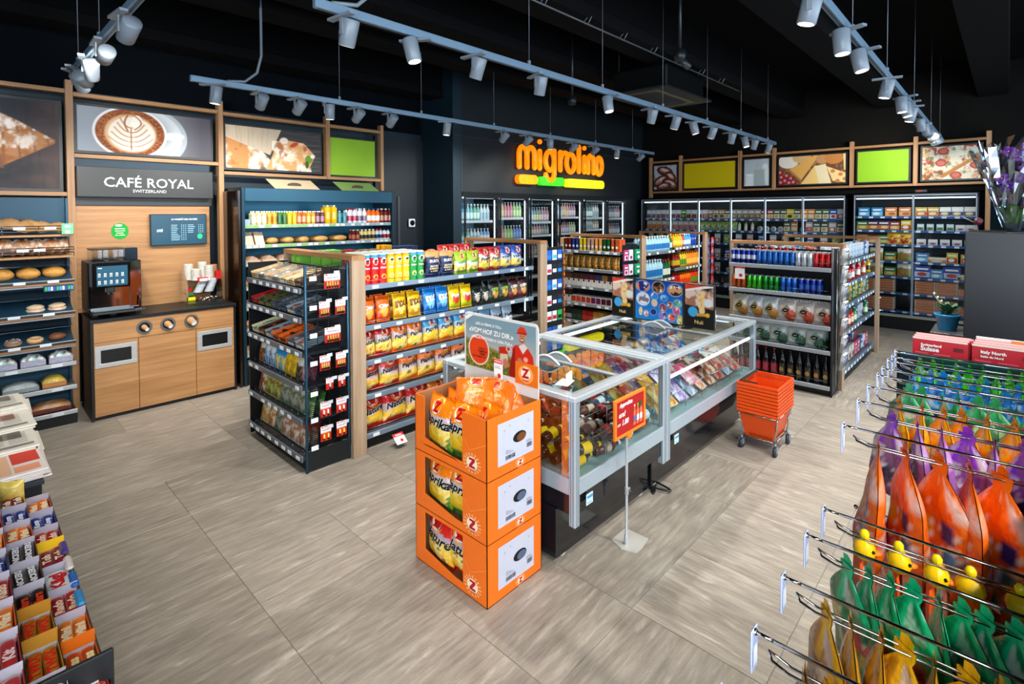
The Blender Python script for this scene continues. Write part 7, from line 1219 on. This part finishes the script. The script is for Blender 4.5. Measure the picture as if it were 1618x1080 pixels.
# ================================================================ LEFT FOREGROUND: CONFECTIONERY AND NEWSPAPERS
cf = thing('confectionery_stand', 'stepped black stand of chocolate bars in the left foreground', 'stand', (0, 0, 0))
for k, (x0, x1, z) in enumerate(((.185, .275, .575), (.10, .185, .63), (.01, .10, .70), (-.085, .01, .77))):
    s_ = MB().bbox(x0, x1, 1.55, 3.28, z - .02, z, L('#20242a'), .003).build('stepped_shelf', M_METAL, cf); MB().bbox(x1 - .003, x1, 1.55, 3.28, z, z + .045, STEEL, .001).build('shelf_edge', M_CLEAR, s_)
MB().bbox(-.10, .27, 1.6, 3.25, 0, .55, L('#17191d'), .004).build('body', M_BLACK, cf); MB().bbox(.09, .285, 1.85, 1.865, .5, .70, L('#2c3034'), .003).build('end_plate', M_METAL, cf)
def cbox(w, d, h, outer, lip, wrap, word, wcol, n=2, seed=0, back=None, inner=L('#b9b6c6')):
    m = MB(); t = .002; rnd = random.Random(seed)
    m.box(-w / 2, w / 2, 0, t, 0, h * .75, outer, front=lip); m.box(-w / 2, w / 2, d - t, d, 0, h * 1.5, inner, front=inner); m.box(-w / 2, -w / 2 + t, 0, d, 0, h, outer); m.box(w / 2 - t, w / 2, 0, d, 0, h, outer); m.box(-w / 2, w / 2, 0, d, 0, t, inner)
    if back: m.box(-w / 2, w / 2, d - t * 2, d - t, h * 1.0, h * 1.9, back)
    for k in range(n):
        bw = (w - .01) / n; x = -w / 2 + .005 + bw * (k + .5); z0 = h * .35 + rnd.uniform(0, .01)
        tw = rnd.uniform(-.12, .12); y0 = d * rnd.uniform(.04, .12)
        g = lambda u, v: (x + (u - .5) * bw * .94 + tw * (v - .5) * d * .5, y0 + d * .84 * v, z0 + .022 * v + .011 * max(0, 1 - abs(2 * u - 1) ** 3) * (1 if .09 < v < .91 else .25) + .002 * math.sin(19 * v + k))
        m.grid(g, 6, 10, lambda u, v: mixc(wrap, WHITE, .55) if (v < .09 or v > .91) else (mixc(wrap, wcol, .25) if abs(u - .5) > .36 else wrap))
        V, F_ = text2d(word, .05, .0); e = V.max(0) - V.min(0); sc = min(d * .66 / e[0], bw * .72 / e[1])
        m.add([(x - b * sc + tw * a * sc * .5, y0 + d * .42 + a * sc, z0 + .022 * (.5 + a * sc / d) + .0145) for a, b in V], F_, wcol)
    return m.mesh('sweet_box', M_CARTON)
SW = {'sn': ('#5a3420', '#3a2a4a', '#3b2418', 'SNICKERS', '#e8ecf4', 'brown bars with white lettering'), 'ma': ('#2a2024', '#181418', '#1c1414', 'Mars', '#d84a1c', 'black bars with red lettering'), 'tw': ('#b8862a', '#c89a30', '#b08428', 'TWIX', '#d8281c', 'gold bars with red lettering'), 'kg': ('#5ab0c8', '#e8f0f0', '#eef4f4', 'Kägi', '#c81c2c', 'white packet with red lettering'), 'or': ('#e8701c', '#e8701c', '#f08a1c', 'Mini', '#f8e8c8', 'orange bars'), 'bl': ('#2a4a9a', '#a8acc0', '#1c3c98', 'Knop', '#e8ecf8', 'dark blue bars'), 'rd': ('#b81c2c', '#c01c30', '#b8202c', 'Rado', '#f0d8c0', 'red bars'), 'ye': ('#f0c81c', '#f0d040', '#9a1c38', 'Tob', '#e8e0c8', 'wine red bars under a yellow flap'), 'dm': ('#d8341c', '#a8a8ac', '#d83a18', 'Daim', '#f0ece8', 'red bag with dark lettering'), 'wh': ('#c8c4c0', '#a0a8b0', '#e0d8cc', 'Twix', '#c8382c', 'white bars'), 'cr': ('#b83a44', '#c43c48', '#b83a40', 'Kit', '#e8d8d8', 'crimson packets'), 'hz': ('#e07818', '#e87010', '#c8501c', 'Nuss', '#e8e0a8', 'orange flap box with green oval')}
def sweets(col, x, z, seq, w_, y0=1.72, p=.172):
    for k, s_ in enumerate(seq):
        a, b, c, wd, wc, ds = SW[s_]; me = cbox(w_, p * .93, .045, L(a), L(b), L(c), wd, L(wc), 1 if s_ in ('kg', 'dm') else 2, k, back=L(a) if s_ in ('ye', 'tw', 'hz') else None)
        item(me, 'sweet_box', f'open box of {ds}, {ordn(k + 1)} from near end, {col} row', 'chocolate bars', (x, y0 + p * k, z + .001), 0, f'boxes of sweets in the {col} row')
sweets('right', .228, .575, ('dm', 'hz', 'or', 'rd', 'kg', 'ye', 'rd', 'bl', 'or'), .082); sweets('second', .142, .63, ('wh', 'tw', 'tw', 'ma', 'sn', 'sn', 'or', 'bl', 'ye'), .08); sweets('third', .055, .70, ('cr', 'cr', 'or', 'rd', 'bl', 'or', 'cr', 'rd', 'bl'), .082); sweets('left', -.038, .77, ('or', 'cr', 'bl', 'rd', 'or', 'sn', 'cr', 'ye', 'kg'), .085)
for k in range(4): item(MB().bbox(-.012, .012, 0, .085, 0, .014, L(('#4aa0d8', '#3a7ac8', '#e8e0e0', '#5a4a9a')[k]), .006).mesh('bar', M_FOIL), 'candy_bar', f'{("pale blue", "blue", "white", "violet")[k]} bar leaning at the outer edge of the sweets', 'chocolate bar', (.262, 2.25 + .13 * k, .625), 0, 'bars leaning at the edge', .1)
item(bag(.10, .09, .05, lambda u, v: mixc(L('#c8a83c'), L('#f0e090'), float(fbm(u * 6, v * 6))), (), 3, 10, 10).mesh('sweet_bag', M_FOIL), 'sweet_bag', 'gold foil sweet bag at the far end of the sweets stand', 'sweets', (.14, 3.24, .66), -.4)
nw = thing('newspaper_stand', 'low black stand carrying the newspaper stacks at the left edge', 'stand', (0, 3.62, 0)); MB().bbox(-.45, .275, 0, 1.48, 0, .55, L('#15171a'), .004).build('body', M_BLACK, nw); MB().bbox(-.45, .285, -.01, 1.49, .55, .572, L('#3a3f46'), .003).build('top_board', M_METAL, nw)
rnd = random.Random(2)
for k, (y, n, zb) in enumerate(((3.63, 5, .575), (3.98, 7, .575), (4.33, 7, .59), (4.70, 9, .60))):
    for j in range(n):
        m = MB(); c = L('#e4ded2') if k else L('#e8e0dc'); dx = rnd.uniform(-.02, .02) ; m.bbox(-.42, .30 + dx, 0, .36, 0, .009, mixc(c, L('#b8b0a4'), .3 * (j % 2)), .002)
        if j == n - 1:
            q = random.Random(k)
            def rc(x0, x1, y0, y1, c_): m.add([(x0, y0, .0100), (x1, y0, .0100), (x1, y1, .0100), (x0, y1, .0100)], [(0, 1, 2, 3)], c_)
            if k == 0: rc(.05, .17, .03, .33, L('#e8b890')); rc(.18, .29, .16, .34, L('#d8402c')); rc(-.1, .04, .1, .34, L('#4a3a48')); rc(.18, .28, .03, .12, L('#f0a07a')); rc(-.1, .03, .01, .08, L('#3a4a90'))
            else:
                rc(.02, .28, .04, .08, L('#8a867e')); 
                for a in range(4):
                    for b_ in range(7): rc(-.12 + .1 * a, -.04 + .1 * a, .11 + .03 * b_, .122 + .03 * b_, L('#a8a49a'))
                rc(.10, .24, .2, .33, L(('#8a8478', '#b8887a', '#9a968c')[k - 1]))
            nm = ('colour printed', 'grey printed', 'folded grey', 'rear grey')[k]
        item(m.mesh('newspaper', M_PAPER), 'newspaper', f'newspaper, {ordn(j + 1)} from the bottom of the {("nearest", "second", "third", "farthest")[k]} stack', 'newspaper', (0, y, zb + .0095 * j), rnd.uniform(-.03, .03) + (.03 if j == n - 1 else 0), f'{("nearest", "second", "third", "farthest")[k]} newspaper stack')

# ================================================================ RIGHT FOREGROUND: HANGING SWEETS
YB, YT = -.16, .30
rk = thing('hook_rack', 'rack of chrome hooks for hanging sweet bags in the right foreground', 'rack', (0, 0, 0))
MB().bbox(.55, 2.54, YB - .03, YB, .1, 1.50, L('#1a1d21'), .004).build('back_board', M_METAL, rk); MB().bbox(2.545, 2.565, YB, .305, .10, 1.39, L('#0f3042'), .003).build('end_panel', M_METAL, rk); MB().bbox(.55, 2.54, YB, .10, 0, .42, L('#1a1d21'), .004).build('base', M_METAL, rk)
HKM = MB().tube([(0, YB, .0), (0, YT - .03, .0)], .0032, L('#d0d0ce'), 8).tube([(-.008, YB, -.035), (-.008, YT - .055, -.035), (-.008, YT - .03, -.028), (0, YT - .022, -.02), (.008, YT - .03, -.028), (.008, YT - .055, -.035), (.008, YB, -.035)], .0024, L('#d8d8d8'), 6).tube([(0, YT - .03, 0), (0, YT, .0)], .0032, L('#e0e0e0'), 8).blob(0, YT, .0, .006, .006, .006, L('#e8e8e8')).mesh('chrome_hook', M_CHROME)
TGP = MB().bbox(-.014, .014, YT - .001, YT + .002, -.065, .006, L('#a9b9e6'), .001).patch(-.010, .010, -.055, -.02, L('#d8e0f4'), y=YT - .001).mesh('price_tag', M_PLASTIC)
def sweetbag(w, h, d, c1, c2, c3, tw, seed, marks=()):
    """soft bag pinched to a twisted top where the hook goes through"""
    rnd = random.Random(seed); a, b = rnd.random() * 6, rnd.random() * 6
    def wid(v): return w * (1 if v < .62 else max(.16, 1 - ((v - .62) / .30) ** 1.2 * .84) if v < .92 else .30)
    def dep(u, v): return d / 2 * max(0, 1 - abs(2 * u - 1) ** 2.6) ** .6 * min(1, (v + .004) / .05) ** .5 * max(.05, 1 - (max(v - .15, 0) / .8) ** 1.5) * (1 + .2 * math.sin(8 * u + a + 5 * v) + .12 * math.sin(13 * v + b)) + .001
    def art(u, v):
        if v > .86: return tw
        if v > .62: return tw if math.sin(14 * u + a) > .5 else (mixc(c1, WHITE, .55) if math.sin(9 * u + 11 * v + b) > .3 else c1)
        for q in marks:
            e2 = ((u - q[0]) * w / h) ** 2 + (v - q[1]) ** 2
            if e2 < q[2] ** 2: return L(q[3]) if e2 < (q[2] * .78) ** 2 else WHITE
        if (u - .5) ** 2 * 5 + (v - .45) ** 2 * 9 < .6: return c3 if float(fbm(u * 6 + seed, v * 7)) > .52 else (c2 if float(fbm(u * 5 + seed, v * 6 + 4)) > .45 else c1)
        return c1 if v > .12 else c2
    m = MB(); off = -.0
    bend = rnd.uniform(-.25, .25); fx = lambda u, v: (u - .5) * wid(v) + .012 * math.sin(4 * v + b) * (1 - v)
    m.grid(lambda u, v: (fx(u, v), -dep(u, v) + bend * h * (1 - v) ** 2 * .25, (v - 1) * h + .012), 14, 20, art); m.grid(lambda u, v: (fx(u, v), dep(u, v) + bend * h * (1 - v) ** 2 * .25, (v - 1) * h + .012), 14, 20, lambda u, v: mixc(art(u, v), c1, .6), flip=True)
    m.add([(-.012, 0, .0), (.012, .002, -.002), (.016, 0, .024), (.004, 0, .032), (-.010, 0, .028)], [(0, 1, 2, 3, 4)], tw)
    return m.mesh('sweet_bag', M_FOIL)
SBG = dict(green=sweetbag(.10, .13, .045, L('#4cc81c'), L('#9ae040'), L('#e0f0a0'), L('#5ad01c'), 1, [(.3, .5, .12, '#c8e84a'), (.7, .35, .1, '#1c8a2c')]), blue=sweetbag(.12, .16, .05, L('#1c8ed8'), L('#48b0e8'), L('#c86a30'), L('#30a8e8'), 2, [(.3, .45, .12, '#e8a060'), (.7, .3, .12, '#1a4a9a')]), teal=sweetbag(.13, .18, .05, L('#3fae7a'), L('#8fd8b0'), L('#b8441c'), L('#4fc88a'), 3, [(.3, .4, .13, '#d8481c'), (.65, .6, .1, '#e8f0d0')]), yellow=sweetbag(.14, .19, .055, L('#f2a818'), L('#f7c93c'), L('#f4e8c8'), L('#f7b41c'), 4, [(.3, .5, .12, '#d8342c'), (.7, .35, .14, '#f8f0d8')]), purple=sweetbag(.14, .21, .055, L('#a06ab0'), L('#7c4a90'), L('#e8d0e0'), L('#9a4ad0'), 5, [(.3, .55, .12, '#e8e0f0'), (.65, .3, .14, '#3a2a6a'), (.3, .2, .1, '#c83a5a')]), orange=sweetbag(.17, .30, .06, L('#f27418'), L('#f0801c'), L('#e8501c'), L('#f4801c'), 6, [(.80, .30, .11, '#4a98d8'), (.60, .12, .08, '#4aa048'), (.35, .24, .09, '#c81c4a'), (.3, .45, .10, '#f4b020'), (.72, .50, .09, '#3a3a8a')]), emerald=sweetbag(.13, .22, .038, L('#14a070'), L('#5f7a3c'), L('#d8c84a'), L('#1cc890'), 7, [(.7, .4, .1, '#d82c2c'), (.3, .5, .1, '#e8d84a')]), gold=sweetbag(.14, .24, .04, L('#b8861c'), L('#6a4a1c'), L('#efe6d4'), L('#e8b81c'), 8, [(.3, .4, .10, '#3a2418'), (.65, .55, .1, '#efe6d0'), (.6, .25, .1, '#4a3018')]), brown=sweetbag(.14, .22, .04, L('#8a5a20'), L('#c8961c'), L('#efe0c8'), L('#d8a018'), 9, [(.35, .45, .13, '#efe0c8'), (.7, .25, .12, '#3a2010')]))
duck = MB(); 
duck.add(*((lambda: ([], []))()), WHITE) if False else None
duck.blob(0, 0, -.02, .026, .022, .024, L('#f6c20c'), 12, 8).blob(0, .022, -.026, .009, .012, .006, L('#f08a1c'), 8, 5).blob(-.02, .012, -.014, .004, .004, .004, BLACK, 6, 4).blob(.02, .012, -.014, .004, .004, .004, BLACK, 6, 4).blob(0, .0, .012, .01, .01, .012, L('#f6d00c'), 8, 5); duck.grid(lambda u, v: (.055 * (u - .5) * (1 + .5 * (1 - v)), -.014 + .012 * math.sin(PI * u), -.20 + .16 * v), 8, 10, lambda u, v: L('#f0601c') if v > .25 else L('#e8d8e0')); duck.grid(lambda u, v: (.055 * (u - .5) * (1 + .5 * (1 - v)), .014 - .0 * math.sin(PI * u), -.20 + .16 * v), 8, 10, lambda u, v: L('#f2a01c'), flip=True)
DUCK = duck.mesh('duck_pack', M_PLASTIC)
rnd = random.Random(33)
rods = [(2.40, 1.425, 'green', 11, .034), (2.33, 1.42, 'green', 11, .034), (2.235, 1.425, 'blue', 10, .037), (2.13, 1.42, 'blue', 10, .038), (2.035, 1.42, 'teal', 9, .042), (1.88, 1.42, 'yellow', 8, .048), (1.735, 1.415, 'purple', 7, .053), (1.555, 1.40, 'orange', 7, .057), (1.365, 1.262, 'duck', 6, .062), (1.222, 1.266, 'emerald', 11, .035), (1.068, 1.255, 'gold', 10, .038), (.91, 1.243, 'brown', 9, .042), (.76, 1.24, 'teal', 8, .045)]
low = [(x, 1.12 if x > 1.5 else .98, c, 6, .066) for x, c in ((2.35, 'teal'), (2.15, 'yellow'), (1.95, 'blue'), (1.72, 'orange'), (1.50, 'orange'), (1.30, 'gold'), (1.12, 'brown'), (.94, 'gold'), (.78, 'emerald'))]
for k, (x, z, c, n, sp_) in enumerate(rods + low):
    up = k < len(rods); h = put(HKM, 'chrome_hook', rk, (x, 0, z))
    if up: put(TGP, 'price_tag', h, (.0, .001, 0)); 
    for j in range(n):
        y = YT - .075 - sp_ * j + rnd.uniform(-.006, .006); me = DUCK if c == 'duck' else SBG[c]
        where = f'{ordn(k + 1)} upper hook from the far end' if up else f'{ordn(k + 1 - len(rods))} lower hook from the far end'
        o = item(me, 'duck_pack' if c == 'duck' else 'sweet_bag', f'{"yellow duck" if c == "duck" else c} sweet {"pack" if c == "duck" else "bag"}, {ordn(j + 1)} on the {where}', 'sweets', (x, y, z - .038), PI + rnd.uniform(.05, .95), f'{c} bags on the {where}', rnd.uniform(-.08, .08))
# road maps
mh = thing('map_holder', 'dark holder for road maps behind the hanging sweets', 'rack', (2.60, .32, 0), TH); MB().bbox(0, 1.0, 0, .02, .9, 1.385, L('#0f2a38'), .003).build('front_plate', M_METAL, mh); MB().bbox(0, 1.0, .02, .14, .9, .92, L('#0f2a38'), .003).build('shelf', M_METAL, mh); MB().bbox(.02, .98, .02, .14, 0, .9, L('#0f2a38'), .003).build('column', M_METAL, mh)
def rmap(w_, t1, t2, seed):
    m = MB().bbox(0, w_, 0, .009, 0, .24, L('#c8102c'), .001); m.patch(.0, w_, .232, .24, L('#f0d8d0'), eps=.0012); m.text(t1, .028 + w_ * .18, .212, WHITE, w=w_ * .38, eps=.003, off=.04); m.text(t2, .026 + w_ * .17, .197, WHITE, w=w_ * .34, eps=.003, off=.04)
    for k in range(12): m.patch(w_ * .76 + .0025 * k, w_ * .76 + .0012 + .0025 * k, .198, .214, L('#3a0c14'), eps=.002)
    m.patch(w_ * .05, w_ * .3, .176, .182, L('#e85a68'), eps=.002); m.patch(w_ * .4, w_ * .7, .176, .182, L('#e85a68'), eps=.002); return m.mesh('road_map', M_CARTON)
for q, (y, ws, t1, t2) in enumerate(((.275, .168, 'Switzerland', 'Suisse'), (.095, .185, 'Italy North', 'Italie du Nord'), (-.11, .18, 'Germany', 'Allemagne'))):
    me = rmap(ws, t1, t2, q)
    for k in range(5): o = item(me, 'road_map', f'red {t1} road map, {ordn(k + 1)} from the front of its stack', 'road map', (2.64 + .013 * k, y - .004 * k, 1.205 + .006 * (k % 3)), TH, f'{t1} road maps', -.05)
item(MB().bbox(0, .17, 0, .01, 0, .24, L('#e8e4e0'), .001).patch(.1, .17, .22, .24, L('#f0a05a'), eps=.001).mesh('road_map', M_CARTON), 'road_map', 'pale folded map rising behind the Italy maps', 'road map', (2.70, .085, 1.225), TH)

# ================================================================ BLACK PARTITION AND FLOWERS
tag(MB().bbox(4.0, 4.55, -2.6, .182, 0, 1.826, L('#14171c'), .004).build('black_partition', M_BLACK), 'tall plain black partition standing right behind the road maps', 'partition')
pt = thing('wall_shelf', 'small steel shelves for flowers on the edge of the black partition', 'shelf', (4.2, .19, 0)); [MB().bbox(0, .34, -.006, .16, z - .01, z, L('#4a4e52'), .002).build('shelf_plate', M_METAL, pt) for z in (1.19, .98)]
ft = thing('potted_plant', 'small green plant in a blue pot left of the black partition', 'plant', (4.34, .275, 1.192)); MB().lathe([(.045, 0), (.062, .085), (.068, .09), (.068, .10), (.055, .10), (.05, .08)], L('#2a86b8'), 18, cap=False).lathe([(0, .082), (.055, .083)], L('#2a2018'), 14, cap=False).build('pot', M_PLASTIC, ft)
def leaf(m, p, d, l, w_, c, up=.3):
    d = Vector(d).normalized(); s_ = d.cross(Vector((0, 0, 1))).normalized(); vs = []; n = 6
    for k in range(n + 1): t = k / n; q = Vector(p) + d * l * t + Vector((0, 0, up * l * math.sin(PI * t * .7))); ww = w_ * math.sin(PI * min(t * .95 + .05, 1)) ; vs += [tuple(q - s_ * ww), tuple(q + Vector((0, 0, -.15 * ww))), tuple(q + s_ * ww)]
    m.add(vs, [f for k in range(n) for f in ((3 * k, 3 * k + 1, 3 * k + 4, 3 * k + 3), (3 * k + 1, 3 * k + 2, 3 * k + 5, 3 * k + 4))], c, True)
m = MB(); rnd = random.Random(6)
for k in range(40): a = rnd.random() * 6.28; leaf(m, (rnd.uniform(-.03, .03), rnd.uniform(-.03, .03), .09 + rnd.uniform(0, .05)), (math.cos(a), math.sin(a), rnd.uniform(.2, .8)), .055, .012, mixc(L('#123a2c'), L('#3a7a4a'), rnd.random()))
tag(m.build('foliage', M_LEAF, ft), kind='stuff'); m = MB(); [m.tube([(0, 0, .1), (-.01 + .02 * k, .03 + .02 * k, .17 + .02 * k)], .002, L('#b8c890'), 5).blob(-.01 + .02 * k, .03 + .02 * k, .18 + .02 * k, .008, .008, .01, L('#e8ecd8'), 6, 4) for k in range(3)]; m.build('flower_stems', M_LEAF, ft)
fb_ = thing('red_bouquet', 'red roses and dark greenery beside the foot of the black partition', 'flowers', (4.36, .27, .982)); m = MB()
for k in range(70): a = rnd.random() * 6.28; leaf(m, (rnd.uniform(-.05, .05), rnd.uniform(-.04, .04), .03 + rnd.uniform(0, .12)), (math.cos(a), math.sin(a), rnd.uniform(.1, .8)), .06, .014, mixc(L('#0c2a14'), L('#2a5a2c'), rnd.random()))
tag(m.build('foliage', M_LEAF, fb_), kind='stuff')
for k in range(6): MB().blob(rnd.uniform(-.07, .07), rnd.uniform(-.05, .06), rnd.uniform(.06, .17), .022, .022, .02, L('#a0141c'), 9, 6, k, .15).build('rose', M_LEAF, fb_)
MB().tube([(-.02, .0, 0), (-.03, .01, .2), (-.0, .03, .26)], .016, L('#b89a78'), 7).build('paper_wrap', M_PAPER, fb_)
MB().lathe([(.04, 0), (.05, .06)], L('#2a3a34'), 14).build('bucket', M_PLASTIC, fb_)
def bouquet(label, x, y, seed, dark=False):
    t = thing('wrapped_orchid', label, 'flowers', (x, y, 1.828)); rnd = random.Random(seed); m = MB()
    for k in range(5): a = rnd.random() * 6.28; leaf(m, (0, 0, .0), (math.cos(a), math.sin(a), .9), .15, .03, mixc(L('#1c4a1c'), L('#5f7a1c'), rnd.random()), .5)
    m.build('leaves', M_LEAF, t); MB().lathe([(.03, 0), (.04, .05)], L('#1c2a30'), 12).build('pot', M_PLASTIC, t); m = MB()
    for k in range(3): m.tube([(0, 0, .03), (.01 * k, .02 * k - .02, .25), (.03 * k - .03, .07 * k - .05, .45)], .003, L('#4a5a2a'), 5)
    m.build('stems', M_LEAF, t)
    for k in range(12):
        cx, cy, cz = rnd.uniform(-.08, .08), rnd.uniform(-.09, .11), rnd.uniform(.26, .50); f = MB(); c = mixc(L('#5a1c88'), L('#a03ab0'), rnd.random())
        for q in range(5): a = q * 1.257 + k; f.blob(cx + .0, cy + .02 * math.cos(a), cz + .02 * math.sin(a), .006, .017, .013, c, 7, 4, q)
        f.blob(cx - .006, cy, cz, .006, .006, .006, L('#e8d0a0'), 6, 4); f.build('orchid_flower', M_LEAF, t)
    m = MB(); sd = rnd.random() * 6
    def wr(u, v):
        a = 2 * PI * u; r = (.05 + .13 * v) * (1 + .14 * math.sin(7 * a + sd) * v + .07 * math.sin(13 * a + 2 * sd + 6 * v)); return (r * math.cos(a), r * math.sin(a), .02 + .50 * v + .03 * math.sin(5 * a + sd) * v)
    m.grid(wr, 36, 8, lambda u, v: WHITE, smooth=False); m.build('cellophane_wrap', M_CELLO, t); return t
bouquet('purple orchids in clear cellophane on the black partition, left one', 4.3, -.02, 1); bouquet('cellophane wrapped orchids on the black partition at the right edge', 4.3, -.30, 2); bouquet('cellophane wrapped orchids farther right on the black partition', 4.3, -.58, 3)
t = thing('cherry_flower', 'dark red flower head with thin wire leaning over the black partition', 'flowers', (4.12, .13, 1.828)); MB().blob(0, 0, .06, .022, .022, .022, L('#4a0c1c'), 10, 7, 1, .1).build('flower_head', M_LEAF, t); MB().tube([(0, 0, 0), (.0, .01, .05), (0, .07, .085)], .0025, L('#8a8a7a'), 5).build('stem', M_LEAF, t)
for k, y in enumerate((1.05, 1.0)): tag(MB().blob(0, 0, .02, .02, .03, .012, L('#e8eaf0'), 8, 5, k, .2).tube([(0, 0, .0), (0, .02, .05), (.01, .0, .1)], .006, L('#e0e4ea'), 6).build('silver_ribbon', M_PAPER, None, (8.795, 1.30, .55 + .18 * k)), f'{("lower", "upper")[k]} silver ribbon hanging on the far oak post', 'ribbon')
